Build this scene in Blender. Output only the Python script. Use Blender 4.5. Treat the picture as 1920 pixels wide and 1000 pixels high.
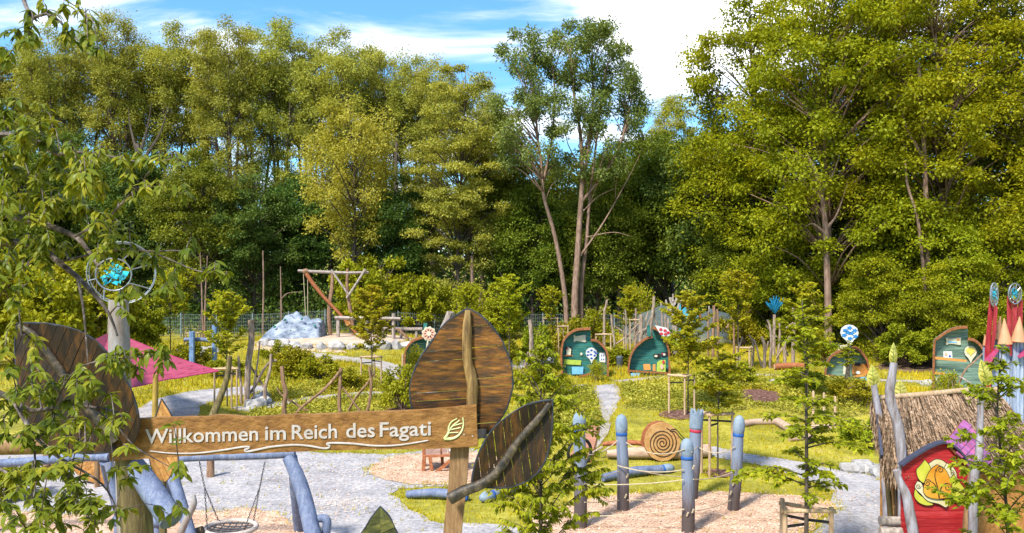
import bpy, math, random
import numpy as np
from mathutils import Vector, Matrix, geometry

for o in list(bpy.data.objects):
    bpy.data.objects.remove(o)
S = bpy.context.scene
COL = S.collection
R = math.radians

# ------------------------------------------------------------------ camera
CAMZ, F = 6.0, 1500.0
cam = bpy.data.cameras.new('camera')
cam.lens = 36.0 * F / 1920.0
cam.sensor_width = 36.0
cam.clip_start = 0.1
cam.clip_end = 3000.0
camo = bpy.data.objects.new('camera', cam)
camo.location = (0, 0, CAMZ)
camo.rotation_euler = (R(90), 0, 0)
COL.objects.link(camo)
S.camera = camo

# ------------------------------------------------------------------ sky, sun, exposure
SUN_EL, SUN_AZ = 50.0, 216.0          # azimuth clockwise from +Y: behind the camera, to the left
w = bpy.data.worlds.new('World')
S.world = w
w.use_nodes = True
nt = w.node_tree
N, L = nt.nodes, nt.links
N.clear()
def nn(t, **k):
    n = N.new(t)
    for a, b in k.items():
        setattr(n, a, b)
    return n
sky = nn('ShaderNodeTexSky', sky_type='NISHITA', sun_disc=False)
sky.sun_elevation = R(SUN_EL)
sky.sun_rotation = R(SUN_AZ)
sky.air_density = 1.0
sky.dust_density = 0.6
sky.ozone_density = 2.0
tc = nn('ShaderNodeTexCoord')
sep = nn('ShaderNodeSeparateXYZ')
L.new(tc.outputs['Generated'], sep.inputs[0])
def M(op, a, b=None, c=None):
    n = nn('ShaderNodeMath', operation=op)
    for i, x in enumerate((a, b, c)):
        if x is None:
            continue
        if isinstance(x, (int, float)):
            n.inputs[i].default_value = x
        else:
            L.new(x, n.inputs[i])
    return n.outputs[0]
zz = M('ADD', M('MAXIMUM', sep.outputs[2], 0.0), 0.14)
cx = M('DIVIDE', sep.outputs[0], zz)
cy = M('DIVIDE', sep.outputs[1], zz)
cmb = nn('ShaderNodeCombineXYZ')
L.new(cx, cmb.inputs[0]); L.new(cy, cmb.inputs[1])
n1 = nn('ShaderNodeTexNoise'); n1.inputs['Scale'].default_value = 1.15; n1.inputs['Detail'].default_value = 9
n1.inputs['Roughness'].default_value = 0.58; n1.inputs['Distortion'].default_value = 0.5
mp = nn('ShaderNodeMapping'); mp.inputs['Location'].default_value = (3.1, 1.7, 0.0); mp.inputs['Scale'].default_value = (1.0, 1.5, 1.0)
L.new(cmb.outputs[0], mp.inputs[0]); L.new(mp.outputs[0], n1.inputs['Vector'])
# one large cumulus bank over the gap in the trees, broken up by the same noise
big = nn('ShaderNodeVectorMath', operation='DISTANCE')
nrm = nn('ShaderNodeVectorMath', operation='NORMALIZE')
L.new(tc.outputs['Generated'], nrm.inputs[0]); L.new(nrm.outputs[0], big.inputs[0])
bd = Vector((0.25, 1.0, 0.352)).normalized()
big.inputs[1].default_value = bd
bank = M('MULTIPLY', M('SUBTRACT', 1.0, M('DIVIDE', big.outputs['Value'], 0.165)), 0.75)
bank = M('MAXIMUM', bank, 0.0)
dens = M('ADD', n1.outputs['Fac'], bank)
mr = nn('ShaderNodeMapRange', interpolation_type='SMOOTHSTEP')
mr.inputs['From Min'].default_value = 0.44
mr.inputs['From Max'].default_value = 0.70
L.new(dens, mr.inputs['Value'])
# cloud brightness follows thickness a little
mr2 = nn('ShaderNodeMapRange')
mr2.inputs['From Min'].default_value = 0.5; mr2.inputs['From Max'].default_value = 0.95
mr2.inputs['To Min'].default_value = 5.2; mr2.inputs['To Max'].default_value = 9.5
L.new(dens, mr2.inputs['Value'])
ccol = nn('ShaderNodeVectorMath', operation='SCALE')
ccol.inputs[0].default_value = (0.96, 0.98, 1.04)
L.new(mr2.outputs[0], ccol.inputs['Scale'])
tint = nn('ShaderNodeMix', data_type='RGBA', blend_type='MULTIPLY')
tint.inputs[0].default_value = 1.0
tint.inputs[7].default_value = (0.44, 0.74, 0.92, 1)
L.new(sky.outputs[0], tint.inputs[6])
mx = nn('ShaderNodeMix', data_type='RGBA')
L.new(mr.outputs[0], mx.inputs[0]); L.new(tint.outputs[2], mx.inputs[6]); L.new(ccol.outputs[0], mx.inputs[7])
bg = nn('ShaderNodeBackground'); bg.inputs['Strength'].default_value = 0.14
L.new(mx.outputs[2], bg.inputs['Color'])
wo = nn('ShaderNodeOutputWorld')
L.new(bg.outputs[0], wo.inputs[0])

sd = bpy.data.lights.new('sun', 'SUN')
sd.energy = 3.7
sd.angle = R(9.0)
sd.color = (1.0, 0.95, 0.85)
so = bpy.data.objects.new('sun', sd)
az, el = R(SUN_AZ), R(SUN_EL)
tow = Vector((math.sin(az) * math.cos(el), math.cos(az) * math.cos(el), math.sin(el)))
so.rotation_euler = (-tow).to_track_quat('-Z', 'Y').to_euler()
so.location = tow * 40
COL.objects.link(so)
vs = S.view_settings
vs.view_transform = 'Standard'
vs.look = 'None'
vs.exposure = 1.12
vs.gamma = 1.0
S.cycles.max_bounces = 6
S.cycles.diffuse_bounces = 3
S.cycles.glossy_bounces = 2
S.cycles.transmission_bounces = 3
S.cycles.transparent_max_bounces = 8
S.cycles.caustics_reflective = False
S.cycles.caustics_refractive = False

# ------------------------------------------------------------------ places
def sm(a, b, x):
    t = np.clip((x - a) / (b - a), 0, 1)
    return t * t * (3 - 2 * t)
def Hn(x, y):
    """height of the ground"""
    x = np.asarray(x, float); y = np.asarray(y, float)
    h = 0.013 * 0.5 * ((y - 27) + np.sqrt((y - 27) ** 2 + 9))
    h = np.where(h < 0.02, h * 0.0 + np.maximum(h - 0.02, 0), h - 0.02)
    h = h + 0.68 * np.exp(-(((x + 12.0) / 6.5) ** 2 + ((y - 57) / 6.0) ** 2) ** 1.5)      # mound of the climbing place
    h = h + 0.40 * np.exp(-(((x - 13.5) / 6.0) ** 2 + ((y - 35.0) / 4.0) ** 2) ** 1.3)     # planted bank
    h = h + 0.05 * np.sin(x * 0.31 + 1.0) * np.sin(y * 0.23) * sm(26, 34, y)
    h = h + 0.9 * sm(66, 110, y) + 0.02 * np.maximum(np.abs(x) - 20, 0) * sm(30, 60, y)
    return h
def H(x, y):
    return float(Hn(x, y))
def P(px, py, D):
    """a point at depth D seen at photo pixel (px, py)"""
    return Vector(((px - 960) / F * D, D, CAMZ - (py - 500) / F * D))
def G(px, py, lift=0.0):
    """the ground point at photo pixel (px, py)"""
    k = (py - 500) / F
    D = CAMZ / k
    for _ in range(40):
        D = 0.5 * D + 0.5 * (CAMZ - H((px - 960) / F * D, D)) / k
    x = (px - 960) / F * D
    return Vector((x, D, H(x, D) + lift))
def gz(x, y, lift=0.0):
    return Vector((x, y, H(x, y) + lift))
def xat(px, D):
    return (px - 960) / F * D

# ------------------------------------------------------------------ mesh helpers
ORG = {}
class MB:
    def __init__(s):
        s.v, s.f = [], []
    def add(s, vs_, fs_):
        b = len(s.v)
        s.v.extend([Vector(p) for p in vs_])
        s.f.extend([tuple(i + b for i in f) for f in fs_])
        return s
    def box(s, c, size, rot=None):
        hx, hy, hz = size[0] / 2, size[1] / 2, size[2] / 2
        vs_ = [Vector((x, y, z)) for x in (-hx, hx) for y in (-hy, hy) for z in (-hz, hz)]
        if rot is not None:
            vs_ = [rot @ p for p in vs_]
        c = Vector(c)
        return s.add([p + c for p in vs_], [(0, 1, 3, 2), (4, 6, 7, 5), (0, 4, 5, 1), (2, 3, 7, 6), (0, 2, 6, 4), (1, 5, 7, 3)])
    def bar(s, a, b, wd, th, up=(0, 0, 1)):
        a, b = Vector(a), Vector(b)
        d = (b - a).normalized()
        u = d.cross(Vector(up))
        if u.length < 1e-4:
            u = d.cross(Vector((1, 0, 0)))
        u.normalize()
        v = u.cross(d).normalized()
        q = []
        for p in (a, b):
            for i, j in ((-1, -1), (1, -1), (1, 1), (-1, 1)):
                q.append(p + u * (wd / 2 * i) + v * (th / 2 * j))
        return s.add(q, [(3, 2, 1, 0), (4, 5, 6, 7), (0, 1, 5, 4), (1, 2, 6, 5), (2, 3, 7, 6), (3, 0, 4, 7)])
    def tube(s, pts, rad, n=8, wob=0.0, seed=0, flat=1.0, closed=False):
        pts = [Vector(p) for p in pts]
        m = len(pts)
        if not hasattr(rad, '__len__'):
            rad = [rad] * m
        rn = random.Random(seed)
        ref = None
        q = []
        ph = [rn.uniform(-1, 1) for _ in range(n)]
        for i, p in enumerate(pts):
            if closed:
                d = pts[(i + 1) % m] - pts[i - 1]
            else:
                d = pts[min(i + 1, m - 1)] - pts[max(i - 1, 0)]
            if d.length < 1e-9:
                d = Vector((0, 0, 1))
            d.normalize()
            if ref is None:
                ref = d.orthogonal().normalized()
                if abs(d.y) < 0.9:
                    ref = d.cross(Vector((0, 1, 0))).normalized()
            u = (ref - d * ref.dot(d))
            u = u.normalized() if u.length > 1e-6 else d.orthogonal().normalized()
            ref = u
            v = d.cross(u)
            for k in range(n):
                a = 2 * math.pi * k / n
                r_ = rad[i] * (1 + wob * (0.6 * ph[k] + 0.5 * rn.uniform(-1, 1)))
                q.append(p + u * (math.cos(a) * r_) + v * (math.sin(a) * r_ * flat))
        fs = []
        for i in range(m if closed else m - 1):
            j = (i + 1) % m
            for k in range(n):
                k2 = (k + 1) % n
                fs.append((i * n + k, i * n + k2, j * n + k2, j * n + k))
        if not closed:
            fs.append(tuple(range(n - 1, -1, -1)))
            fs.append(tuple((m - 1) * n + k for k in range(n)))
        return s.add(q, fs)
    def prism(s, pts, off):
        """closed outline extruded by a vector"""
        pts = [Vector(p) for p in pts]
        off = Vector(off)
        n = len(pts)
        nrm_ = Vector((0, 0, 0))
        for i in range(n):
            a, b = pts[i], pts[(i + 1) % n]
            nrm_ += a.cross(b)
        q = pts + [p + off for p in pts]
        sides = [(i, (i + 1) % n, n + (i + 1) % n, n + i) for i in range(n)]
        caps = [tuple(range(n - 1, -1, -1)), tuple(range(n, 2 * n))]
        if nrm_.dot(off) < 0:
            sides = [f[::-1] for f in sides]
            caps = [f[::-1] for f in caps]
        return s.add(q, sides + caps)
    def lathe(s, c, prof, n=16, axis=Vector((0, 0, 1))):
        c = Vector(c); axis = Vector(axis).normalized()
        u = axis.orthogonal().normalized(); v = axis.cross(u)
        q = []
        for r_, z in prof:
            for k in range(n):
                a = 2 * math.pi * k / n
                q.append(c + axis * z + u * (math.cos(a) * r_) + v * (math.sin(a) * r_))
        fs = []
        for i in range(len(prof) - 1):
            for k in range(n):
                k2 = (k + 1) % n
                fs.append((i * n + k, i * n + k2, (i + 1) * n + k2, (i + 1) * n + k))
        fs.append(tuple(range(n - 1, -1, -1)))
        fs.append(tuple((len(prof) - 1) * n + k for k in range(n)))
        return s.add(q, fs)

def tag(o, label=None, cat=None, group=None, kind=None):
    if label: o['label'] = label
    if cat: o['category'] = cat
    if group: o['group'] = group
    if kind: o['kind'] = kind
    return o
def thing(name, label, cat, loc=(0, 0, 0), group=None):
    o = bpy.data.objects.new(name, None)
    o.empty_display_size = 0.2
    COL.objects.link(o)
    o.location = loc
    ORG[o.name] = Vector(loc)
    return tag(o, label, cat, group)
def root_org(p):
    while p is not None and p.name not in ORG:
        p = p.parent
    return ORG[p.name] if p is not None else Vector((0, 0, 0))
def mk(name, mb, mat, parent=None, smooth=False, label=None):
    """world-space MB to one mesh object"""
    org = root_org(parent)
    me = bpy.data.meshes.new(name)
    me.from_pydata([tuple(p - org) for p in mb.v], [], mb.f)
    if smooth:
        me.polygons.foreach_set('use_smooth', [True] * len(me.polygons))
        me.set_sharp_from_angle(angle=R(48))
    me.materials.append(mat)
    me.update()
    o = bpy.data.objects.new(name, me)
    COL.objects.link(o)
    if parent is not None:
        o.parent = parent
    if label: o['label'] = label
    return o
def mk_data(name, me, parent=None):
    o = bpy.data.objects.new(name, me)
    COL.objects.link(o)
    if parent is not None:
        o.parent = parent
    return o
def np_mesh(name, verts, faces, mat, smooth=False):
    """verts (n,3), faces (m,k) to a mesh, fast"""
    me = bpy.data.meshes.new(name)
    verts = np.asarray(verts, np.float32); faces = np.asarray(faces, np.int32)
    m, k = faces.shape
    me.vertices.add(len(verts)); me.vertices.foreach_set('co', verts.ravel())
    me.loops.add(m * k); me.loops.foreach_set('vertex_index', faces.ravel())
    me.polygons.add(m)
    me.polygons.foreach_set('loop_start', np.arange(0, m * k, k, dtype=np.int32))
    if smooth:
        me.polygons.foreach_set('use_smooth', np.ones(m, bool))
    me.update(calc_edges=True)
    me.materials.append(mat)
    return me
def copy_tree(o, parent=None):
    c = o.copy(); COL.objects.link(c); c.parent = parent
    for ch in [x for x in o.children]:
        copy_tree(ch, c)
    return c
def smooth_path(pts, n):
    """Catmull-Rom through 3-D points"""
    pts = [Vector(p) for p in pts]
    if len(pts) == 2:
        return [pts[0].lerp(pts[1], i / n) for i in range(n + 1)]
    q = [pts[0] * 2 - pts[1]] + pts + [pts[-1] * 2 - pts[-2]]
    out = []
    segs = len(pts) - 1
    for i in range(n + 1):
        t = i / n * segs
        k = min(int(t), segs - 1); t -= k
        p0, p1, p2, p3 = q[k], q[k + 1], q[k + 2], q[k + 3]
        out.append(0.5 * ((2 * p1) + (p2 - p0) * t + (2 * p0 - 5 * p1 + 4 * p2 - p3) * t * t + (3 * p1 - p0 - 3 * p2 + p3) * t ** 3))
    return out
def interp(vals, n):
    return list(np.interp(np.linspace(0, len(vals) - 1, n + 1), range(len(vals)), vals))
def log_mb(pts, rad, n=9, steps=10, wob=0.07, seed=0, mb=None, flat=1.0):
    mb = mb or MB()
    if not hasattr(rad, '__len__'):
        rad = [rad, rad]
    return mb.tube(smooth_path(pts, steps), interp(rad, steps), n, wob, seed, flat)
def PL(pts, D):
    """pixel list to points; D one depth or one per point"""
    if not hasattr(D, '__len__'):
        D = [D] * len(pts)
    return [P(a, b, d) for (a, b), d in zip(pts, D)]

# ------------------------------------------------------------------ materials
MATS = {}
def new_mat(name):
    m = bpy.data.materials.new(name); m.use_nodes = True
    t = m.node_tree
    b = t.nodes.get('Principled BSDF')
    MATS[name] = m
    return m, t, b
def c4(c): return (c[0], c[1], c[2], 1.0)
def surf(name, stops, scale=6.0, stretch=(1, 1, 1), rough=0.75, bump=0.3, detail=6.0, vary=0.0, island=False,
         speck=None, spec=0.3, coord='Object', dist=0.02, fine=0.0, metal=0.0):
    """noise-driven procedural surface; vary = value change from object to object"""
    m, t, b = new_mat(name)
    nd, lk = t.nodes, t.links
    tcn = nd.new('ShaderNodeTexCoord'); mpn = nd.new('ShaderNodeMapping')
    mpn.inputs['Scale'].default_value = stretch
    lk.new(tcn.outputs[coord], mpn.inputs[0])
    nz = nd.new('ShaderNodeTexNoise')
    nz.inputs['Scale'].default_value = scale; nz.inputs['Detail'].default_value = detail; nz.inputs['Roughness'].default_value = 0.62
    lk.new(mpn.outputs[0], nz.inputs['Vector'])
    oi = nd.new('ShaderNodeObjectInfo')
    if vary:
        # shift the texture from piece to piece
        ad = nd.new('ShaderNodeVectorMath'); ad.operation = 'ADD'
        sc_ = nd.new('ShaderNodeVectorMath'); sc_.operation = 'SCALE'
        cb = nd.new('ShaderNodeCombineXYZ')
        for i in range(3): lk.new(oi.outputs['Random'], cb.inputs[i])
        sc_.inputs['Scale'].default_value = 37.0
        lk.new(cb.outputs[0], sc_.inputs[0]); lk.new(mpn.outputs[0], ad.inputs[0]); lk.new(sc_.outputs[0], ad.inputs[1])
        lk.new(ad.outputs[0], nz.inputs['Vector'])
    rp = nd.new('ShaderNodeValToRGB')
    el_ = rp.color_ramp.elements
    el_[0].position, el_[0].color = stops[0][0], c4(stops[0][1])
    el_[1].position, el_[1].color = stops[-1][0], c4(stops[-1][1])
    for p_, c_ in stops[1:-1]:
        e = el_.new(p_); e.color = c4(c_)
    lk.new(nz.outputs['Fac'], rp.inputs[0])
    out = rp.outputs[0]
    if fine:
        n3 = nd.new('ShaderNodeTexNoise'); n3.inputs['Scale'].default_value = scale * 9; n3.inputs['Detail'].default_value = 3
        lk.new(mpn.outputs[0], n3.inputs['Vector'])
        ml = nd.new('ShaderNodeMix'); ml.data_type = 'RGBA'; ml.blend_type = 'OVERLAY'
        ml.inputs[0].default_value = fine
        lk.new(out, ml.inputs[6]); lk.new(n3.outputs['Fac'], ml.inputs[7]); out = ml.outputs[2]
    if vary or island:
        hs = nd.new('ShaderNodeHueSaturation')
        mrn = nd.new('ShaderNodeMapRange')
        if island:
            gi = nd.new('ShaderNodeNewGeometry'); lk.new(gi.outputs['Random Per Island'], mrn.inputs[0])
        else:
            lk.new(oi.outputs['Random'], mrn.inputs[0])
        vv = vary or 0.3
        mrn.inputs['To Min'].default_value = 1 - vv; mrn.inputs['To Max'].default_value = 1 + vv
        lk.new(mrn.outputs[0], hs.inputs['Value']); lk.new(out, hs.inputs['Color']); out = hs.outputs[0]
    lk.new(out, b.inputs['Base Color'])
    b.inputs['Roughness'].default_value = rough
    b.inputs['Metallic'].default_value = metal
    b.inputs['Specular IOR Level'].default_value = spec
    if bump:
        bn = nd.new('ShaderNodeTexNoise')
        bn.inputs['Scale'].default_value = scale * 2.3; bn.inputs['Detail'].default_value = 5
        lk.new(mpn.outputs[0], bn.inputs['Vector'])
        bp = nd.new('ShaderNodeBump'); bp.inputs['Strength'].default_value = bump; bp.inputs['Distance'].default_value = dist
        lk.new(bn.outputs['Fac'], bp.inputs['Height']); lk.new(bp.outputs[0], b.inputs['Normal'])
    return m
def leafmat(name, c_dark, c_mid, c_light, trans=0.4, hue=0.02, val=0.35, patch=0.25, rough=0.5, tyel=(1.25, 1.15, 0.5)):
    """leaves: colour differs from leaf to leaf and drifts through the crown; light shines through"""
    m, t, b = new_mat(name)
    nd, lk = t.nodes, t.links
    gi = nd.new('ShaderNodeNewGeometry')
    rp = nd.new('ShaderNodeValToRGB')
    e = rp.color_ramp.elements
    e[0].color = c4(c_dark); e[0].position = 0.0
    e[1].color = c4(c_light); e[1].position = 1.0
    x = e.new(0.5); x.color = c4(c_mid)
    tcn = nd.new('ShaderNodeTexCoord')
    nz = nd.new('ShaderNodeTexNoise'); nz.inputs['Scale'].default_value = patch; nz.inputs['Detail'].default_value = 3
    lk.new(tcn.outputs['Object'], nz.inputs['Vector'])
    a1 = nd.new('ShaderNodeMath'); a1.operation = 'MULTIPLY_ADD'
    a1.inputs[1].default_value = 0.5
    lk.new(gi.outputs['Random Per Island'], a1.inputs[0])
    a2 = nd.new('ShaderNodeMapRange'); a2.inputs['From Min'].default_value = 0.3; a2.inputs['From Max'].default_value = 0.7
    a2.inputs['To Min'].default_value = -0.02; a2.inputs['To Max'].default_value = 0.52
    lk.new(nz.outputs['Fac'], a2.inputs[0]); lk.new(a2.outputs[0], a1.inputs[2])
    lk.new(a1.outputs[0], rp.inputs[0])
    hs = nd.new('ShaderNodeHueSaturation')
    oi = nd.new('ShaderNodeObjectInfo')
    mh = nd.new('ShaderNodeMapRange'); mh.inputs['To Min'].default_value = 0.5 - hue; mh.inputs['To Max'].default_value = 0.5 + hue
    lk.new(oi.outputs['Random'], mh.inputs[0]); lk.new(mh.outputs[0], hs.inputs['Hue'])
    lk.new(rp.outputs[0], hs.inputs['Color'])
    lk.new(hs.outputs[0], b.inputs['Base Color'])
    b.inputs['Roughness'].default_value = rough
    b.inputs['Specular IOR Level'].default_value = 0.12
    tr = nd.new('ShaderNodeBsdfTranslucent')
    tm = nd.new('ShaderNodeMix'); tm.data_type = 'RGBA'; tm.blend_type = 'MULTIPLY'; tm.inputs[0].default_value = 1.0
    tm.inputs[7].default_value = c4(tyel)
    lk.new(hs.outputs[0], tm.inputs[6]); lk.new(tm.outputs[2], tr.inputs['Color'])
    ms = nd.new('ShaderNodeMixShader'); ms.inputs[0].default_value = trans
    lk.new(b.outputs[0], ms.inputs[1]); lk.new(tr.outputs[0], ms.inputs[2])
    lk.new(ms.outputs[0], nd['Material Output'].inputs['Surface'])
    return m
def flat(name, c, rough=0.6, spec=0.3, vary=0.0, bump=0.05):
    d = tuple(x * 0.82 for x in c); l_ = tuple(min(1, x * 1.12) for x in c)
    return surf(name, [(0.35, d), (0.65, l_)], scale=9, rough=rough, bump=bump, vary=vary, spec=spec)

W_GREY = surf('driftwood', [(0.3, (0.144, 0.108, 0.0864)), (0.5, (0.3024, 0.2448, 0.2088)), (0.7, (0.4464, 0.3816, 0.3312))], 5, (3, 3, 0.6), 0.85, 0.5, fine=0.35)
W_BRANCH = surf('bleached_branch', [(0.3, (0.12, 0.075, 0.05)), (0.5, (0.27, 0.195, 0.145)), (0.7, (0.42, 0.325, 0.26))], 5, (3, 3, 0.6), 0.85, 0.5, fine=0.35)
W_BROWN = surf('brown_log', [(0.3, (0.1105, 0.0595, 0.034)), (0.55, (0.255, 0.1445, 0.085)), (0.7, (0.374, 0.238, 0.153))], 5, (3, 3, 0.6), 0.85, 0.5, fine=0.35)
W_PALE = surf('pale_stake', [(0.3, (0.2835, 0.1688, 0.08775)), (0.5, (0.4185, 0.2835, 0.1688)), (0.7, (0.4995, 0.378, 0.2565))], 5, (4, 4, 0.6), 0.8, 0.3, fine=0.3, vary=0.15)
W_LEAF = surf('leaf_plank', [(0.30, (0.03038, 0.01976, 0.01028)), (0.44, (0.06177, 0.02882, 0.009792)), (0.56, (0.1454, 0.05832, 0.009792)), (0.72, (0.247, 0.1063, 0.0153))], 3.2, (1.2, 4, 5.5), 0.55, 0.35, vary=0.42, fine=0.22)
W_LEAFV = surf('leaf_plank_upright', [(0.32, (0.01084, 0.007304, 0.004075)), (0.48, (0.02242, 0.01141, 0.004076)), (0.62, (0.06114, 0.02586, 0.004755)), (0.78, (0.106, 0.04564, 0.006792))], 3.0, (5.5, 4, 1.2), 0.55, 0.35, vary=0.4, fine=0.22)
W_RIM = surf('leaf_rim', [(0.3, (0.012, 0.0132, 0.0156)), (0.7, (0.042, 0.048, 0.06))], 8, rough=0.5, bump=0.2)
W_RIB = surf('leaf_rib', [(0.3, (0.07, 0.042, 0.0175)), (0.5, (0.21, 0.126, 0.042)), (0.68, (0.35, 0.238, 0.091))], 4, (5, 5, 0.7), 0.6, 0.4, fine=0.4)
W_RIBD = surf('leaf_rib_dark', [(0.35, (0.0144, 0.0144, 0.0128)), (0.52, (0.064, 0.048, 0.032)), (0.75, (0.208, 0.16, 0.104))], 3.5, (3, 3, 3), 0.5, 0.4, fine=0.4)
W_BOARD = surf('board_wood', [(0.30, (0.1267, 0.05346, 0.01296)), (0.5, (0.2236, 0.1034, 0.02592)), (0.7, (0.313, 0.1569, 0.04536))], 4, (1.5, 3, 3), 0.7, 0.8, dist=0.02, fine=0.35)
W_POST = surf('post_wood', [(0.3, (0.1296, 0.0648, 0.02916)), (0.5, (0.2333, 0.1296, 0.05832)), (0.7, (0.324, 0.2074, 0.1037))], 3, (6, 6, 0.7), 0.75, 0.5, fine=0.4)
W_MOSS = surf('mossy_post', [(0.3, (0.048, 0.036, 0.02)), (0.5, (0.12, 0.088, 0.036)), (0.7, (0.224, 0.192, 0.064))], 3, (5, 5, 0.6), 0.85, 0.6, fine=0.4)
W_SWING = surf('swing_glaze', [(0.30, (0.0828, 0.0999, 0.164)), (0.48, (0.1188, 0.148, 0.24)), (0.62, (0.1656, 0.1924, 0.276)), (0.78, (0.1728, 0.148, 0.152))], 2.2, (4, 4, 1.2), 0.65, 0.8, fine=0.5)
W_WHITE = surf('whitewashed_post', [(0.3, (0.1792, 0.1181, 0.07968)), (0.5, (0.2508, 0.2192, 0.2049)), (0.7, (0.3136, 0.3035, 0.3035))], 2.5, (3, 3, 0.8), 0.7, 0.3, fine=0.3)
W_CHAIR = surf('red_brown_wood', [(0.3, (0.17, 0.04675, 0.0187)), (0.5, (0.306, 0.102, 0.03825)), (0.7, (0.408, 0.17, 0.0765))], 4, (3, 3, 3), 0.65, 0.3, fine=0.3)
W_ORANGE = surf('orange_wood', [(0.3, (0.208, 0.08, 0.02)), (0.5, (0.368, 0.168, 0.044)), (0.7, (0.48, 0.264, 0.088))], 4, (3, 3, 2), 0.65, 0.3, vary=0.15, fine=0.3)
W_SNAIL = surf('snail_wood', [(0.3, (0.315, 0.15, 0.045)), (0.5, (0.435, 0.2325, 0.0825)), (0.7, (0.495, 0.3075, 0.135))], 3, (2, 2, 2), 0.7, 0.25, fine=0.3)
W_TRIM = surf('hut_trim', [(0.3, (0.13, 0.045, 0.018)), (0.55, (0.28, 0.10, 0.035)), (0.7, (0.40, 0.16, 0.06))], 5, (2, 2, 2), 0.6, 0.25, fine=0.3)
W_GREEN = surf('hut_green', [(0.3, (0.0108, 0.0828, 0.07038)), (0.5, (0.02376, 0.1408, 0.1201)), (0.7, (0.0648, 0.1987, 0.1656))], 2.5, (0.6, 2, 6), 0.6, 0.2, vary=0.18, fine=0.3)
W_GREEN2 = surf('hut_green_faded', [(0.3, (0.08, 0.13, 0.10)), (0.5, (0.13, 0.21, 0.17)), (0.7, (0.24, 0.32, 0.22))], 2.5, (0.6, 2, 6), 0.65, 0.2, vary=0.2, fine=0.3)
BARK = surf('bark_grey', [(0.3, (0.035, 0.026, 0.020)), (0.5, (0.085, 0.064, 0.048)), (0.7, (0.17, 0.13, 0.10))], 3, (3, 3, 0.7), 0.9, 0.6, fine=0.4)
BARK_R = surf('bark_reddish', [(0.3, (0.104, 0.06, 0.04)), (0.5, (0.224, 0.14, 0.1)), (0.7, (0.336, 0.232, 0.176))], 3, (3, 3, 0.7), 0.9, 0.6, fine=0.4)
BARK_C = surf('bark_cherry', [(0.3, (0.025, 0.017, 0.013)), (0.5, (0.08, 0.058, 0.045)), (0.72, (0.26, 0.21, 0.19))], 9, (2, 2, 2), 0.6, 0.4, fine=0.3)
BLACK = flat('black_strap', (0.012, 0.012, 0.014), 0.6)
STEEL = surf('steel_wire', [(0.3, (0.21, 0.222, 0.24)), (0.7, (0.372, 0.384, 0.408))], 12, rough=0.35, bump=0.05, metal=0.7)
CHAIN = surf('dark_chain', [(0.3, (0.03, 0.03, 0.035)), (0.7, (0.14, 0.14, 0.15))], 30, rough=0.4, bump=0.1, metal=0.5)
ROPE = surf('pale_rope', [(0.3, (0.336, 0.264, 0.16)), (0.7, (0.56, 0.464, 0.32))], 40, rough=0.9, bump=0.4)
GREY_ROPE = surf('grey_rope', [(0.3, (0.30, 0.25, 0.22)), (0.7, (0.62, 0.52, 0.45))], 40, rough=0.9, bump=0.4)
LETTER = surf('letter_white', [(0.3, (0.3638, 0.3153, 0.2937)), (0.7, (0.4893, 0.4487, 0.4315))], 14, rough=0.7, bump=0.2)
STONE = surf('pale_stone', [(0.3, (0.195, 0.1755, 0.1625)), (0.5, (0.325, 0.3055, 0.2925)), (0.7, (0.455, 0.442, 0.429))], 2.5, rough=0.85, bump=0.6, vary=0.2, fine=0.3)
ROCKB = surf('blue_grey_rock', [(0.3, (0.06185, 0.08294, 0.1172)), (0.45, (0.1607, 0.1978, 0.2604)), (0.62, (0.3217, 0.3572, 0.4167))], 1.6, (1, 1, 1.6), 0.8, 0.9, fine=0.35, dist=0.1)

# ================================================================== THE SETTING
rng = np.random.default_rng(11)
def structure(o):
    o['kind'] = 'structure'
    return o

SOIL = surf('meadow_soil', [(0.30, (0.1437, 0.1222, 0.02475)), (0.48, (0.2444, 0.2229, 0.03438)), (0.60, (0.345, 0.3019, 0.04813)), (0.74, (0.4312, 0.3162, 0.1375))], 0.55, rough=0.95, bump=0.6, fine=0.5, dist=0.05, spec=0.1, detail=9)
LITTER = surf('forest_litter', [(0.3, (0.05, 0.03, 0.018)), (0.5, (0.12, 0.075, 0.045)), (0.7, (0.24, 0.15, 0.10))], 1.2, rough=0.95, bump=0.6, fine=0.5, spec=0.1)
GRAVEL = surf('gravel', [(0.30, (0.2171, 0.203, 0.2121)), (0.5, (0.3148, 0.2944, 0.2987)), (0.7, (0.4016, 0.3655, 0.3464))], 1.1, rough=0.95, bump=0.55, fine=0.75, dist=0.03, spec=0.1, detail=10)
CHIPS = surf('wood_chips_ground', [(0.30, (0.3405, 0.2021, 0.1254)), (0.5, (0.4788, 0.3113, 0.2166)), (0.7, (0.5746, 0.4151, 0.3078))], 2.2, rough=0.95, bump=0.8, fine=0.8, dist=0.04, spec=0.1, detail=9)
PATHM = surf('path_sand', [(0.30, (0.2474, 0.212, 0.1885)), (0.5, (0.3181, 0.2886, 0.2709)), (0.7, (0.3652, 0.3416, 0.3298))], 1.6, rough=0.95, bump=0.5, fine=0.6, dist=0.03, spec=0.1, detail=9)
SANDM = surf('sand', [(0.30, (0.39, 0.27, 0.1875)), (0.5, (0.48, 0.36, 0.27)), (0.7, (0.525, 0.42, 0.3375))], 1.4, rough=0.95, bump=0.5, fine=0.5, dist=0.03, spec=0.1)
MULCH = surf('bark_mulch', [(0.30, (0.035, 0.016, 0.014)), (0.5, (0.13, 0.065, 0.05)), (0.7, (0.28, 0.17, 0.14))], 7, rough=0.95, bump=0.9, fine=0.8, dist=0.05, spec=0.1)

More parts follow.
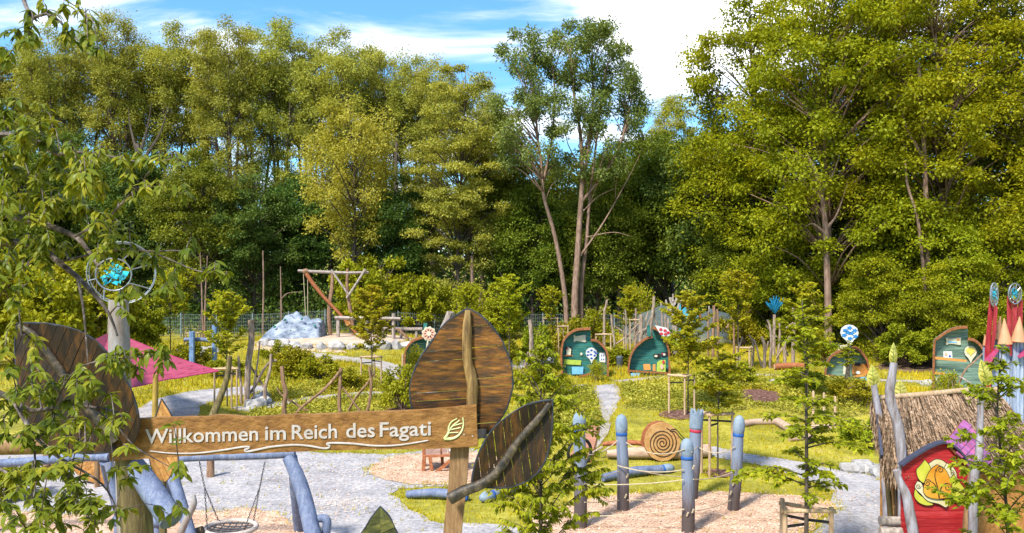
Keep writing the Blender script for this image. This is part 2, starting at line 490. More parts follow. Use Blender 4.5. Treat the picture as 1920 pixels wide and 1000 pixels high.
xs = np.concatenate([np.linspace(-700, -44, 14), np.arange(-38, 38, 0.4), np.linspace(44, 700, 14)])
ys = np.concatenate([np.linspace(-150, 7, 9), np.arange(8, 70, 0.4), np.linspace(72, 130, 24), np.linspace(150, 1500, 9)])
X, Y = np.meshgrid(xs, ys)
Z = Hn(X, Y)
nx_, ny_ = len(xs), len(ys)
idx = np.arange(nx_ * ny_).reshape(ny_, nx_)
fc = np.stack([idx[:-1, :-1], idx[:-1, 1:], idx[1:, 1:], idx[1:, :-1]], -1).reshape(-1, 4)
structure(mk_data('ground', np_mesh('ground', np.stack([X, Y, Z], -1).reshape(-1, 3), fc, SOIL, True)))

def pt_in(poly, x, y):
    inside = np.zeros(len(x), bool)
    n = len(poly); j = n - 1
    for i in range(n):
        xi, yi = poly[i]; xj, yj = poly[j]
        c = ((yi > y) != (yj > y)) & (x < (xj - xi) * (y - yi) / (yj - yi + 1e-12) + xi)
        inside ^= c
        j = i
    return inside
KEEP_OUT = []            # polygons that lawn and meadow leave free
def drape(name, wpoly, mat, lift, jit=0.07, seed=1, grid=0.6, keep_out=True):
    rn = random.Random(seed)
    pts = [Vector((p[0], p[1])) for p in wpoly]
    b = []
    for i in range(len(pts)):
        a, c = pts[i], pts[(i + 1) % len(pts)]
        k = max(1, int((c - a).length / 0.28))
        nrm_ = Vector((-(c - a).y, (c - a).x)).normalized()
        for q in range(k):
            p = a.lerp(c, q / k)
            wv = math.sin(p.x * 2.1 + seed) * math.sin(p.y * 1.7 + seed * 2) * jit
            b.append(p + nrm_ * (rn.uniform(-jit, jit) * 0.8 + wv))
    arr = np.array([(p.x, p.y) for p in b])
    if keep_out:
        KEEP_OUT.append(arr)
    gx = np.arange(arr[:, 0].min(), arr[:, 0].max(), grid); gy = np.arange(arr[:, 1].min(), arr[:, 1].max(), grid)
    GX, GY = np.meshgrid(gx, gy); GX, GY = GX.ravel(), GY.ravel()
    ok = pt_in(arr, GX, GY)
    pv = b + [Vector((x, y)) for x, y in zip(GX[ok], GY[ok])]
    n = len(b)
    ov, oe, of, *_ = geometry.delaunay_2d_cdt(pv, [(i, (i + 1) % n) for i in range(n)], [], 1, 1e-5)
    mb = MB()
    co = np.array([(p.x, p.y) for p in ov])
    z = Hn(co[:, 0], co[:, 1]) + lift
    mb.v = [Vector((p.x, p.y, h)) for p, h in zip(ov, z)]
    fs = []
    for f in of:
        a, b_, c = (ov[i] for i in f[:3])
        fs.append(tuple(f) if (b_ - a).cross(c - a) > 0 else tuple(f[::-1]))
    mb.f = fs
    return structure(mk(name, mb, mat, None, True))
def gp(pxs):
    return [G(a, b)[:2] for a, b in pxs]
def ribbon(pxs, width, n=24):
    c = smooth_path([G(a, b) for a, b in pxs], n)
    l_, r_ = [], []
    for i, p in enumerate(c):
        d = c[min(i + 1, n)] - c[max(i - 1, 0)]
        u = Vector((-d.y, d.x, 0)).normalized() * (width / 2)
        l_.append((p.x + u.x, p.y + u.y)); r_.append((p.x - u.x, p.y - u.y))
    return l_ + r_[::-1]

yard = gp([(-250, 900), (-250, 840), (100, 832), (300, 822), (480, 835), (560, 846), (640, 851), (720, 852), (790, 847), (850, 842), (905, 842), (932, 850),
           (940, 880), (925, 902), (870, 912), (800, 912), (752, 918), (736, 928), (752, 944), (790, 960), (826, 983), (880, 980), (940, 985), (1010, 1000), (1060, 1050), (1060, 1150), (-400, 1150)])
drape('gravel_yard', yard, GRAVEL, 0.012, 0.10, 3)
SW_CH = gp([(-250, 962), (0, 963), (200, 962), (350, 960), (470, 957), (505, 966), (555, 980), (575, 1000), (590, 1050), (580, 1150), (-400, 1150)])
drape('wood_chip_bed', SW_CH, CHIPS, 0.026, 0.16, 5)
CH_CH = gp([(692, 885), (702, 870), (740, 858), (800, 851), (860, 847), (920, 851), (938, 870), (935, 896), (900, 908), (850, 914), (790, 911), (740, 904), (706, 897)])
drape('wood_chip_bed', CH_CH, CHIPS, 0.026, 0.12, 6)
RP_CH = gp([(985, 978), (1040, 955), (1090, 940), (1160, 927), (1300, 922), (1400, 925), (1480, 928), (1548, 938), (1563, 955), (1540, 978), (1500, 1010), (1470, 1060), (1440, 1150), (1062, 1150), (1062, 1052), (1012, 1001)])
drape('wood_chip_bed', RP_CH, CHIPS, 0.018, 0.12, 7)
drape('gravel_path', gp([(1285, 838), (1340, 838), (1400, 851), (1470, 862), (1530, 873), (1600, 887), (1660, 900), (1720, 918), (1900, 940), (1950, 1150), (1445, 1150), (1474, 1060), (1504, 1011), (1544, 979), (1567, 956), (1552, 938), (1566, 921), (1520, 903), (1470, 886), (1420, 873), (1360, 861), (1300, 850)]), GRAVEL, 0.012, 0.08, 8)
drape('gravel_path', gp([(1108, 724), (1155, 720), (1166, 740), (1151, 775), (1143, 792), (1126, 792), (1128, 775), (1118, 750)]), GRAVEL, 0.012, 0.06, 9)
drape('concrete_slab', gp([(1126, 794), (1146, 794), (1140, 815), (1118, 842), (1098, 842), (1118, 815)]), PATHM, 0.03, 0.0, 10)
drape('gravel_path', ribbon([(1030, 730), (1106, 723.5)], 1.0), PATHM, 0.010, 0.06, 11)
drape('gravel_path', ribbon([(1158, 717), (1230, 709), (1310, 703), (1400, 703), (1480, 705), (1560, 706), (1640, 713), (1720, 716), (1760, 718)], 0.9, 40), PATHM, 0.012, 0.06, 12)
drape('gravel_path', ribbon([(285, 818), (300, 785), (330, 758), (385, 741), (440, 735), (500, 731)], 2.6, 30), GRAVEL, 0.016, 0.07, 13)
drape('gravel_path', ribbon([(440, 768), (530, 757), (600, 747), (690, 739), (760, 736), (840, 742)], 1.1, 30), PATHM, 0.012, 0.10, 14)
drape('gravel_path', ribbon([(560, 664), (610, 670), (660, 675), (710, 683), (745, 697), (752, 716)], 1.5, 30), PATHM, 0.012, 0.08, 15)
drape('sand_area', [(-12.1 + 5.2 * math.cos(a), 56.6 + 3.6 * math.sin(a)) for a in np.linspace(0, 2 * math.pi, 40, endpoint=False)], SANDM, 0.02, 0.2, 16)
drape('litter_patch', gp([(1640, 690), (1660, 672), (1720, 664), (1780, 664), (1900, 668), (1900, 694), (1760, 697), (1690, 701)]), LITTER, 0.02, 0.2, 17)
drape('litter_patch', gp([(480, 640), (560, 640), (640, 648), (650, 662), (560, 660), (500, 664), (470, 655)]), SANDM, 0.014, 0.3, 18, keep_out=False)
def disc(px, py, r, name='bark_mulch', mat=None, seed=1, ry=None):
    c = G(px, py)
    drape(name, [(c.x + r * math.cos(a), c.y + (ry or r) * math.sin(a)) for a in np.linspace(0, 2 * math.pi, 18, endpoint=False)], mat or MULCH, 0.03, 0.12, seed, 0.4)
disc(1272, 779, 0.85, seed=21); disc(1345, 889, 0.5, seed=22); disc(753, 772, 0.75, seed=23); disc(1425, 742, 0.9, seed=24, ry=1.7)
disc(1580, 752, 0.8, seed=25); disc(1000, 762, 0.5, seed=26)

# leaf clouds ------------------------------------------------------------
def leaf_quads(p, ax, nr, ln, wd, fold=0.25):
    """one diamond leaf per row: p base, ax direction, nr leaf normal"""
    ax = ax / (np.linalg.norm(ax, axis=1, keepdims=True) + 1e-9)
    sd_ = np.cross(ax, nr); sd_ /= (np.linalg.norm(sd_, axis=1, keepdims=True) + 1e-9)
    n2 = np.cross(sd_, ax)
    ln = np.asarray(ln).reshape(-1, 1); wd = np.asarray(wd).reshape(-1, 1)
    m = p + ax * ln * 0.45
    v = np.stack([p, m + sd_ * wd / 2 + n2 * wd * fold, p + ax * ln, m - sd_ * wd / 2 + n2 * wd * fold], 1)
    n = len(p)
    return v.reshape(-1, 3), np.arange(n * 4).reshape(n, 4)
def blades(p, h, lean, wd, rg):
    n = len(p)
    a = rg.uniform(0, 2 * np.pi, n); b = rg.uniform(0, 2 * np.pi, n)
    l_ = lean * rg.uniform(0.2, 1, n) * h
    tip = p + np.stack([np.cos(a) * l_, np.sin(a) * l_, h], 1)
    s_ = np.stack([np.cos(b) * wd / 2, np.sin(b) * wd / 2, np.zeros(n)], 1)
    v = np.stack([p - s_, p + s_, tip], 1)
    return v.reshape(-1, 3), np.arange(n * 3).reshape(n, 3)
def free_of(x, y):
    ok = np.ones(len(x), bool)
    for a in KEEP_OUT:
        bb = (x > a[:, 0].min()) & (x < a[:, 0].max()) & (y > a[:, 1].min()) & (y < a[:, 1].max())
        if bb.any():
            k = np.where(bb)[0]
            ok[k[pt_in(a, x[k], y[k])]] = False
    return ok
def vnoise(x, y, s, seed=0):
    """cheap smooth value field for patchiness, 0..1"""
    r = np.random.default_rng(seed)
    o = np.zeros(len(x))
    for k in range(5):
        a, b, c = r.uniform(-1, 1, 3)
        o += np.sin((x * a + y * b) * s * (1 + k * 0.6) + c * 9) / (1 + k * 0.3)
    return np.clip(0.5 + o / 5.0, 0, 1)

GRASS = leafmat('lawn_blades', (0.2171, 0.1959, 0.00792), (0.4052, 0.3429, 0.0099), (0.5789, 0.4619, 0.0198), 0.25, 0.0, patch=0.35)
MEADOW = leafmat('meadow_blades', (0.1836, 0.1814, 0.01162), (0.4284, 0.3556, 0.01355), (0.6733, 0.4936, 0.03872), 0.25, 0.0, patch=0.3)
COVER = leafmat('ground_cover_leaves', (0.1112, 0.1322, 0.01584), (0.3018, 0.2955, 0.03168), (0.5718, 0.4821, 0.08448), 0.2, 0.0, patch=0.6)

def in_view(x, y, m=2.0):
    return np.abs(x) < 0.66 * y + m
def scatter(x0, x1, y0, y1, n):
    x = rng.uniform(x0, x1, n); y = rng.uniform(y0, y1, n)
    k = in_view(x, y)
    return x[k], y[k]
# lawn
BANK = np.array(gp([(1163, 724), (1320, 706), (1480, 712), (1640, 720), (1650, 775), (1560, 790), (1420, 765), (1330, 782), (1240, 776), (1170, 766)]))
BED_L = np.array(gp([(470, 700), (560, 690), (680, 700), (760, 705), (770, 775), (600, 790), (470, 795)]))
BED_C = np.array(gp([(985, 740), (1060, 722), (1106, 726), (1120, 752), (1126, 790), (1090, 812), (990, 800)]))
x, y = scatter(-18, 22, 15, 37, 95000)
k = free_of(x, y) & ~pt_in(BANK, x, y) & (rng.uniform(0, 1, len(x)) < 0.25 + 1.3 * vnoise(x, y, 1.3, 14))
x, y = x[k], y[k]
q = 2
x = np.repeat(x, q) + rng.normal(0, 0.03, len(x) * q); y = np.repeat(y, q) + rng.normal(0, 0.03, len(y) * q)
hh = rng.uniform(0.03, 0.085, len(x)) * (0.55 + 0.9 * vnoise(x, y, 0.7, 4))
v, f = blades(np.stack([x, y, Hn(x, y)], 1), hh, 0.7, 0.022, rng)
tag(mk_data('lawn_grass', np_mesh('lawn_grass', v, f, GRASS)), 'short sunlit yellow-green grass around the gravel and the rope poles', 'grass', kind='stuff')
# meadow
x, y = scatter(-40, 42, 34, 66, 90000)
k = free_of(x, y) & (rng.uniform(0, 1, len(x)) < 0.35 + 0.8 * vnoise(x, y, 0.5, 9))
k &= ~((y > 60) & (np.abs(x) < 45) & (rng.uniform(0, 1, len(x)) < 0.6))
x, y = x[k], y[k]
q = 3
x = np.repeat(x, q) + rng.normal(0, 0.07, len(x) * q); y = np.repeat(y, q) + rng.normal(0, 0.07, len(y) * q)
hh = rng.uniform(0.06, 0.30, len(x)) * (0.35 + 1.1 * vnoise(x, y, 0.45, 5))
v, f = blades(np.stack([x, y, Hn(x, y)], 1), hh, 0.6, 0.045, rng)
tag(mk_data('meadow_grass', np_mesh('meadow_grass', v, f, MEADOW)), 'taller yellow-green meadow growth between the huts and paths', 'grass', kind='stuff')
# tufts creeping over the borders of paths and beds, weeds in the gravel
ex, ey = [], []
for a in KEEP_OUT:
    k = (a[:, 1] > 13) & (a[:, 1] < 62) & in_view(a[:, 0], a[:, 1])
    a = a[k]
    m = len(a) * 7
    pk = a[rng.integers(0, len(a), m)]
    keep = rng.uniform(0, 1, m) < 0.2 + 1.1 * vnoise(pk[:, 0], pk[:, 1], 1.6, 6)
    pk = pk[keep]
    ex.append(pk[:, 0] + rng.normal(0, 0.11, len(pk))); ey.append(pk[:, 1] + rng.normal(0, 0.11, len(pk)))
wx, wy = scatter(-16, 16, 15, 34, 900)
ex.append(wx); ey.append(wy)
ex, ey = np.concatenate(ex), np.concatenate(ey)
ex = np.repeat(ex, 4) + rng.normal(0, 0.03, len(ex) * 4); ey = np.repeat(ey, 4) + rng.normal(0, 0.03, len(ey) * 4)
v, f = blades(np.stack([ex, ey, Hn(ex, ey)], 1), rng.uniform(0.04, 0.13, len(ex)), 0.9, 0.022, rng)
tag(mk_data('border_grass', np_mesh('border_grass', v, f, GRASS)), 'stray grass tufts along the edges of paths and chip beds', 'grass', kind='stuff')
# low leafy planting on the banks
def cover(poly, n, h, size):
    x = rng.uniform(poly[:, 0].min(), poly[:, 0].max(), n * 3); y = rng.uniform(poly[:, 1].min(), poly[:, 1].max(), n * 3)
    k = pt_in(poly, x, y) & free_of(x, y)
    x, y = x[k][:n], y[k][:n]
    m = len(x)
    # plants in clumps
    cl = vnoise(x, y, 2.2, 3)
    z = Hn(x, y) + rng.uniform(0, 1, m) ** 0.7 * h * (0.25 + 1.2 * cl)
    ax = rng.normal(0, 1, (m, 3)); ax[:, 2] = np.abs(ax[:, 2]) * 0.5
    nr = rng.normal(0, 0.6, (m, 3)); nr[:, 2] += 1
    return leaf_quads(np.stack([x, y, z], 1), ax, nr, rng.uniform(0.6, 1.3, m) * size, rng.uniform(0.5, 0.9, m) * size * 0.6)
vs_, fs_ = [], []
b0 = 0
for poly, n, h, s_ in ((BANK, 26000, 0.30, 0.13), (BED_L, 15000, 0.22, 0.14), (BED_C, 7000, 0.30, 0.14)):
    v, f = cover(poly, n, h, s_)
    vs_.append(v); fs_.append(f + b0); b0 += len(v)
tag(mk_data('ground_cover', np_mesh('ground_cover', np.concatenate(vs_), np.concatenate(fs_), COVER)), 'low leafy ground cover planted on the banks beside the paths', 'ground cover', kind='stuff')

# loose wood chips on the beds
CHIP = surf('wood_chip', [(0.3, (0.3808, 0.2094, 0.1238)), (0.5, (0.5902, 0.3998, 0.2761)), (0.7, (0.7045, 0.5522, 0.4284))], 3, rough=0.9, bump=0, island=True, vary=0.35)
def chips(polys, dens, extra=()):
    P_, A_ = [], []
    for poly in polys:
        a = np.array(poly)
        ar = (a[:, 0].max() - a[:, 0].min()) * (min(a[:, 1].max(), 40) - max(a[:, 1].min(), 14.5))
        n = int(ar * dens)
        x = rng.uniform(a[:, 0].min(), a[:, 0].max(), n); y = rng.uniform(max(a[:, 1].min(), 14.5), a[:, 1].max(), n)
        k = pt_in(a, x, y) & in_view(x, y, 0.5)
        P_.append(np.stack([x[k], y[k]], 1))
    for (px, py, sx, sy, n) in extra:
        c = G(px, py)
        P_.append(np.stack([rng.normal(c.x, sx, n), rng.normal(c.y, sy, n)], 1))
    p = np.concatenate(P_)
    m = len(p)
    z = Hn(p[:, 0], p[:, 1]) + 0.03 + rng.uniform(0, 0.025, m)
    ax = rng.normal(0, 1, (m, 3)); ax[:, 2] *= 0.25
    nr = rng.normal(0, 0.35, (m, 3)); nr[:, 2] += 1
    return leaf_quads(np.column_stack([p, z]), ax, nr, rng.uniform(0.03, 0.085, m), rng.uniform(0.015, 0.03, m), 0.0)
v, f = chips([SW_CH, CH_CH, RP_CH], 260, [(600, 935, 0.5, 1.0, 160), (560, 905, 0.6, 1.4, 200), (650, 945, 0.35, 0.3, 200), (630, 880, 0.5, 1.2, 160), (500, 890, 0.8, 0.8, 160),
      (1480, 985, 0.8, 0.6, 250), (1580, 935, 0.6, 0.6, 220), (300, 945, 1.5, 0.5, 300), (720, 880, 0.6, 1.5, 260), (600, 970, 0.5, 0.5, 180)])
tag(mk_data('wood_chips', np_mesh('wood_chips', v, f, CHIP)), 'loose pale wood chips on the play beds and blown over the gravel', 'wood chips', kind='stuff')
# loose bark on the mulch rings is in the mulch material; loose stones on the gravel:
x, y = scatter(-14, 12, 14.5, 30, 9000)
arr_y = np.array(yard)
k = pt_in(arr_y, x, y); x, y = x[k], y[k]
m = len(x)
ax = rng.normal(0, 1, (m, 3)); ax[:, 2] *= 0.3; nr = rng.normal(0, 0.4, (m, 3)); nr[:, 2] += 1
v, f = leaf_quads(np.column_stack([x, y, Hn(x, y) + 0.02]), ax, nr, rng.uniform(0.015, 0.04, m), rng.uniform(0.012, 0.03, m), -0.2)
tag(mk_data('gravel_stones', np_mesh('gravel_stones', v, f, surf('gravel_stone', [(0.3, (0.22, 0.22, 0.27)), (0.7, (0.60, 0.60, 0.66))], 3, rough=0.9, bump=0, island=True, vary=0.4))), 'loose grey stones lying on the gravel yard', 'gravel', kind='stuff')

# ================================================================== TREES
LF_WIL = leafmat('willow_leaves', (0.1593, 0.1749, 0.02978), (0.3185, 0.3233, 0.04813), (0.5098, 0.4718, 0.0802), 0.35, 0.012, patch=0.22)
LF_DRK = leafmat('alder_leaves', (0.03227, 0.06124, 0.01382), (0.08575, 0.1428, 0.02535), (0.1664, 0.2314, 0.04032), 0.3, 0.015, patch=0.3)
LF_MID = leafmat('lime_leaves', (0.05982, 0.09265, 0.01003), (0.1495, 0.1841, 0.01672), (0.2593, 0.2791, 0.02675), 0.35, 0.015, patch=0.28)
LF_YEL = leafmat('maple_leaves', (0.1118, 0.1432, 0.007258), (0.263, 0.2861, 0.01089), (0.4472, 0.4218, 0.01814), 0.4, 0.012, patch=0.28)
LF_BRT = leafmat('golden_willow_leaves', (0.1969, 0.1893, 0.0223), (0.3935, 0.3534, 0.04461), (0.5556, 0.5048, 0.1115), 0.4, 0.0, patch=0.3)
LF_ASH = leafmat('ash_leaves', (0.08022, 0.1204, 0.03388), (0.1678, 0.2182, 0.05445), (0.2771, 0.301, 0.06655), 0.35, 0.0, patch=0.25)
LF_SAP = leafmat('sapling_leaves', (0.1541, 0.1969, 0.0099), (0.3444, 0.358, 0.01782), (0.6164, 0.537, 0.0396), 0.48, 0.02, patch=0.9)
LF_HRN = leafmat('hornbeam_leaves', (0.1091, 0.1596, 0.008228), (0.2855, 0.3107, 0.0144), (0.5372, 0.504, 0.03086), 0.48, 0.012, patch=1.1)
LF_CHE = leafmat('cherry_leaves', (0.05613, 0.08981, 0.01115), (0.1523, 0.1871, 0.01673), (0.3528, 0.3144, 0.02787), 0.38, 0.0, patch=1.6, rough=0.35)
LF_SHR = leafmat('shrub_leaves', (0.1219, 0.1434, 0.00792), (0.2801, 0.2868, 0.01188), (0.4629, 0.4302, 0.0297), 0.35, 0.03, patch=0.8)

def ellips(rg, n, c, r, outer=0.5, low=-0.75, mind=0.0):
    """n clump centres in an ellipsoid, denser towards its skin, none too close"""
    out = []
    t = 0
    while len(out) < n and t < n * 60:
        t += 1
        d = rg.normal(0, 1, 3); d /= np.linalg.norm(d)
        if d[2] < low: continue
        p = d * rg.uniform(0, 1) ** outer
        q = np.array(c) + p * np.array(r)
        if mind and out and np.min(np.linalg.norm(np.array(out) - q, axis=1)) < mind:
            continue
        out.append(q)
    return np.array(out)
def clump_leaves(rg, cen, rad, per, ln, wd, flatz=0.75, droop=0.3, up=0.6):
    n = len(cen) * per
    c = np.repeat(cen, per, 0); r_ = np.repeat(rad, per)
    d = rg.normal(0, 1, (n, 3)); d /= np.linalg.norm(d, axis=1, keepdims=True)
    u = rg.uniform(0, 1, n) ** 0.45
    # ragged clumps: a few lobes stick out
    lob = 1 + 0.35 * np.sin(d[:, 0] * 5 + c[:, 0] * 3) * np.sin(d[:, 1] * 5 + c[:, 1] * 3) + 0.2 * rg.normal(0, 1, n)
    off = d * (u * r_ * lob)[:, None]
    off[:, 2] *= flatz
    p = c + off
    ax = d + rg.normal(0, 0.7, (n, 3)); ax[:, 2] -= droop
    nr = d * 0.5 + rg.normal(0, 0.55, (n, 3)); nr[:, 2] += up
    s_ = rg.uniform(0.65, 1.3, n)
    return leaf_quads(p, ax, nr, ln * s_, wd * s_, 0.2)
def stem_tree(rg, stems, cen, brad=0.05, nseg=6, sides=7, seed=0, thin=1.0):
    """stems [(points, r0, r1)] plus one branch to every clump centre"""
    mb = MB()
    sp, sr = [], []
    for pts, r0, r1 in stems:
        path = smooth_path(pts, 14)
        rr = list(np.linspace(r0, r1, 15))
        rr[0] *= 1.25
        mb.tube(path, rr, sides, 0.06, seed)
        sp += path; sr += rr
    sp_a = np.array([tuple(p) for p in sp])
    for c in cen:
        d = np.linalg.norm(sp_a[:, :2] - c[:2], axis=1) * 0.8 + np.abs(sp_a[:, 2] - (c[2] - 1.2 - 0.5 * np.linalg.norm(sp_a[:, :2] - c[:2], axis=1)))
        d[sp_a[:, 2] > c[2] - 0.2] += 6
        k = int(np.argmin(d))
        a = Vector(sp_a[k]); b = Vector(c)
        mid = a.lerp(b, 0.5) + Vector((rg.normal(0, 0.15), rg.normal(0, 0.15), (b - a).length * 0.10))
        r0 = min(sr[k] * 0.6, brad * thin * (0.5 + 0.25 * (b - a).length))
        mb.tube(smooth_path([a, mid, b], nseg), list(np.linspace(r0, 0.014, nseg + 1)), 4, 0, seed)
    return mb
PROTO = {}
def proto(key, trunk_mb, leaves, bark, lmat):
    """keep trunk and crown meshes (base at the origin)"""
    me = bpy.data.meshes.new(key + '_trunk')
    me.from_pydata([tuple(p) for p in trunk_mb.v], [], trunk_mb.f)
    me.polygons.foreach_set('use_smooth', [True] * len(me.polygons))
    me.materials.append(bark)
    cr = np_mesh(key + '_crown', leaves[0], leaves[1], lmat)
    PROTO[key] = (me, cr)
def cat_leaves(*ls):
    vs_, fs_, b = [], [], 0
    for v, f in ls:
        vs_.append(v); fs_.append(f + b); b += len(v)
    return np.concatenate(vs_), np.concatenate(fs_)
def plant(name, key, label, cat, loc, scale=1.0, rot=0.0, group=None, wide=None):
    t = thing(name, label, cat, loc, group)
    t.rotation_euler = (0, 0, rot)
    wd_ = wide if wide else scale
    t.scale = (wd_, wd_, scale)
    mk_data('trunk', PROTO[key][0], t)
    mk_data('crown', PROTO[key][1], t)
    return t

# tall willows/poplars of the back row, 28 m, light showing between the stems
def build_willow(key, seed, mat=LF_WIL, h=28.0, rx=3.5, n=120, per=380, ln=0.20, wd=0.088, base=0.42):
    rg = np.random.default_rng(seed)
    fork = h * rg.uniform(0.22, 0.32)
    st = []
    tr = [(0, 0, -0.4), (rg.normal(0, 0.2), rg.normal(0, 0.2), fork * 0.5), (rg.normal(0, 0.3), rg.normal(0, 0.3), fork)]
    st.append((tr, 0.34, 0.26))
    top = Vector(tr[-1])
    k = int(rg.integers(3, 5))
    a0 = rg.uniform(0, 6.28)
    for i in range(k):
        a = a0 + 6.28 * i / k + rg.normal(0, 0.3)
        rr = rx * rg.uniform(0.25, 0.62)
        e = Vector((math.cos(a) * rr, math.sin(a) * rr, h * rg.uniform(0.80, 0.93)))
        m = top.lerp(e, 0.5) + Vector((math.cos(a) * rr * 0.12, math.sin(a) * rr * 0.12, 0))
        st.append(([top, m, e], 0.19, 0.035))
    c1 = ellips(rg, int(n * 0.66), (0, 0, h * 0.76), (rx, rx, h * 0.225), 0.42, -0.8, 0.7)
    c2 = ellips(rg, int(n * 0.36), (0, 0, h * (base + 0.06)), (rx * 0.95, rx * 0.95, h * 0.25), 0.5, -1, 0.9)
    c = np.concatenate([c1, c2])
    r_ = rg.uniform(0.5, 1.15, len(c))
    mb = stem_tree(rg, st, c, 0.05, seed=seed)
    proto(key, mb, clump_leaves(rg, c, r_, per, ln, wd, 0.85, 0.5, 0.4), BARK, mat)
build_willow('willow_a', 1)
build_willow('willow_b', 2, rx=3.1)
build_willow('willow_c', 3, rx=3.7, n=128)

# bushy broadleaved trees standing in front of them
def build_round(key, seed, mat, h=16.0, rx=4.4, n=125, per=360, ln=0.22, wd=0.13, flatz=0.6, low=0.18, r0=0.2, bark=BARK, mind=0.75, up=0.8, rmin=0.6, rmax=1.4, outer=0.38, tilt=0.0):
    rg = np.random.default_rng(seed)
    st = [([(0, 0, -0.4), (rg.normal(0, 0.15), rg.normal(0, 0.15), h * 0.35), (rg.normal(0, 0.3) + tilt, rg.normal(0, 0.3), h * 0.68), (rg.normal(0, 0.4) + tilt * 1.5, rg.normal(0, 0.4), h * 0.94)], r0, 0.03)]
    c = ellips(rg, n, (tilt, 0, h * (0.5 + low / 2)), (rx, rx, h * (0.5 - low / 2)), outer, -0.95, mind)
    # taper to the top
    f_ = np.clip(1.25 - np.maximum(c[:, 2] / h - 0.45, 0) * 1.0, 0.4, 1)
    c[:, 0] = (c[:, 0] - tilt) * f_ + tilt; c[:, 1] *= f_
    r_ = rg.uniform(rmin, rmax, len(c))
    mb = stem_tree(rg, st, c, 0.045, seed=seed)
    proto(key, mb, clump_leaves(rg, c, r_, per, ln, wd, flatz, 0.35, up), bark, mat)
build_round('alder_a', 11, LF_DRK)
build_round('alder_b', 12, LF_DRK, h=15, rx=3.8)
build_round('lime_a', 13, LF_MID, h=17, rx=4.6)
build_round('lime_b', 14, LF_MID, h=14, rx=4.0)
build_round('golden', 15, LF_BRT, h=18.5, rx=3.7, n=72, per=330, ln=0.22, wd=0.10, flatz=0.8, low=0.30)
build_round('tier_hornbeam', 16, LF_WIL, h=25, rx=4.8, n=165, per=360, ln=0.21, wd=0.12, flatz=0.35, low=0.08)
build_round('maple_a', 17, LF_YEL, h=27, rx=6.4, n=215, per=380, ln=0.205, wd=0.132, flatz=0.62, low=0.12, r0=0.24, bark=BARK_R, mind=0.95, rmin=0.6, rmax=1.6, up=1.1)
build_round('maple_b', 18, LF_YEL, h=25, rx=5.6, n=190, per=380, ln=0.205, wd=0.132, flatz=0.62, low=0.05, r0=0.22, bark=BARK, mind=0.9, rmin=0.6, rmax=1.6, up=1.1)
build_round('maple_low', 19, LF_YEL, h=11, rx=4.2, n=90, per=360, ln=0.19, wd=0.125, flatz=0.4, low=0.02, r0=0.12, rmin=0.8, rmax=1.5, up=1.1)
build_round('spruce_like', 20, LF_DRK, h=24, rx=3.6, n=130, per=260, ln=0.30, wd=0.08, flatz=0.3, low=0.05, r0=0.22)

# the tall open ash with several reddish stems in the middle
ASH_D = 62.0
rg = np.random.default_rng(31)
ab = gz(xat(1078, ASH_D), ASH_D)
def rel(px, py, dd=0.0):
    return P(px, py, ASH_D + dd) - ab
st = [([Vector((0, 0, -0.4)), rel(1078, 560), rel(1083, 480), rel(1088, 400), rel(1092, 340)], 0.32, 0.18),
      ([rel(1062, 640, 0.4), rel(1060, 560, 0.4), rel(1042, 450, 0.2), rel(1020, 370), rel(1018, 330)], 0.23, 0.10),
      ([rel(1090, 630, 0.5), rel(1090, 540, 0.5), rel(1100, 450, 0.4), rel(1105, 380, 0.4), rel(1120, 250, 0.4), rel(1135, 130, 0.4)], 0.23, 0.045),
      ([rel(1092, 340), rel(1088, 250), rel(1075, 170), rel(1070, 90)], 0.18, 0.04),
      ([rel(1092, 345), rel(1105, 270), rel(1112, 190), rel(1110, 100), rel(1115, 60)], 0.16, 0.03),
      ([rel(1018, 335), rel(1010, 270), rel(990, 190), rel(975, 100)], 0.12, 0.03),
      ([rel(1019, 340), rel(1035, 260), rel(1040, 180), rel(1035, 110)], 0.11, 0.03),
      ([rel(1090, 380), rel(1150, 300), rel(1180, 210), rel(1190, 140)], 0.12, 0.03),
      ([rel(1088, 480), rel(1130, 420), rel(1175, 340), rel(1200, 290)], 0.09, 0.015),
      ([rel(1100, 445), rel(1150, 436), rel(1185, 444)], 0.06, 0.012),
      ([rel(1100, 330), rel(1140, 315), rel(1170, 305)], 0.06, 0.012),
      ([rel(1090, 400), rel(1120, 370), rel(1150, 355)], 0.05, 0.012)]
cl = []
for (px, py, rx_, ry_, n) in ((985, 120, 55, 60, 20), (1070, 100, 50, 60, 20), (1140, 110, 55, 70, 22), (975, 220, 50, 60, 17), (1060, 210, 60, 60, 16), (1150, 215, 55, 70, 20), (1020, 300, 60, 40, 7), (1120, 300, 60, 40, 8), (1185, 180, 22, 60, 7), (1120, 55, 50, 14, 6), (960, 285, 30, 40, 5), (940, 240, 22, 50, 5)):
    for _ in range(n):
        while True:
            a, b = rg.uniform(-1, 1, 2)
            if a * a + b * b < 1: break
        cl.append(tuple(rel(px + a * rx_, py + b * ry_, rg.uniform(-3.0, 3.0))))
cl = np.array(cl)
mb = stem_tree(rg, st, cl, 0.04, seed=31)
proto('ash', mb, clump_leaves(rg, cl, rg.uniform(0.45, 1.0, len(cl)), 300, 0.23, 0.105, 0.9, 0.3, 0.5), BARK_R, LF_ASH)
plant('ash_tree', 'ash', 'tall open-crowned tree with several reddish bare stems in the middle of the forest edge', 'tree', ab)

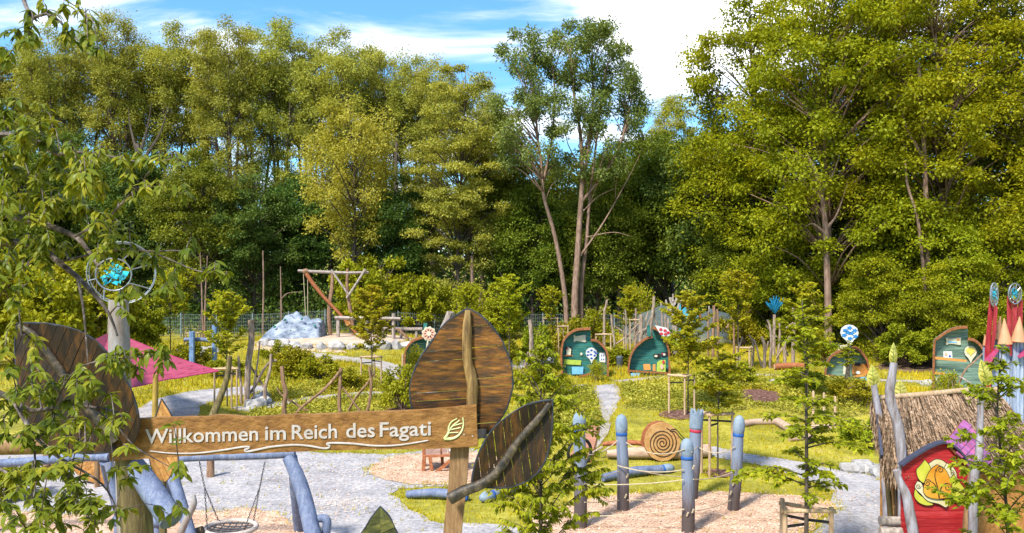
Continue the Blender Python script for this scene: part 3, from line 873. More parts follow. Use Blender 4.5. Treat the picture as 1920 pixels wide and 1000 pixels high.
# ---- the wood behind the playground, tree by tree: (px, depth, kind, height, rotation, label)
def tall(px, top, D):
    """height that reaches photo row `top`"""
    return CAMZ + (500 - top) / F * D - H(xat(px, D), D)
WOOD = [
 (-40, 40, 78, 'willow_c', 'tall pale willow at the far left edge, mostly behind the cherry branches'),
 (95, 48, 77, 'willow_a', 'tall pale willow rising behind the topmost cherry sprays'),
 (215, 22, 78, 'willow_b', 'tallest pale willow of the left row, its crown rounded, right of the cherry tip'),
 (318, 48, 80, 'willow_c', 'tall pale willow with a small orange patch beside it, fourth from the left edge'),
 (425, 34, 77, 'willow_a', 'tall pale willow above the pink sun sail, fifth from the left edge'),
 (530, 36, 79, 'willow_b', 'tall pale willow with dark forked trunk above the blue climbing rock'),
 (628, 58, 77, 'willow_c', 'tall pale willow standing directly behind the bright golden willow'),
 (720, 84, 80, 'willow_a', 'tall pale willow whose slim stems show sky right of the golden willow'),
 (155, 62, 82, 'willow_c', 'pale willow filling in left of the tallest willow'),
 (370, 62, 82, 'willow_b', 'pale willow filling in above the two thin pale trunks'),
 (578, 66, 82, 'willow_a', 'pale willow filling in left behind the golden willow'),
 (775, 108, 80, 'willow_c', 'pale willow left of the tree with layered sprays'),
 (45, 70, 81, 'willow_b', 'pale willow squeezed between the two leftmost willows'),
 (268, 66, 82, 'willow_a', 'pale willow filling in right of the tallest willow'),
 (478, 56, 82, 'willow_c', 'pale willow filling in left of the dark forked trunk over the rock'),
 (676, 84, 82, 'willow_b', 'pale willow filling in right behind the golden willow'),
 (-90, 50, 80, 'willow_b', 'pale willow at the outermost left edge'),
 (815, 104, 79, 'willow_a', 'slim pale willow directly left of the layered-spray tree'),
 (905, 150, 80, 'willow_b', 'slim pale willow peeping out between the layered-spray tree and the ash'),
 (1262, 178, 79, 'willow_b', 'greyish green tree standing right of the open ash'),
]
rn = random.Random(5)
for px, top, D, key, lab in WOOD:
    hh = {'willow_a': 28.0, 'willow_b': 28.0, 'willow_c': 28.0}[key]
    plant('willow_tree', key, lab, 'tree', gz(xat(px, D), D), tall(px, top, D) / (hh * 0.985), rn.uniform(0, 6.28), 'trees of the wood behind the playground')
MID = [
 (15, 280, 66, 'lime_b', 14, 'lime_tree', 'green bushy tree at the left edge behind the cherry'),
 (120, 250, 71, 'alder_a', 16, 'alder_tree', 'dark bushy tree under the left willows, left of the dark forked trunk'),
 (240, 285, 70, 'alder_b', 15, 'alder_tree', 'dark bushy tree behind the wire ring ornament'),
 (375, 288, 66, 'lime_a', 17, 'lime_tree', 'fresh green bushy tree above the blue posts'),
 (475, 330, 67, 'alder_a', 16, 'alder_tree', 'dark bushy tree left above the climbing rock'),
 (560, 330, 71, 'alder_b', 15, 'alder_tree', 'dark bushy tree behind the left end of the beam frame'),
 (740, 330, 68, 'alder_a', 16, 'alder_tree', 'dark bushy tree right of the golden willow'),
 (930, 235, 72, 'lime_a', 17, 'lime_tree', 'green bushy tree in the gap left of the open ash'),
 (1045, 285, 73, 'lime_a', 17, 'lime_tree', 'green bushy tree right behind the stems of the open ash'),
 (1150, 290, 72, 'lime_b', 14, 'lime_tree', 'green bushy tree right of the reddish ash stems'),
 (1245, 270, 69, 'lime_b', 14, 'lime_tree', 'green bushy tree over the dark leaning trunks'),
 (1330, 215, 66, 'alder_a', 16, 'alder_tree', 'dark bushy tree behind the slender bare trunk'),
 (660, 175, 65, 'golden', 18.5, 'golden_willow', 'bright golden-yellow willow standing out among the darker trees'),
 (860, 112, 66, 'tier_hornbeam', 25, 'hornbeam_tree', 'tall tree with drooping layered sprays left of the open ash'),
 (1420, -40, 60, 'maple_b', 25, 'maple_tree', 'big yellow-green tree at the right of the sky gap'),
 (1552, -130, 53, 'maple_a', 27, 'maple_tree', 'huge yellow-green maple with a reddish trunk above the right huts'),
 (1665, -60, 58, 'maple_b', 25, 'maple_tree', 'big yellow-green tree just right of the reddish maple trunk'),
 (1760, -150, 51, 'maple_a', 27, 'maple_tree', 'huge yellow-green tree with pale upper stems near the right edge'),
 (1900, -120, 52, 'spruce_like', 24, 'conifer_tree', 'dark conifer-like tree at the right edge of the picture'),
 (1980, -60, 47, 'maple_b', 25, 'maple_tree', 'yellow-green tree at the far right edge behind the red towers'),
 (1600, 330, 56, 'maple_low', 11, 'young_maple', 'low spreading yellow-green tree below the huge maple trunk'),
 (1720, 350, 50, 'maple_low', 11, 'young_maple', 'low spreading yellow-green tree behind the two right huts'),
 (1460, 370, 57, 'maple_low', 11, 'young_maple', 'low spreading yellow-green tree behind the blue plume sculpture'),
 (1850, 400, 47, 'maple_low', 11, 'young_maple', 'low yellow-green tree behind the red towers'),
 (1205, 232, 75, 'lime_a', 17, 'lime_tree', 'green bushy tree filling the gap right of the open ash'),
 (1500, 455, 55, 'maple_low', 11, 'young_maple', 'low yellow-green tree left below the huge maple trunk'),
 (1655, 465, 49, 'maple_low', 11, 'young_maple', 'low yellow-green tree right of the blue flower sign'),
 (1795, 470, 46, 'maple_low', 11, 'young_maple', 'low yellow-green tree above the faded green hut'),
 (1118, 345, 66, 'lime_b', 14, 'lime_tree', 'fresh green tree right behind the reddish ash stems'),
 (1000, 350, 66.5, 'lime_b', 14, 'lime_tree', 'fresh green tree behind the left ash stem'),
 (1370, 420, 60, 'lime_b', 14, 'lime_tree', 'small green tree at the foot of the wood left of the blue plume'),
]
for px, top, D, key, hh, nm, lab in MID:
    s_ = tall(px, top, D) / (hh * 0.985)
    plant(nm, key, lab, 'tree', gz(xat(px, D), D), s_, rn.uniform(0, 6.28), 'trees of the wood behind the playground', wide=min(s_, 1.15))

# slim bare trunks at the edge of the wood
def bare(pts, D, r0, r1, label, mat=BARK_R, name='bare_trunk', side=(), leaves=None):
    p3 = PL(pts, D)
    b = gz(p3[-1].x, p3[-1].y, -0.1)
    t = thing(name, label, 'tree', b, 'slim trunks at the edge of the wood')
    mk('trunk', log_mb([b] + p3[::-1], [r0, r1], 7, 14, 0.06, len(label)), mat, t, True)
    for sp in side:
        mk('branch', log_mb(PL(sp, D), [r1 * 0.9 + 0.015, 0.012], 5, 6, 0.05, 3), mat, t, True)
    if leaves:
        rg_ = np.random.default_rng(len(label))
        cc = np.array([tuple(P(a, b_, D + rg_.uniform(-0.6, 0.6)) - b) for a, b_ in leaves])
        v, f = clump_leaves(rg_, cc, rg_.uniform(0.3, 0.7, len(cc)), 60, 0.32, 0.2, 0.5, 0.3, 0.8)
        mk_data('crown', np_mesh('crown', v, f, LF_DRK), t)
bare([(1336, 190), (1340, 260), (1350, 350), (1366, 440), (1372, 560)], 63, 0.16, 0.05, 'slender pale bare trunk left of the huge maple, dark tuft on top', side=[((1345, 300), (1310, 330), (1280, 350)), ((1350, 360), (1375, 330)), ((1352, 370), (1330, 385))],
     leaves=[(1330, 150), (1315, 165), (1345, 140), (1325, 125), (1350, 165), (1305, 150), (1335, 180), (1300, 190), (1320, 200), (1360, 180)])
bare([(375, 470), (378, 540), (380, 610)], 60, 0.08, 0.04, 'left one of two thin pale trunks above the blue posts')
bare([(389, 480), (386, 540), (384, 610)], 60.5, 0.09, 0.04, 'right one of two thin pale trunks above the blue posts')
bare([(526, 500), (527, 550), (528, 610)], 62, 0.08, 0.04, 'thin pale trunk behind the climbing rock, its side shoot arching right', side=[((528, 560), (540, 550), (568, 547))])
bare([(493, 470), (494, 540), (493, 615)], 63, 0.09, 0.05, 'thin pale trunk left of the climbing rock')
bare([(258, 270), (262, 300), (258, 420), (262, 610)], 74, 0.28, 0.18, 'dark forked trunk in the middle of the left willows', BARK, side=[((258, 290), (245, 240), (240, 200)), ((258, 300), (275, 245), (285, 190)), ((262, 310), (300, 250), (315, 200))])
bare([(744, 260), (742, 330), (746, 420), (752, 600)], 73, 0.26, 0.14, 'dark slim trunk right of the golden willow', BARK, side=[((742, 350), (728, 300), (722, 270))])
bare([(1275, 400), (1245, 470), (1205, 545), (1185, 620)], 68, 0.30, 0.20, 'dark leaning trunk right of the open ash', BARK)
bare([(1220, 520), (1250, 560), (1262, 620)], 68.5, 0.12, 0.16, 'short dark trunk crossing the leaning trunk', BARK)
bare([(1722, 120), (1728, 200), (1735, 330), (1740, 560)], 48.5, 0.20, 0.10, 'pale grey stem rising through the right foliage', BARK_R, side=[((1733, 300), (1700, 240), (1690, 200)), ((1730, 250), (1755, 170), (1765, 120))])
bare([(1512, 290), (1532, 330), (1545, 400), (1549, 470), (1552, 560), (1553, 640)], 49.6, 0.26, 0.09, 'reddish bare trunk standing in front of the huge maple crown', BARK_R, side=[((1545, 380), (1520, 350), (1490, 335)), ((1549, 430), (1570, 400), (1590, 340)), ((1540, 365), (1560, 330), (1575, 290)), ((1549, 440), (1525, 420), (1510, 425))])
bare([(1697, 300), (1702, 350), (1722, 420), (1735, 560)], 47.5, 0.12, 0.05, 'short broken pale stem in the right foliage', BARK_R)
bare([(1640, 560), (1642, 600), (1645, 650)], 50, 0.30, 0.26, 'thick dark trunk behind the blue flower panel', BARK)
bare([(1718, 560), (1718, 600), (1716, 640)], 49, 0.26, 0.22, 'thick trunk left of the faded green hut', BARK)
bare([(885, 480), (886, 540), (892, 620)], 64, 0.16, 0.12, 'brown trunk just above the tip of the big leaf', BARK_R)
bare([(1158, 440), (1160, 520), (1160, 610)], 66, 0.15, 0.11, 'slim straight brown trunk right of the ash stems', BARK_R)
bare([(918, 470), (950, 540), (965, 600)], 65, 0.07, 0.04, 'thin leaning dead stem left of the ash', BARK_R)

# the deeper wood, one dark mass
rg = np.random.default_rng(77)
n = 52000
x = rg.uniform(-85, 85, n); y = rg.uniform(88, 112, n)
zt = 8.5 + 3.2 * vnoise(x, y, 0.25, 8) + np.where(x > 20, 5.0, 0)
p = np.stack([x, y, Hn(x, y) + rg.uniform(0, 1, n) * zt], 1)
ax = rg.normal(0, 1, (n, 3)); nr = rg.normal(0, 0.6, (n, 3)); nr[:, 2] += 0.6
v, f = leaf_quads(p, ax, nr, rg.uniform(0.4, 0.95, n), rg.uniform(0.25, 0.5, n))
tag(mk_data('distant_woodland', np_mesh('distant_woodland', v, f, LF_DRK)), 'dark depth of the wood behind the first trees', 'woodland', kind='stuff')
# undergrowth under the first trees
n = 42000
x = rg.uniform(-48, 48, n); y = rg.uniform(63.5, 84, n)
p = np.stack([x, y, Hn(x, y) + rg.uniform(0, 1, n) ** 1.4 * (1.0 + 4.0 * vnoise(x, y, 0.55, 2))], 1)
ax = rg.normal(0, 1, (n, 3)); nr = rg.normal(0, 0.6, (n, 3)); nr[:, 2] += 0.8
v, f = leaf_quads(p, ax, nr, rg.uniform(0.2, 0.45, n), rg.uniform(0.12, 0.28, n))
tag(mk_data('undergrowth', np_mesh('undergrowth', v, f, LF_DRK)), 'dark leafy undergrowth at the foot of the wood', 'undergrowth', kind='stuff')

# ---- shrubs at the foot of the wood and in the beds
def build_shrub(key, seed, mat, h=2.0, rx=1.2, n=26, per=170, ln=0.13, wd=0.08):
    rg = np.random.default_rng(seed)
    c = ellips(rg, n, (0, 0, h * 0.5), (rx, rx, h * 0.48), 0.45, -0.8)
    st = [([(0, 0, -0.1), (rg.normal(0, rx * 0.2), rg.normal(0, rx * 0.2), h * 0.5), (rg.normal(0, rx * 0.35), rg.normal(0, rx * 0.35), h * 0.9)], 0.03, 0.01) for _ in range(5)]
    mb = stem_tree(rg, st, c, 0.015, 4, 5, seed)
    proto(key, mb, clump_leaves(rg, c, rg.uniform(0.18, 0.42, len(c)) * (h / 2) ** 0.5, per, ln, wd, 0.85, 0.1, 0.6), BARK_R, mat)
build_shrub('shrub_a', 41, LF_SHR)
build_shrub('shrub_b', 42, LF_SHR, 1.5, 1.1)
build_shrub('shrub_big', 43, LF_SHR, 6.0, 3.2, 60, 260, 0.26, 0.17)
build_shrub('shrub_pale', 44, LF_SAP, 2.2, 0.9, 24, 130, 0.10, 0.06)
def shrub(px, py, D, key, h, base_h, lab, wide=None):
    s_ = h / base_h
    plant('shrub', key, lab, 'shrub', gz(xat(px, D), D), s_, rn.uniform(0, 6), 'shrubs in the beds and at the forest edge', wide=(wide or s_))
SHR = [
 (150, 44, 'shrub_big', 6.4, 6.0, 'large golden-green shrub behind the left leaf panel', 1.0),
 (30, 46, 'shrub_big', 6.6, 6.0, 'large golden-green shrub at the left edge behind the cherry', 1.0),
 (265, 50, 'shrub_big', 4.0, 6.0, 'golden-green shrub behind the pink sun sail', 0.55),
 (700, 63, 'shrub_big', 6.5, 6.0, 'bright yellow-green bush behind the beam frame', 1.0),
 (790, 63.5, 'shrub_big', 5.2, 6.0, 'yellow-green bush above the hut with the pink flower', 0.8),
 (885, 58, 'shrub_pale', 4.2, 2.2, 'pale upright shrub left of the tip of the tall leaf', 1.4),
 (920, 61, 'shrub_big', 4.6, 6.0, 'green bush left of the ash stems', 0.75),
 (1195, 60, 'shrub_pale', 4.6, 2.2, 'slim yellow-green shrub right of the ash stems', 1.3),
 (1115, 57, 'shrub_a', 3.0, 2.0, 'leafy shrub below the ash stems, above the left green hut', 1.3),
 (1060, 52, 'shrub_a', 2.4, 2.0, 'yellow shrub beside the stake frame above the left green hut', 1.2),
 (1010, 50, 'shrub_b', 2.0, 1.5, 'bright yellow shrub left of the green hut', 1.0),
 (1390, 56, 'shrub_a', 3.0, 2.0, 'yellow-green shrub left of the blue plume', 1.3),
 (1440, 58, 'shrub_big', 3.6, 6.0, 'dark-footed green bush behind the bare branch poles', 0.6),
 (1780, 31, 'shrub_pale', 1.9, 2.2, 'yellow-green shrub in front of the faded green hut', 0.8),
 (1700, 46, 'shrub_big', 2.6, 6.0, 'green bush under the trees left of the faded hut', 0.5),
 (1540, 47, 'shrub_a', 2.0, 2.0, 'yellow-green shrub left of the blue flower panel', 1.0),
 (362, 47, 'shrub_b', 1.3, 1.5, 'mound of yellow flowers between the blue posts', 1.1),
 (545, 42, 'shrub_b', 1.5, 1.5, 'yellow-green shrub below the climbing rock', 1.2),
 (600, 41, 'shrub_b', 1.2, 1.5, 'low yellow-green shrub beside the rising path', 1.1),
 (520, 46, 'shrub_a', 1.6, 2.0, 'small shrub at the left foot of the climbing rock', 0.8),
 (755, 33.0, 'shrub_a', 2.1, 2.0, 'leafy shrub on a bark ring left of the tall leaf', 0.8),
 (780, 40, 'shrub_pale', 2.0, 2.2, 'pale shrub in front of the hut with the pink flower', 0.8),
 (1118, 40.8, 'shrub_pale', 1.1, 2.2, 'orange-tinged shrub in front of the left green hut', 0.6),
 (1040, 36, 'shrub_b', 0.75, 1.5, 'bushy yellow shrub left of the gravel path', 0.9),
 (995, 38, 'shrub_a', 1.5, 2.0, 'yellow-green shrub right of the tall leaf', 0.8),
 (950, 46, 'shrub_a', 1.8, 2.0, 'yellow-green shrub behind the tall leaf', 1.0),
 (1385, 38, 'shrub_b', 1.1, 1.5, 'low shrub beside the bark patch on the bank', 1.0),
 (1500, 36, 'shrub_b', 0.9, 1.5, 'low shrub on the bank left of the leaf-topped poles', 1.0),
 (1600, 33, 'shrub_b', 0.9, 1.5, 'low shrub on the bank close to the leaf-topped poles', 1.0),
 (1625, 26.5, 'shrub_b', 0.9, 1.5, 'low shrub beside the thatched house and the path', 0.8),
 (430, 42, 'shrub_b', 0.9, 1.5, 'low shrub behind the staked tree by the sail', 1.1),
 (650, 38.5, 'shrub_b', 0.9, 1.5, 'low shrub behind the branch fence', 1.0),
 (1250, 50, 'shrub_b', 1.6, 1.5, 'yellow shrub behind the hut with the red flower', 1.2),
 (1155, 47, 'shrub_b', 1.0, 1.5, 'yellow-green shrub behind the dark bin', 1.3),
 (1900, 22, 'shrub_b', 1.4, 1.5, 'yellow-green shrub at the right edge behind the staked sapling', 1.0),
]
for px, D, key, h, bh, lab, wd_ in SHR:
    shrub(px, 0, D, key, h, bh, lab, wd_)

# ---- young staked trees
def sapling_data(key, seed, h, low, width, nb, ln, wd, dens, rise, mat, bark=BARK, sub=True, hang=0.35, r0=0.03, taper=0.8, oval=False, jit=False, arch=0.08):
    rg = np.random.default_rng(seed)
    mb = MB()
    lead = smooth_path([(0, 0, -0.1), (rg.normal(0, 0.03), rg.normal(0, 0.03), h * 0.4), (rg.normal(0, 0.06), rg.normal(0, 0.06), h * 0.75), (rg.normal(0, 0.05), rg.normal(0, 0.05), h)], 16)
    mb.tube(lead, list(np.linspace(r0, 0.006, 17)), 6, 0.05, seed)
    la = np.array([tuple(p) for p in lead])
    Pp, A_ = [], []
    def leaves_on(path, d0):
        for i in range(len(path) - 1):
            a, b = np.array(path[i]), np.array(path[i + 1])
            L_ = np.linalg.norm(b - a)
            n = rg.poisson(L_ * dens)
            if n:
                t = rg.uniform(0, 1, (n, 1))
                Pp.append(a + (b - a) * t)
                d = (b - a) / (L_ + 1e-9)
                s_ = rg.normal(0, 1, (n, 3)); s_ -= (s_ @ d)[:, None] * d
                s_ /= np.linalg.norm(s_, axis=1, keepdims=True)
                s_[:, 2] *= 0.35
                A_.append(d * 0.55 + s_ - np.array([0, 0, hang]))
    for i in range(nb):
        t = i / (nb - 1)
        z = h * (low + (0.97 - low) * t) + (rg.normal(0, 0.12) if jit else 0)
        k = int(np.clip(np.searchsorted(la[:, 2], z), 1, 16))
        o = Vector(la[k - 1]).lerp(Vector(la[k]), float(np.clip((z - la[k - 1, 2]) / (la[k, 2] - la[k - 1, 2] + 1e-6), 0, 1)))
        a = i * 2.4 + rg.normal(0, 0.4)
        L_ = width * (1 - taper * t ** 1.2) * rg.uniform(0.7, 1.12) * (0.55 + 0.45 * min(1, t / 0.12 + 0.3))
        if jit: L_ *= rg.uniform(0.55, 1.25)
        if oval:
            L_ = width * (math.sin(math.pi * (0.12 + 0.86 * t) ** 0.75) * 0.85 + 0.12) * rg.uniform(0.65, 1.15)
        e = o + Vector((math.cos(a) * L_, math.sin(a) * L_, L_ * rise * rg.uniform(0.6, 1.3)))
        m = o.lerp(e, 0.55) + Vector((rg.normal(0, 0.06) * L_, rg.normal(0, 0.06) * L_, L_ * arch))
        e.z -= L_ * (0.02 + arch)
        path = smooth_path([o, m, e], 6)
        mb.tube(path, list(np.linspace(r0 * 0.35, 0.003, 7)), 4, 0, seed)
        leaves_on([tuple(p) for p in path[1:]], None)
        if sub:
            for _ in range(int(2 + L_ * 5)):
                q = path[int(rg.integers(1, 6))]
                a2 = a + rg.choice([-1, 1]) * rg.uniform(0.5, 1.1)
                l2 = L_ * rg.uniform(0.2, 0.42)
                e2 = q + Vector((math.cos(a2) * l2, math.sin(a2) * l2, l2 * rise * 0.6 - l2 * 0.1))
                p2 = smooth_path([q, q.lerp(e2, 0.5) + Vector((0, 0, l2 * 0.06)), e2], 3)
                mb.tube(p2, [0.005, 0.004, 0.003, 0.002], 3, 0, 0)
                leaves_on([tuple(p) for p in p2], None)
    leaves_on([tuple(p) for p in lead[9:]], None)
    p = np.concatenate(Pp); ax = np.concatenate(A_)
    n = len(p)
    nr = rg.normal(0, 0.4, (n, 3)); nr[:, 2] += 1
    s_ = rg.uniform(0.65, 1.2, n)
    proto(key, mb, leaf_quads(p, ax, nr, ln * s_, wd * s_, 0.2), bark, mat)
sapling_data('sap_a', 51, 4.2, 0.34, 1.0, 40, 0.13, 0.085, 62, 0.95, LF_SAP, oval=True)
sapling_data('sap_b', 52, 4.2, 0.38, 0.85, 34, 0.13, 0.085, 56, 1.3, LF_SAP, oval=True)
sapling_data('sap_c', 53, 4.2, 0.46, 0.95, 40, 0.12, 0.078, 80, 0.45, LF_SAP, oval=True, jit=True)
sapling_data('horn_front', 54, 4.9, 0.14, 1.15, 64, 0.12, 0.048, 72, 0.85, LF_HRN, hang=0.8, r0=0.045, oval=True, jit=True, arch=0.24)
sapling_data('layered', 55, 4.6, 0.30, 0.95, 44, 0.105, 0.062, 66, 0.18, LF_HRN, hang=0.25, r0=0.042, taper=0.68, jit=True)
sapling_data('right_front', 56, 4.9, 0.12, 0.95, 50, 0.12, 0.078, 42, 0.7, LF_HRN, hang=0.4, r0=0.035, oval=True, jit=True, arch=0.2)
SAP = [
 # px, ground depth, kind, proto height, height, label
 (1012, 13.6, 'horn_front', 4.9, 4.75, 'bushy young hornbeam right behind the lower right leaf'),
 (1511, 15.3, 'layered', 4.6, 5.35, 'young tree with flat layered branches inside the lower right stake frame'),
 (1886, 13.0, 'right_front', 4.9, 4.75, 'leafy young tree at the right edge in front of the thatched house'),
 (1346, 23.0, 'sap_c', 4.2, 3.95, 'round-crowned young tree in the stake frame behind the rope poles'),
 (1290, 32.0, 'sap_a', 4.2, 4.9, 'yellow-green young tree covering the right side of the red-flower hut'),
 (1513, 33.0, 'sap_a', 4.2, 5.0, 'tall yellow-green young tree on the bank behind the layered sapling'),
 (426, 34.0, 'sap_b', 4.2, 4.9, 'young tree behind the mossy leaning post at the sail tip'),
 (697, 38.0, 'sap_a', 4.2, 5.0, 'young tree in a stake frame before the beam frame'),
 (955, 44.0, 'sap_a', 4.2, 5.4, 'light yellow young tree right of the tip of the tall leaf'),
 (1385, 44.0, 'sap_b', 4.2, 5.6, 'young tree above the stake frame beside the bare branch poles'),
 (875, 52.0, 'sap_b', 4.2, 4.6, 'light young tree left of the tip of the tall leaf'),
 (320, 52.0, 'sap_b', 4.2, 5.4, 'slim young tree beyond the pink sail'),
 (345, 56.0, 'sap_b', 4.2, 5.6, 'slim young tree behind the blue posts'),
 (1033, 55.0, 'sap_b', 4.2, 4.3, 'slim young tree in the small stake frame left of the ash stems'),
 (1180, 53.0, 'sap_a', 4.2, 4.4, 'young tree in the stake frame above the dark bin'),
 (1590, 36.0, 'sap_c', 4.2, 2.2, 'small young tree in front of the hut with the blue flower'),
]
for px, D, key, bh, h, lab in SAP:
    plant('young_tree', key, lab, 'young tree', gz(xat(px, D), D), h / bh, rn.uniform(0, 6.28), 'young planted trees')

# ================================================================== THE WELCOME GATE
def clip_half(poly, nx, ny, c):
    """part of a 2-D polygon where nx*x+ny*y >= c"""
    out = []
    for i in range(len(poly)):
        a, b = poly[i], poly[(i + 1) % len(poly)]
        da, db = nx * a[0] + ny * a[1] - c, nx * b[0] + ny * b[1] - c
        if da >= 0: out.append(a)
        if (da >= 0) != (db >= 0):
            t = da / (da - db)
            out.append((a[0] + (b[0] - a[0]) * t, a[1] + (b[1] - a[1]) * t))
    return out
def curve2(pts, n):
    return [(p.x, p.y) for p in smooth_path([Vector((a, b, 0)) for a, b in pts], n)]
def leaf_panel(parent, outline, ra, rb, D, seam, step, mat, rib_pts, rib_r, rib_mat, cup=0.35, seed=1, thick=0.024, gap=0.7, label=None, name='leaf_panel', rim_r=0.012, rib_front=0.03, seam2=None):
    """leaf of planks: rim with planks and a midrib"""
    rn_ = random.Random(seed)
    dx, dy = rb[0] - ra[0], rb[1] - ra[1]
    l_ = math.hypot(dx, dy); nx, ny = -dy / l_, dx / l_
    c0 = nx * ra[0] + ny * ra[1]
    def dep(p):
        return D - cup * abs(nx * p[0] + ny * p[1] - c0) / F * D
    rim = MB()
    rim.tube([P(a, b, dep((a, b)) + thick * 0.4) for a, b in outline], rim_r, 6, 0.05, seed, closed=True)
    part = mk(name, rim, W_RIM, parent, True, label)
    for sgn in (1, -1):
        half = clip_half(outline, nx * sgn, ny * sgn, c0 * sgn)
        if len(half) < 3: continue
        sx, sy = (seam if sgn > 0 or seam2 is None else seam2)
        q = math.hypot(sx, sy); ux, uy = -sy / q, sx / q
        vals = [ux * p[0] + uy * p[1] for p in half]
        s0 = min(vals) - rn_.uniform(0, step * 0.6)
        while s0 < max(vals):
            wd_ = step * rn_.uniform(0.85, 1.15)
            pl = clip_half(half, ux, uy, s0 + gap * (0.28 + 0.9 * rn_.uniform(0, 1) ** 4))
            if len(pl) > 2: pl = clip_half(pl, -ux, -uy, -(s0 + wd_ - gap * 0.25))
            s0 += wd_
            if len(pl) < 3: continue
            ar = abs(sum(pl[i][0] * pl[(i + 1) % len(pl)][1] - pl[(i + 1) % len(pl)][0] * pl[i][1] for i in range(len(pl)))) / 2
            if ar < 12: continue
            jd = rn_.uniform(-0.004, 0.004)
            mk('plank', MB().prism([P(a, b, dep((a, b)) + jd) for a, b in pl], (0, thick, 0)), mat, part)
    if rib_pts:
        mk('midrib', log_mb([P(a, b, D - rib_front) for a, b in rib_pts], [r_ / F * D for r_ in rib_r], 9, 18, 0.07, seed, flat=0.8), rib_mat, part, True)
    return part

GD = 8.6
gate = thing('welcome_gate', 'wooden welcome gate with carved board, leaf-shaped panels and log posts', 'gate', (xat(845, GD), GD, 0.0))
# right post
mb = MB()
pp = PL([(866, 775), (858, 900), (849, 1000), (843, 1150), (840, 1560)], GD)
for a, b in zip(pp[:-1], pp[1:]):
    pass
wd0 = 34 / F * GD
ring = []
for i, p in enumerate(pp):
    j = [0.0, 0.004, -0.003, 0.002, 0][i]
    ring += [p + Vector((-wd0 / 2 + j, -0.06, 0)), p + Vector((wd0 / 2 + j, -0.06, 0)), p + Vector((wd0 / 2 + j, 0.09, 0)), p + Vector((-wd0 / 2 + j, 0.09, 0))]
fs = []
for i in range(len(pp) - 1):
    for k in range(4):
        k2 = (k + 1) % 4
        fs.append((i * 4 + k, (i + 1) * 4 + k, (i + 1) * 4 + k2, i * 4 + k2))
fs += [(0, 1, 2, 3), tuple(len(ring) - 4 + k for k in (3, 2, 1, 0))]
mk('post', MB().add(ring, fs), W_POST, gate, label='squared brown post under the right end of the board')
# left post
mk('post', log_mb(PL([(228, 780), (238, 850), (250, 940), (258, 1000), (262, 1200), (264, 1560)], GD), [0.105, 0.12, 0.155, 0.165, 0.17, 0.175], 12, 20, 0.04, 4), W_MOSS, gate, True, 'round weathered log post behind the cherry twigs')
mk('beam', log_mb(PL([(-120, 838), (60, 834), (218, 832)], GD + 0.12), [0.105, 0.11, 0.105], 10, 12, 0.05, 7), W_POST, gate, True)
mk('brace', log_mb(PL([(244, 862), (285, 920), (322, 975)], [GD + 0.02, GD - 0.15, GD - 0.35]), [0.10, 0.125, 0.125], 12, 8, 0.04, 9), W_SWING, gate, True, 'thick blue-grey log slanting down from the left post')
mk('bracket', MB().bar(P(878, 813, GD + 0.12), P(912, 812, GD + 0.12), 0.08, 0.10), W_GREY, gate)
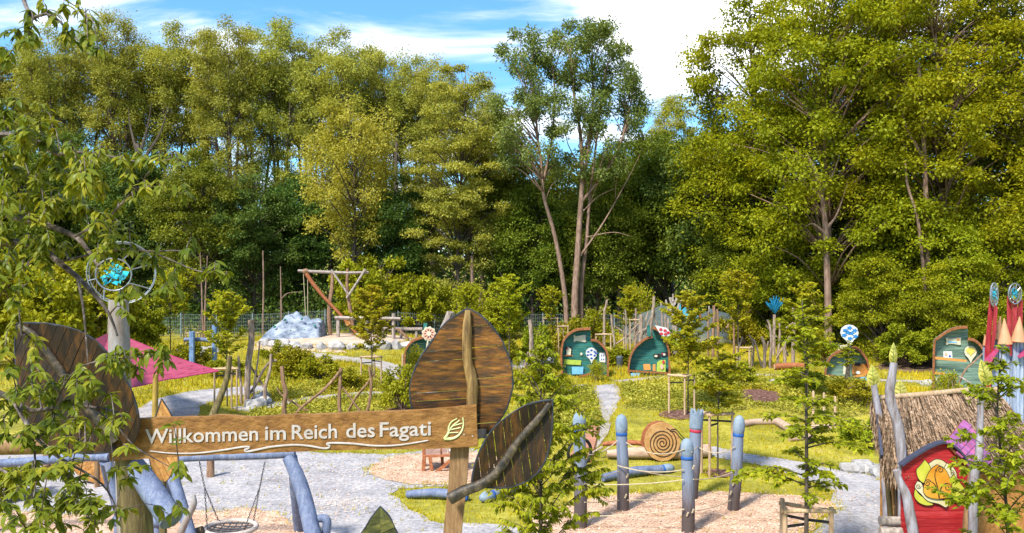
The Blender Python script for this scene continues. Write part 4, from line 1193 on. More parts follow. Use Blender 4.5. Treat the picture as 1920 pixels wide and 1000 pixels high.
# board
top = curve2([(205, 789), (270, 785), (330, 783), (380, 782), (405, 779), (440, 780), (470, 783), (505, 781), (540, 778), (600, 777), (690, 773), (780, 770), (840, 765), (893, 760)], 60)
bot = curve2([(896, 838), (860, 839), (800, 842), (700, 843), (600, 845), (540, 848), (480, 850), (400, 853), (330, 857), (270, 861), (205, 866)], 50)
BD = GD - 0.16
rn_ = random.Random(2)
ol = [(a, b + rn_.uniform(-0.5, 0.5)) for a, b in top] + [(a, b + rn_.uniform(-0.5, 0.5)) for a, b in bot]
board = mk('board', MB().prism([P(a, b, BD) for a, b in ol], (0, 0.075, 0)), W_BOARD, gate, label='long rough-sawn brown board with white lettering')
def base_y(px):
    return 831.5 - (px - 285) * 15.5 / 530
def word(txt, x0, x1, cap):
    cu = bpy.data.curves.new('w', 'FONT'); cu.body = txt; cu.offset = 0.013; cu.resolution_u = 3
    ob = bpy.data.objects.new('w', cu); COL.objects.link(ob)
    dg = bpy.context.evaluated_depsgraph_get()
    me = bpy.data.meshes.new_from_object(ob.evaluated_get(dg))
    vs_ = [v.co.copy() for v in me.vertices]; fs_ = [tuple(p.vertices) for p in me.polygons]
    bpy.data.objects.remove(ob); bpy.data.curves.remove(cu); bpy.data.meshes.remove(me)
    # islands
    par = list(range(len(vs_)))
    def fd(i):
        while par[i] != i:
            par[i] = par[par[i]]; i = par[i]
        return i
    for f in fs_:
        for i in f[1:]:
            par[fd(i)] = fd(f[0])
    isl = {}
    for f in fs_: isl.setdefault(fd(f[0]), []).append(f)
    mnx = min(v.x for v in vs_); mxx = max(v.x for v in vs_)
    groups = []
    for k, ff in isl.items():
        xs_ = [vs_[i].x for f in ff for i in f]
        groups.append([min(xs_), max(xs_), ff])
    groups.sort(key=lambda g: g[0])
    mg = []
    for g in groups:
        if mg and g[0] < mg[-1][1] - 0.02 * (mxx - mnx) / len(txt) * 2:
            mg[-1][1] = max(mg[-1][1], g[1]); mg[-1][2] += g[2]
        else:
            mg.append(g)
    for a, b, ff in mg:
        mb = MB()
        used = sorted({i for f in ff for i in f})
        mp_ = {i: n for n, i in enumerate(used)}
        front, back = [], []
        for i in used:
            px = x0 + (vs_[i].x - mnx) / (mxx - mnx) * (x1 - x0)
            py = base_y(px) - vs_[i].y / 0.70 * cap
            front.append(P(px, py, BD - 0.010)); back.append(P(px, py, BD + 0.004))
        nv = len(front)
        from collections import Counter
        ec = Counter()
        fl = []
        for f in ff:
            g = tuple(mp_[i] for i in f)
            pa, pb, pc = front[g[0]], front[g[1]], front[g[2]]
            if (pb - pa).cross(pc - pa).y > 0: g = g[::-1]
            fl.append(g)
            for i in range(len(g)): ec[(g[i], g[(i + 1) % len(g)])] += 1
        sides = [(j, i, nv + i, nv + j) for (i, j) in ec if (j, i) not in ec]
        mb.add(front + back, fl + sides)
        mk('letter', mb, LETTER, board)
for t_, a, b in (('Willkommen', 272, 484), ('im', 497, 536), ('Reich', 547, 632), ('des', 649, 703), ('Fagati', 712, 808)):
    word(t_, a, b, 27.0)
fl = [(281, 846), (320, 850), (370, 850), (420, 844), (450, 839), (466, 838), (466, 841), (459, 844), (464, 847), (485, 843), (510, 838), (550, 834.5), (580, 836.5), (606, 841), (616, 840), (618, 836), (613, 833), (622, 831), (660, 832), (700, 836), (740, 835.5), (775, 831), (803, 826)]
mk('flourish', log_mb(PL(fl, BD - 0.004), [0.006, 0.010, 0.011, 0.011, 0.010, 0.012, 0.010, 0.007], 6, 90, 0.0), LETTER, board, True)
LOGO = surf('logo_green', [(0.3, (0.30, 0.36, 0.10)), (0.7, (0.66, 0.68, 0.40))], 6, rough=0.6, bump=0.1)
for pts, r_ in (([(868, 783), (869, 796), (866, 808), (858, 818), (846, 823), (833, 823)], (0.008, 0.010, 0.017)), ([(857, 785), (846, 792), (841, 803), (841, 812), (833, 823)], (0.006, 0.009, 0.014)),
                ([(835, 821), (847, 801), (862, 788)], (0.010, 0.006)), ([(849, 799), (866, 794)], (0.007, 0.005)), ([(845, 806), (864, 802)], (0.007, 0.005)), ([(842, 812), (859, 811)], (0.007, 0.005))):
    mk('leaf_logo', log_mb(PL(pts, BD - 0.003), r_, 6, 14, 0.0), LOGO, board, True)
for a, b in ((870, 815), (886, 818), (215, 800)):
    mk('screw', MB().lathe(P(a, b, BD), [(0.008, -0.006), (0.008, 0.004)], 8, (0, -1, 0)), LETTER, board)

# tall leaf in the middle
ol = curve2([(876, 579), (858, 590), (835, 607), (812, 637), (786, 676), (772, 712), (769, 745), (777, 777), (793, 802), (822, 822), (866, 832)], 36) + \
     curve2([(866, 832), (905, 818), (930, 797), (950, 765), (960, 730), (961, 708), (953, 668), (936, 632), (915, 604), (895, 588), (876, 579)], 36)[1:-1]
leaf_panel(gate, ol, (876, 579), (880, 832), GD + 0.12, (60, -4.0), 18.2, W_LEAF, [(877, 582), (876, 612), (876, 650), (877, 680), (883, 703), (886, 725), (885, 750), (884, 790)], (5, 8.5, 9.5, 9.5, 11, 11.5, 11, 11), W_RIB, cup=0.16, seed=3,
           label='large upright leaf of brown planks with a wavy pale midrib', seam2=(60, -5.0), rib_front=0.045, gap=1.2)
# lower right leaf
ol = curve2([(1036, 750), (1012, 753), (985, 761), (955, 779), (925, 805), (905, 835), (891, 870), (885, 902), (889, 910)], 30) + \
     curve2([(889, 910), (915, 914), (950, 914), (982, 905), (1010, 884), (1028, 848), (1035, 800), (1036, 750)], 30)[1:-1]
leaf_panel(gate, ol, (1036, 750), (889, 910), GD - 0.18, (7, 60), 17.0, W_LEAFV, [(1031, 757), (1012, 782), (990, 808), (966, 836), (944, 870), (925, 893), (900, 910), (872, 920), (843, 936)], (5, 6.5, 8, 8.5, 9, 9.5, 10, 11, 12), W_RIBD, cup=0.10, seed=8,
           label='lower right leaf of dark upright planks with a bent branch as midrib', seam2=(9, 60), gap=1.15)
# left leaf
ol = curve2([(32, 607), (62, 606), (100, 609), (150, 622), (188, 647), (222, 690), (245, 730), (258, 770), (260, 800), (250, 830), (225, 846)], 34) + \
     curve2([(225, 846), (160, 850), (100, 838), (62, 805), (42, 760), (32, 700), (28, 650), (32, 607)], 34)[1:-1]
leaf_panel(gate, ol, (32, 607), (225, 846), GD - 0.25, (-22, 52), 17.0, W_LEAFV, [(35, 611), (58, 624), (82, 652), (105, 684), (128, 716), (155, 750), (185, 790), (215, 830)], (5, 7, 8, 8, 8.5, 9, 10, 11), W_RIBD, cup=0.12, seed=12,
           label='wide left leaf of dark slanting planks half hidden by cherry twigs', gap=1.3)

# leaf tips on posts rising out of the bottom of the picture and behind the board
def small_leaf(pts, D, base_px, lab, mat, seam):
    ol = curve2(pts, 40)[:-1]
    b = gz(xat(base_px, D), D)
    t = thing('leaf_screen', lab, 'leaf panel', b, 'small leaf panels by the gate')
    low = pts[len(pts) // 2]
    mk('post', log_mb([P(low[0], low[1] - 6, D + 0.05), gz(xat(low[0], D), D + 0.05)], [0.06, 0.07], 8, 4, 0.05, 2), W_MOSS, t, True)
    leaf_panel(t, ol, pts[0], low, D, seam, 13, mat, None, None, None, cup=0.1, seed=len(lab))
W_LEAFG = surf('mossy_plank', [(0.32, (0.020, 0.024, 0.012)), (0.5, (0.08, 0.085, 0.025)), (0.7, (0.20, 0.19, 0.05))], 3, (1.5, 3, 3), 0.6, 0.35, vary=0.25, fine=0.4)
small_leaf([(713, 950), (697, 970), (685, 990), (668, 1015), (655, 1050), (655, 1090), (680, 1130), (715, 1150), (750, 1120), (765, 1070), (755, 1020), (740, 990), (730, 968), (713, 950)], 10.0, 712, 'tip of a mossy green leaf panel at the bottom edge left of the post', W_LEAFG, (50, -22))
small_leaf([(303, 748), (296, 770), (286, 800), (280, 840), (285, 880), (305, 905), (328, 880), (336, 840), (330, 800), (318, 772), (303, 748)], 13.0, 305, 'narrow brown leaf panel behind the first letter of the board', W_ORANGE, (30, 60))

# wire ring ornament on the whitewashed post
D = 11.0
dp = gz(xat(250, D), D)
post = thing('dreamcatcher_post', 'whitewashed post topped by a wire ring with turquoise shards behind the cherry', 'post', dp)
mk('post', log_mb(PL([(222, 563), (223, 640), (226, 740), (238, 880)], D) + [dp], [0.125, 0.14, 0.145, 0.15, 0.16], 12, 20, 0.035, 3), W_WHITE, post, True)
rc = P(228, 512, D)
def ring_mb(c, r_, tr, mb=None, n=40, tilt=0.25):
    mb = mb or MB()
    return mb.tube([c + Vector((math.cos(a) * r_, math.cos(a) * r_ * tilt, math.sin(a) * r_)) for a in np.linspace(0, 2 * math.pi, n, endpoint=False)], tr, 6, closed=True)
rr = 58 / F * D
og = mk('ring', ring_mb(rc + Vector((0, 0.02, 0)), rr * 0.95, 0.007, ring_mb(rc, rr, 0.009)), STEEL, post, True)
ic = P(213, 515, D)
mk('inner_ring', ring_mb(ic, 30 / F * D, 0.011), STEEL, post, True)
for a in np.linspace(0.3, 6.5, 9)[:-1]:
    d = Vector((math.cos(a), math.cos(a) * 0.25, math.sin(a)))
    mk('spoke', MB().tube([ic + d * (30 / F * D), rc + d * rr], 0.008, 5), STEEL, post)
mk('stem', MB().tube([rc - Vector((0, 0, rr)), P(222, 572, D)], 0.02, 6), STEEL, post)
TURQ = surf('turquoise_glass', [(0.3, (0.0, 0.12, 0.30)), (0.5, (0.01, 0.30, 0.42)), (0.7, (0.05, 0.50, 0.45))], 5, rough=0.15, bump=0.0, vary=0.4, spec=0.7)
rn_ = random.Random(9)
def shards(c, r_, n, s_, parent):
    for _ in range(n):
        a = rn_.uniform(0, 6.28); q = r_ * math.sqrt(rn_.uniform(0, 1))
        o = c + Vector((math.cos(a) * q, math.cos(a) * q * 0.25 + rn_.uniform(-0.03, 0.03), math.sin(a) * q))
        k = [o + Vector((rn_.uniform(-s_, s_), rn_.uniform(-0.3, 0.3) * s_, rn_.uniform(-s_, s_))) for _ in range(4)]
        mk('shard', MB().add(k, [(0, 1, 2), (0, 2, 3), (0, 3, 1), (1, 3, 2)]), TURQ, parent)
shards(ic + Vector((0, 0, 0)), 20 / F * D, 46, 0.05, post)

# ================================================================== SWING
SD = 17.0
k_ = SD / F
sw = thing('nest_swing', 'blue-glazed log swing frame with a round nest seat behind the board', 'swing', gz(xat(440, SD), SD))
mk('beam', log_mb(PL([(308, 862), (380, 857), (450, 855), (520, 852), (553, 850)], SD), [6.5 * k_, 8 * k_, 8 * k_, 8.5 * k_, 8 * k_], 10, 14, 0.05, 2), W_SWING, sw, True)
def leg(pts, r_, seed, D=SD, mat=W_SWING, name='leg', parent=None, lab=None):
    D = D if hasattr(D, '__len__') else [D] * len(pts)
    p3 = PL(pts, D)
    d = (p3[-1] - p3[-2]).normalized()
    # run on to the ground
    e = p3[-1].copy(); z0 = H(e.x, e.y)
    if e.z > z0 and d.z < -0.05:
        e = e + d * ((e.z - z0) / -d.z)
        e.z = z0 - 0.05
        p3.append(e)
    return mk(name, log_mb(p3, r_, 10, 14, 0.05, seed), mat, parent or sw, True, lab)
leg([(541, 858), (556, 890), (570, 930), (583, 985)], [12 * k_, 14 * k_, 15 * k_, 15 * k_], 3, [SD, SD - 0.15, SD - 0.3, SD - 0.6])
leg([(548, 858), (552, 890), (556, 930), (560, 975)], [10 * k_, 12 * k_, 12 * k_], 4, [SD, SD + 0.3, SD + 0.6, SD + 1.0])
leg([(328, 866), (318, 900), (305, 945), (298, 985)], [14 * k_, 13 * k_, 12 * k_], 5, [SD, SD + 0.2, SD + 0.4, SD + 0.5])
leg([(322, 866), (326, 900), (338, 940)], [11 * k_, 11 * k_, 11 * k_], 6, [SD, SD - 0.2, SD - 0.4])
mk('foot_log', log_mb(PL([(589, 957), (588, 968), (592, 976)], SD - 0.5), [3 * k_, 6 * k_, 6 * k_], 8, 6, 0.04, 2), surf('vivid_blue_glaze', [(0.3, (0.03, 0.12, 0.30)), (0.7, (0.10, 0.27, 0.48))], 3, rough=0.5, bump=0.2), sw, True)
leg([(594, 974), (602, 972), (611, 974), (613, 985), (609, 1010)], [7 * k_, 8 * k_, 8.5 * k_, 8.5 * k_, 9 * k_], 7, SD - 0.5, name='foot_log')
# nest seat
nc = P(433, 990, SD)
nr_ = 46 * k_
seat = mk('nest_seat', MB().tube([nc + Vector((math.cos(a) * nr_, math.sin(a) * nr_ * 0.95, 0)) for a in np.linspace(0, 2 * math.pi, 36, endpoint=False)], 0.055, 8, closed=True), GREY_ROPE, sw, True)
for i in range(-3, 4):
    q = i / 4 * nr_; hw = math.sqrt(max(nr_ ** 2 - q * q, 0)) * 0.95
    for ax_ in (0, 1):
        pts = []
        for t in np.linspace(-1, 1, 9):
            a, b = (q, t * hw) if ax_ else (t * hw, q)
            pts.append(nc + Vector((a, b * 0.95, -0.07 * (1 - (a * a + b * b) / nr_ ** 2))))
        mk('net_rope', MB().tube(pts, 0.014, 5), CHAIN, seat, True)
def chain(a, b, parent, r_=0.013, step=0.055):
    a, b = Vector(a), Vector(b)
    n = int((b - a).length / step)
    mb = MB()
    d = (b - a).normalized(); u = d.cross(Vector((0, 1, 0))).normalized(); v = d.cross(u)
    for i in range(n):
        c = a.lerp(b, (i + 0.5) / n); w_ = u if i % 2 else v
        pts = [c + d * (math.sin(t) * step * 0.62) + w_ * (math.cos(t) * r_ * 1.25) for t in np.linspace(0, 2 * math.pi, 8, endpoint=False)]
        mb.tube(pts, 0.0065, 4, closed=True)
    return mk('chain', mb, CHAIN, parent)
for (tx, bx) in ((374, 400), (497, 470)):
    t0 = P(tx, 866, SD); mid = P(tx + (bx - tx) * 0.38, 915, SD)
    chain(t0, mid, sw)
    sgn = 1 if tx < 430 else -1
    chain(mid, nc + Vector((-sgn * nr_ * 0.72, nr_ * 0.62, 0.03)), sw)
    chain(mid, nc + Vector((-sgn * nr_ * 0.72, -nr_ * 0.62, 0.03)), sw)

sw2 = thing('log_swing_frame', 'second blue log swing frame at the left edge behind the cherry twigs', 'swing', gz(xat(120, SD + 0.6), SD + 0.6))
D2 = SD + 0.6
mk('beam', log_mb(PL([(-60, 874), (20, 868), (90, 863), (150, 858), (204, 858)], D2), [8 * k_, 8.5 * k_, 8.5 * k_, 8 * k_, 8 * k_], 10, 14, 0.05, 12), W_SWING, sw2, True)
leg([(204, 866), (212, 900), (221, 945), (227, 985)], [9 * k_, 10 * k_, 11 * k_], 13, D2, parent=sw2)
leg([(196, 866), (204, 900), (220, 950)], [9 * k_, 9 * k_, 10 * k_], 14, [D2, D2 + 0.4, D2 + 0.9], parent=sw2)
leg([(-50, 880), (-60, 940)], [9 * k_, 10 * k_], 15, D2, parent=sw2)
mk('foot_log', log_mb([P(216, 976, D2 - 0.3), P(262, 978, D2 - 0.5), P(306, 978, D2 - 0.7)], [11 * k_, 11 * k_, 10 * k_], 10, 8, 0.05, 16), W_SWING, sw2, True)
mk('foot_log', log_mb([P(222, 985, D2 - 0.3), gz(xat(222, D2 - 0.3), D2 - 0.3, -0.05)], [8 * k_, 8 * k_], 8, 4, 0.05, 17), W_SWING, sw2, True)
mk('foot_log', log_mb([P(296, 985, D2 - 0.6), gz(xat(296, D2 - 0.6), D2 - 0.6, -0.05)], [8 * k_, 8 * k_], 8, 4, 0.05, 18), W_SWING, sw2, True)
bp_ = thing('branch_pole', 'pale curved branch standing in the wood chips left of the nest seat', 'branch', gz(xat(335, 16.0), 16.0))
leg([(363, 928), (364, 943), (357, 960), (345, 985), (338, 1003)], [3 * k_, 6 * k_, 6 * k_, 6.5 * k_, 7 * k_], 19, 16.0, W_WHITE, 'branch', bp_)
bk = thing('log_stump', 'dark low stump beside the nest seat at the bottom edge', 'stump', gz(xat(368, 16.6), 16.6))
mk('stump', log_mb([P(352, 1003, 16.6), P(366, 998, 16.6), P(380, 994, 16.6)], [0.06, 0.08, 0.09], 9, 5, 0.1, 3), W_RIBD, bk, True)
mk('foot', log_mb([P(366, 1000, 16.6), gz(xat(366, 16.6), 16.6, -0.03)], [0.08, 0.09], 8, 3, 0.1, 3), W_RIBD, bk, True)

# curved wooden boat-like bench at the left
D = 22.0
bt = thing('curved_bench', 'curved orange-brown plank shell with a short post left of the swing', 'bench', gz(xat(190, D), D))
c0 = P(185, 862, D)
for i in range(7):
    a0, a1 = math.pi + 0.10 + i * 0.30, math.pi + 0.10 + (i + 1) * 0.30
    pr = []
    for r_ in (0.95, 0.90):
        for a in (a0 + 0.008, a1 - 0.008):
            pr.append(c0 + Vector((math.cos(a) * r_ * 1.05 + 0.2, 0, math.sin(a) * r_ * 0.72)))
    q = [pr[0], pr[1], pr[3], pr[2]]
    mk('plank', MB().prism(q, (0, 0.8, 0)), W_ORANGE, bt)
    mk('side_board', MB().prism([c0 + Vector((0.2, 0.02, 0)), pr[2], pr[3]], (0, 0.03, 0)), W_ORANGE, bt)
for px in (182, 226):
    mk('post', log_mb([P(px, 862, D - 0.25), gz(xat(px, D - 0.25), D - 0.25, -0.05)], [0.07, 0.075], 8, 4, 0.05, px), W_POST, bt, True)
for j, (px, D, lab) in enumerate(((88, 22.6, 'short brown post left of the curved bench'), (103, 23.2, 'short reddish post close to the curved bench'), (395, 22.8, 'short brown post under the swing beam'))):
    t = thing('short_post', lab, 'post', gz(xat(px, D), D), 'short posts by the swings')
    mk('post', log_mb([P(px, 850 if j < 2 else 852, D), gz(xat(px, D), D, -0.05)], [0.10, 0.11], 9, 4, 0.05, j), W_BROWN, t, True)
    mk('cap', MB().lathe(P(px, 850 if j < 2 else 852, D), [(0.10, -0.01), (0.085, 0.02), (0.03, 0.03)], 9), W_POST, t)
# yellow-green garden patch of the far left: small shrub
plant('shrub', 'shrub_b', 'bright yellow-green shrub at the left edge below the swing beam', 'shrub', G(15, 935), 0.6, 1.0, 'shrubs in the beds and at the forest edge', wide=0.7)

# ================================================================== PINK SUN SAIL
PINK = surf('pink_fabric', [(0.3, (0.25, 0.035, 0.072)), (0.7, (0.33, 0.055, 0.10))], 2.0, (1, 1, 4), 0.7, 0.25, dist=0.05)
A_, B_, C_ = P(411, 696, 31.0), P(205, 618, 35.5), P(238, 728, 28.0)
sl = thing('sun_sail', 'pink triangular sun sail stretched between posts', 'sun sail', gz(xat(300, 30), 30))
n = 26
vs_, fs_, ix = [], [], {}
for i in range(n + 1):
    for j in range(n + 1 - i):
        a, b = i / n, j / n; c = 1 - a - b
        p = A_ * a + B_ * b + C_ * c
        cen_ = (A_ + B_ + C_) / 3
        pull = 4 * (a * b + b * c + c * a) - 1.0
        e = max(0, 1 - 3 * min(a, b, c) * 3)
        p = p + (cen_ - p) * 0.16 * e * (1 - max(a, b, c)) * 1.6
        p.z -= 0.25 * (a * b + b * c + c * a) + 0.05 * math.sin(14 * a + 9 * b) * (1 - max(a, b, c))
        ix[(i, j)] = len(vs_); vs_.append(p)
for i in range(n):
    for j in range(n - i):
        fs_.append((ix[(i, j)], ix[(i + 1, j)], ix[(i, j + 1)]))
        if i + j < n - 1: fs_.append((ix[(i + 1, j)], ix[(i + 1, j + 1)], ix[(i, j + 1)]))
mk('fabric', MB().add(vs_, fs_), PINK, sl, True)
mk('edge_cord', MB().tube([vs_[ix[(i, 0)]] for i in range(n + 1)], 0.02, 5), flat('dark_pink', (0.30, 0.02, 0.09)), sl, True)
mk('edge_cord', MB().tube([vs_[ix[(i, n - i)]] for i in range(n + 1)], 0.02, 5), MATS['dark_pink'], sl, True)
for k_s in (6, 12, 18):
    mk('seam', MB().tube([vs_[ix[(i, (n - i) * k_s // n)]] + Vector((0, 0, 0.004)) for i in range(n + 1)], 0.012, 4), MATS['dark_pink'], sl, True)
mk('rope', MB().tube([A_, P(424, 699, 31.0)], 0.02, 5), BLACK, sl)
# second, darker sail behind the left leaf
A2, B2, C2 = P(208, 622, 30.0), P(150, 650, 26.0), P(225, 668, 27.0)
s2 = thing('sun_sail', 'small dark pink corner of a second sail beside the whitewashed post', 'sun sail', gz(xat(190, 28), 28))
mk('fabric', MB().add([A2, B2, C2, (A2 + B2 + C2) / 3 + Vector((0, 0, -0.15))], [(0, 1, 3), (1, 2, 3), (2, 0, 3)]), PINK, s2)
mp_ = thing('mossy_post', 'mossy leaning sail post with a hollowed dark side', 'post', gz(xat(396, 30.2), 30.2))
mk('post', log_mb(PL([(431, 668), (429, 690), (424, 715), (412, 748), (400, 778)], [31.0, 31.0, 30.9, 30.7, 30.5]) + [gz(xat(393, 30.2), 30.2, -0.05)], [0.10, 0.105, 0.11, 0.13, 0.15, 0.16], 9, 14, 0.06, 5), W_MOSS, mp_, True)
yp = thing('sail_post', 'yellowish sail post behind the first letters of the board', 'post', gz(xat(288, 27), 27))
mk('post', log_mb(PL([(292, 702), (291, 760)], 27) + [gz(xat(288, 27), 27, -0.05)], [0.09, 0.10, 0.11], 9, 8, 0.05, 6), surf('yellow_post', [(0.3, (0.20, 0.12, 0.02)), (0.7, (0.40, 0.27, 0.05))], 3, (4, 4, 0.7), 0.8, 0.4), yp, True)
fp = thing('sail_post', 'far sail post mostly hidden behind the left leaf panel', 'post', gz(B_.x, B_.y))
mk('post', log_mb([B_ + Vector((0, 0, 0.2)), gz(B_.x, B_.y, -0.05)], [0.09, 0.11], 8, 5, 0.05, 6), W_MOSS, fp, True)

# ================================================================== MIDDLE OF THE PLAYGROUND
def rock_mesh(seed, rx, ry, rz, n=2, rough=0.22, cut=True):
    import bmesh
    bm = bmesh.new()
    bmesh.ops.create_icosphere(bm, subdivisions=n, radius=1)
    rg = np.random.default_rng(seed)
    pl = [(Vector(rg.normal(0, 1, 3)).normalized(), rg.uniform(0.62, 0.9)) for _ in range(9)]
    for v in bm.verts:
        p = v.co.copy()
        if cut:
            for nr, d in pl:
                e = p.dot(nr) - d
                if e > 0: p -= nr * e
        p *= 1 + rg.uniform(-rough, rough) * 0.25
        v.co = Vector((p.x * rx, p.y * ry, p.z * rz))
    mb = MB()
    mb.v = [v.co.copy() for v in bm.verts]; bm.verts.index_update()
    mb.f = [tuple(v.index for v in f.verts) for f in bm.faces]
    bm.free()
    return mb
ROCKS = []
for i in range(5):
    mb = rock_mesh(60 + i, 0.5, 0.42, 0.36)
    me = bpy.data.meshes.new('boulder'); me.from_pydata([tuple(v) for v in mb.v], [], mb.f); me.materials.append(STONE)
    ROCKS.append(me)
def boulder(px, py, size, lab, seed, grp, D=None):
    c = G(px, py) if D is None else gz(xat(px, D), D)
    o = mk_data('boulder', ROCKS[seed % 5])
    o.location = c + Vector((0, 0, size * 0.12)); o.scale = (size, size, size * (0.8 + 0.1 * (seed % 4))); o.rotation_euler = (0, 0, seed * 1.3)
    tag(o, lab, 'boulder', grp)
rn_ = random.Random(3)
ORD = ['leftmost', 'second from the left', 'third from the left', 'fourth from the left', 'fifth from the left', 'sixth from the left', 'seventh from the left', 'eighth from the left', 'ninth from the left', 'tenth from the left', 'fifth from the right', 'fourth from the right', 'third from the right', 'second from the right', 'rightmost']
def rank_of(lst, i, n=None):
    r_ = sorted(range(len(lst)), key=lambda k: lst[k]).index(i)
    return ORD[r_] if r_ < len(lst) - 1 else ORD[-1]
for i in range(15):
    a = -2.75 + i * 0.17
    x_, y_ = -11.4 + 5.9 * math.cos(a), 56.2 + 4.4 * math.sin(a)
    boulder(960 + x_ / y_ * F, 0, rn_.uniform(0.9, 1.35), 'pale boulder, ' + ORD[i] + ' in the retaining row below the sand', i, 'retaining row of boulders', D=y_)
LST = ((468, 762), (480, 757), (489, 753), (497, 747), (478, 766), (494, 757), (470, 770), (486, 762))
for i, (px, py) in enumerate(LST):
    boulder(px, py, rn_.uniform(0.55, 0.95), 'pale boulder, ' + rank_of([q[0] + 0.01 * q[1] for q in LST], i) + ' in the small heap beside the branch lattice', i + 3, 'boulder heap by the branch lattice')
LST = ((995, 690), (1018, 686), (1035, 682), (975, 692), (960, 680), (1003, 700), (985, 676), (945, 690))
for i, (px, py) in enumerate(LST):
    boulder(px, py, rn_.uniform(0.8, 1.5), 'pale boulder, ' + rank_of([q[0] + 0.01 * q[1] for q in LST], i) + ' among the shrubs right of the tall leaf', i + 1, 'boulders right of the tall leaf')
LST = ((1596, 884), (1610, 886), (1624, 884), (1638, 888), (1650, 893), (1618, 878), (1634, 879), (1648, 882), (1604, 879))
for i, (px, py) in enumerate(LST):
    boulder(px, py, rn_.uniform(0.4, 0.75), 'pale boulder, ' + rank_of([q[0] + 0.01 * q[1] for q in LST], i) + ' along the path by the thatched house', i + 2, 'boulders by the thatched house')
for i, (px, py, lab) in enumerate(((1458, 724, 'left one of two pale boulders on the bank'), (1478, 722, 'right one of two pale boulders on the bank'))):
    boulder(px, py, 0.9, lab, i + 7, 'boulders on the bank')
LST = ((350, 668), (362, 670), (374, 672), (388, 670), (398, 664), (380, 664))
for i, (px, py) in enumerate(LST):
    boulder(px, py, rn_.uniform(1.0, 1.7), 'flat pale boulder, ' + rank_of([q[0] + 0.01 * q[1] for q in LST], i) + ' of those under the blue posts', i, 'boulders under the blue posts')
for i, (px, py, lab) in enumerate(((535, 668, 'boulder on the slope under the climbing rock'), (790, 716, 'boulder left of the tall leaf'), (1740, 724, 'flat boulder at the foot of the faded green hut'))):
    boulder(px, py, 0.8, 'pale ' + lab, i + 5, None)

# climbing rock
D = 57.0
cr = thing('climbing_rock', 'blue-grey artificial climbing rock with green holds', 'climbing rock', gz(xat(552, D), D))
import bmesh
bm = bmesh.new()
bmesh.ops.create_grid(bm, x_segments=46, y_segments=24, size=1.0)
rg = np.random.default_rng(4)
prof = [(-1, 0.0), (-0.92, 0.25), (-0.72, 0.48), (-0.45, 0.62), (-0.25, 0.92), (-0.05, 1.0), (0.2, 0.97), (0.35, 0.88), (0.6, 0.80), (0.88, 0.74), (0.95, 0.66), (1.0, 0.0)]
for v in bm.verts:
    x_, y_ = v.co.x, v.co.y
    h_ = np.interp(x_, [p[0] for p in prof], [p[1] for p in prof]) * 1.65
    e = max(0.0, 1 - abs(y_) ** 3)
    ridge = 0.16 * math.sin(6 * x_ + 5 * y_ + 1.4 * math.sin(3 * y_ + 2 * x_)) + 0.09 * math.sin(12 * x_ - 6 * y_ + 1) + 0.05 * math.sin(21 * x_ + 13 * y_)
    z_ = h_ * e * (1 + 0.6 * ridge)
    v.co = Vector((x_ * 2.1, y_ * 1.3 + ridge * 0.3, z_ - 0.05))
mb = MB(); bm.verts.index_update()
o0 = gz(xat(552, D), D)
mb.v = [v.co + o0 for v in bm.verts]; mb.f = [tuple(v.index for v in f.verts) for f in bm.faces]; bm.free()
mk('rock', mb, ROCKB, cr, True)
HOLD = flat('green_hold', (0.02, 0.16, 0.13))
for a, b in ((566, 598), (534, 600), (571, 619), (515, 613), (590, 611), (545, 620)):
    p_ = P(a, b, D - 1.0)
    m_ = rock_mesh(a, 0.13, 0.12, 0.10, 1); m_.v = [v + p_ for v in m_.v]
    mk('hold', m_, HOLD, cr)

# beam frame with rope swing on the mound
D = 57.5
fr = thing('beam_frame', 'tall driftwood beam frame with crossed braces on the sand mound', 'play frame', gz(xat(640, D), D))
def lg(pts, r_, mat, parent, name, D=D, ground=False, seed=1, n=8, steps=10, lab=None, wob=0.08):
    p3 = PL(pts, D)
    if ground:
        e = p3[-1]; p3.append(gz(e.x, e.y, -0.1)) if e.z > H(e.x, e.y) else None
    return mk(name, log_mb(p3, r_, n, steps, wob, seed), mat, parent, True, lab)
lg([(559, 508), (600, 510), (650, 512), (691, 511)], [0.11, 0.12, 0.12, 0.10], W_GREY, fr, 'beam')
lg([(622, 510), (623, 535), (618, 570), (617, 600), (620, 632)], [0.11, 0.13, 0.14, 0.13], W_BROWN, fr, 'post', ground=True, seed=2)
lg([(652, 504), (651, 540), (656, 575), (661, 605), (663, 634)], [0.10, 0.13, 0.14, 0.13], W_BROWN, fr, 'post', ground=True, seed=3)
lg([(574, 513), (586, 531), (606, 556), (638, 590), (668, 625)], [0.16, 0.15, 0.12, 0.11], W_CHAIR, fr, 'diagonal', D - 0.3, seed=4)
lg([(621, 506), (637, 529), (653, 552)], [0.08, 0.08], W_GREY, fr, 'brace', D - 0.25, seed=5)
lg([(685, 505), (668, 532), (650, 559)], [0.09, 0.08], W_GREY, fr, 'brace', D - 0.25, seed=6)
mk('lashing', MB().lathe(P(573, 509, D), [(0.16, -0.18), (0.2, 0), (0.16, 0.18)], 8, (1, 0, 0)), W_BROWN, fr)
for a, b in ((569, 573), (577, 577)):
    mk('rope', MB().tube([P(a, 514, D), P(b, 592, D)], 0.025, 5), ROPE, fr)
mk('swing_seat', MB().lathe(P(576, 600, D), [(0.20, -0.16), (0.24, 0), (0.2, 0.16)], 10), BLACK, fr)
mk('panel', MB().prism(PL([(646, 604), (655, 601), (658, 608), (650, 612)], D - 0.5), (0, 0.05, 0)), W_ORANGE, fr)
bb = thing('balance_beam', 'grey horizontal balance beam on posts behind the sapling', 'balance beam', gz(xat(690, 56), 56))
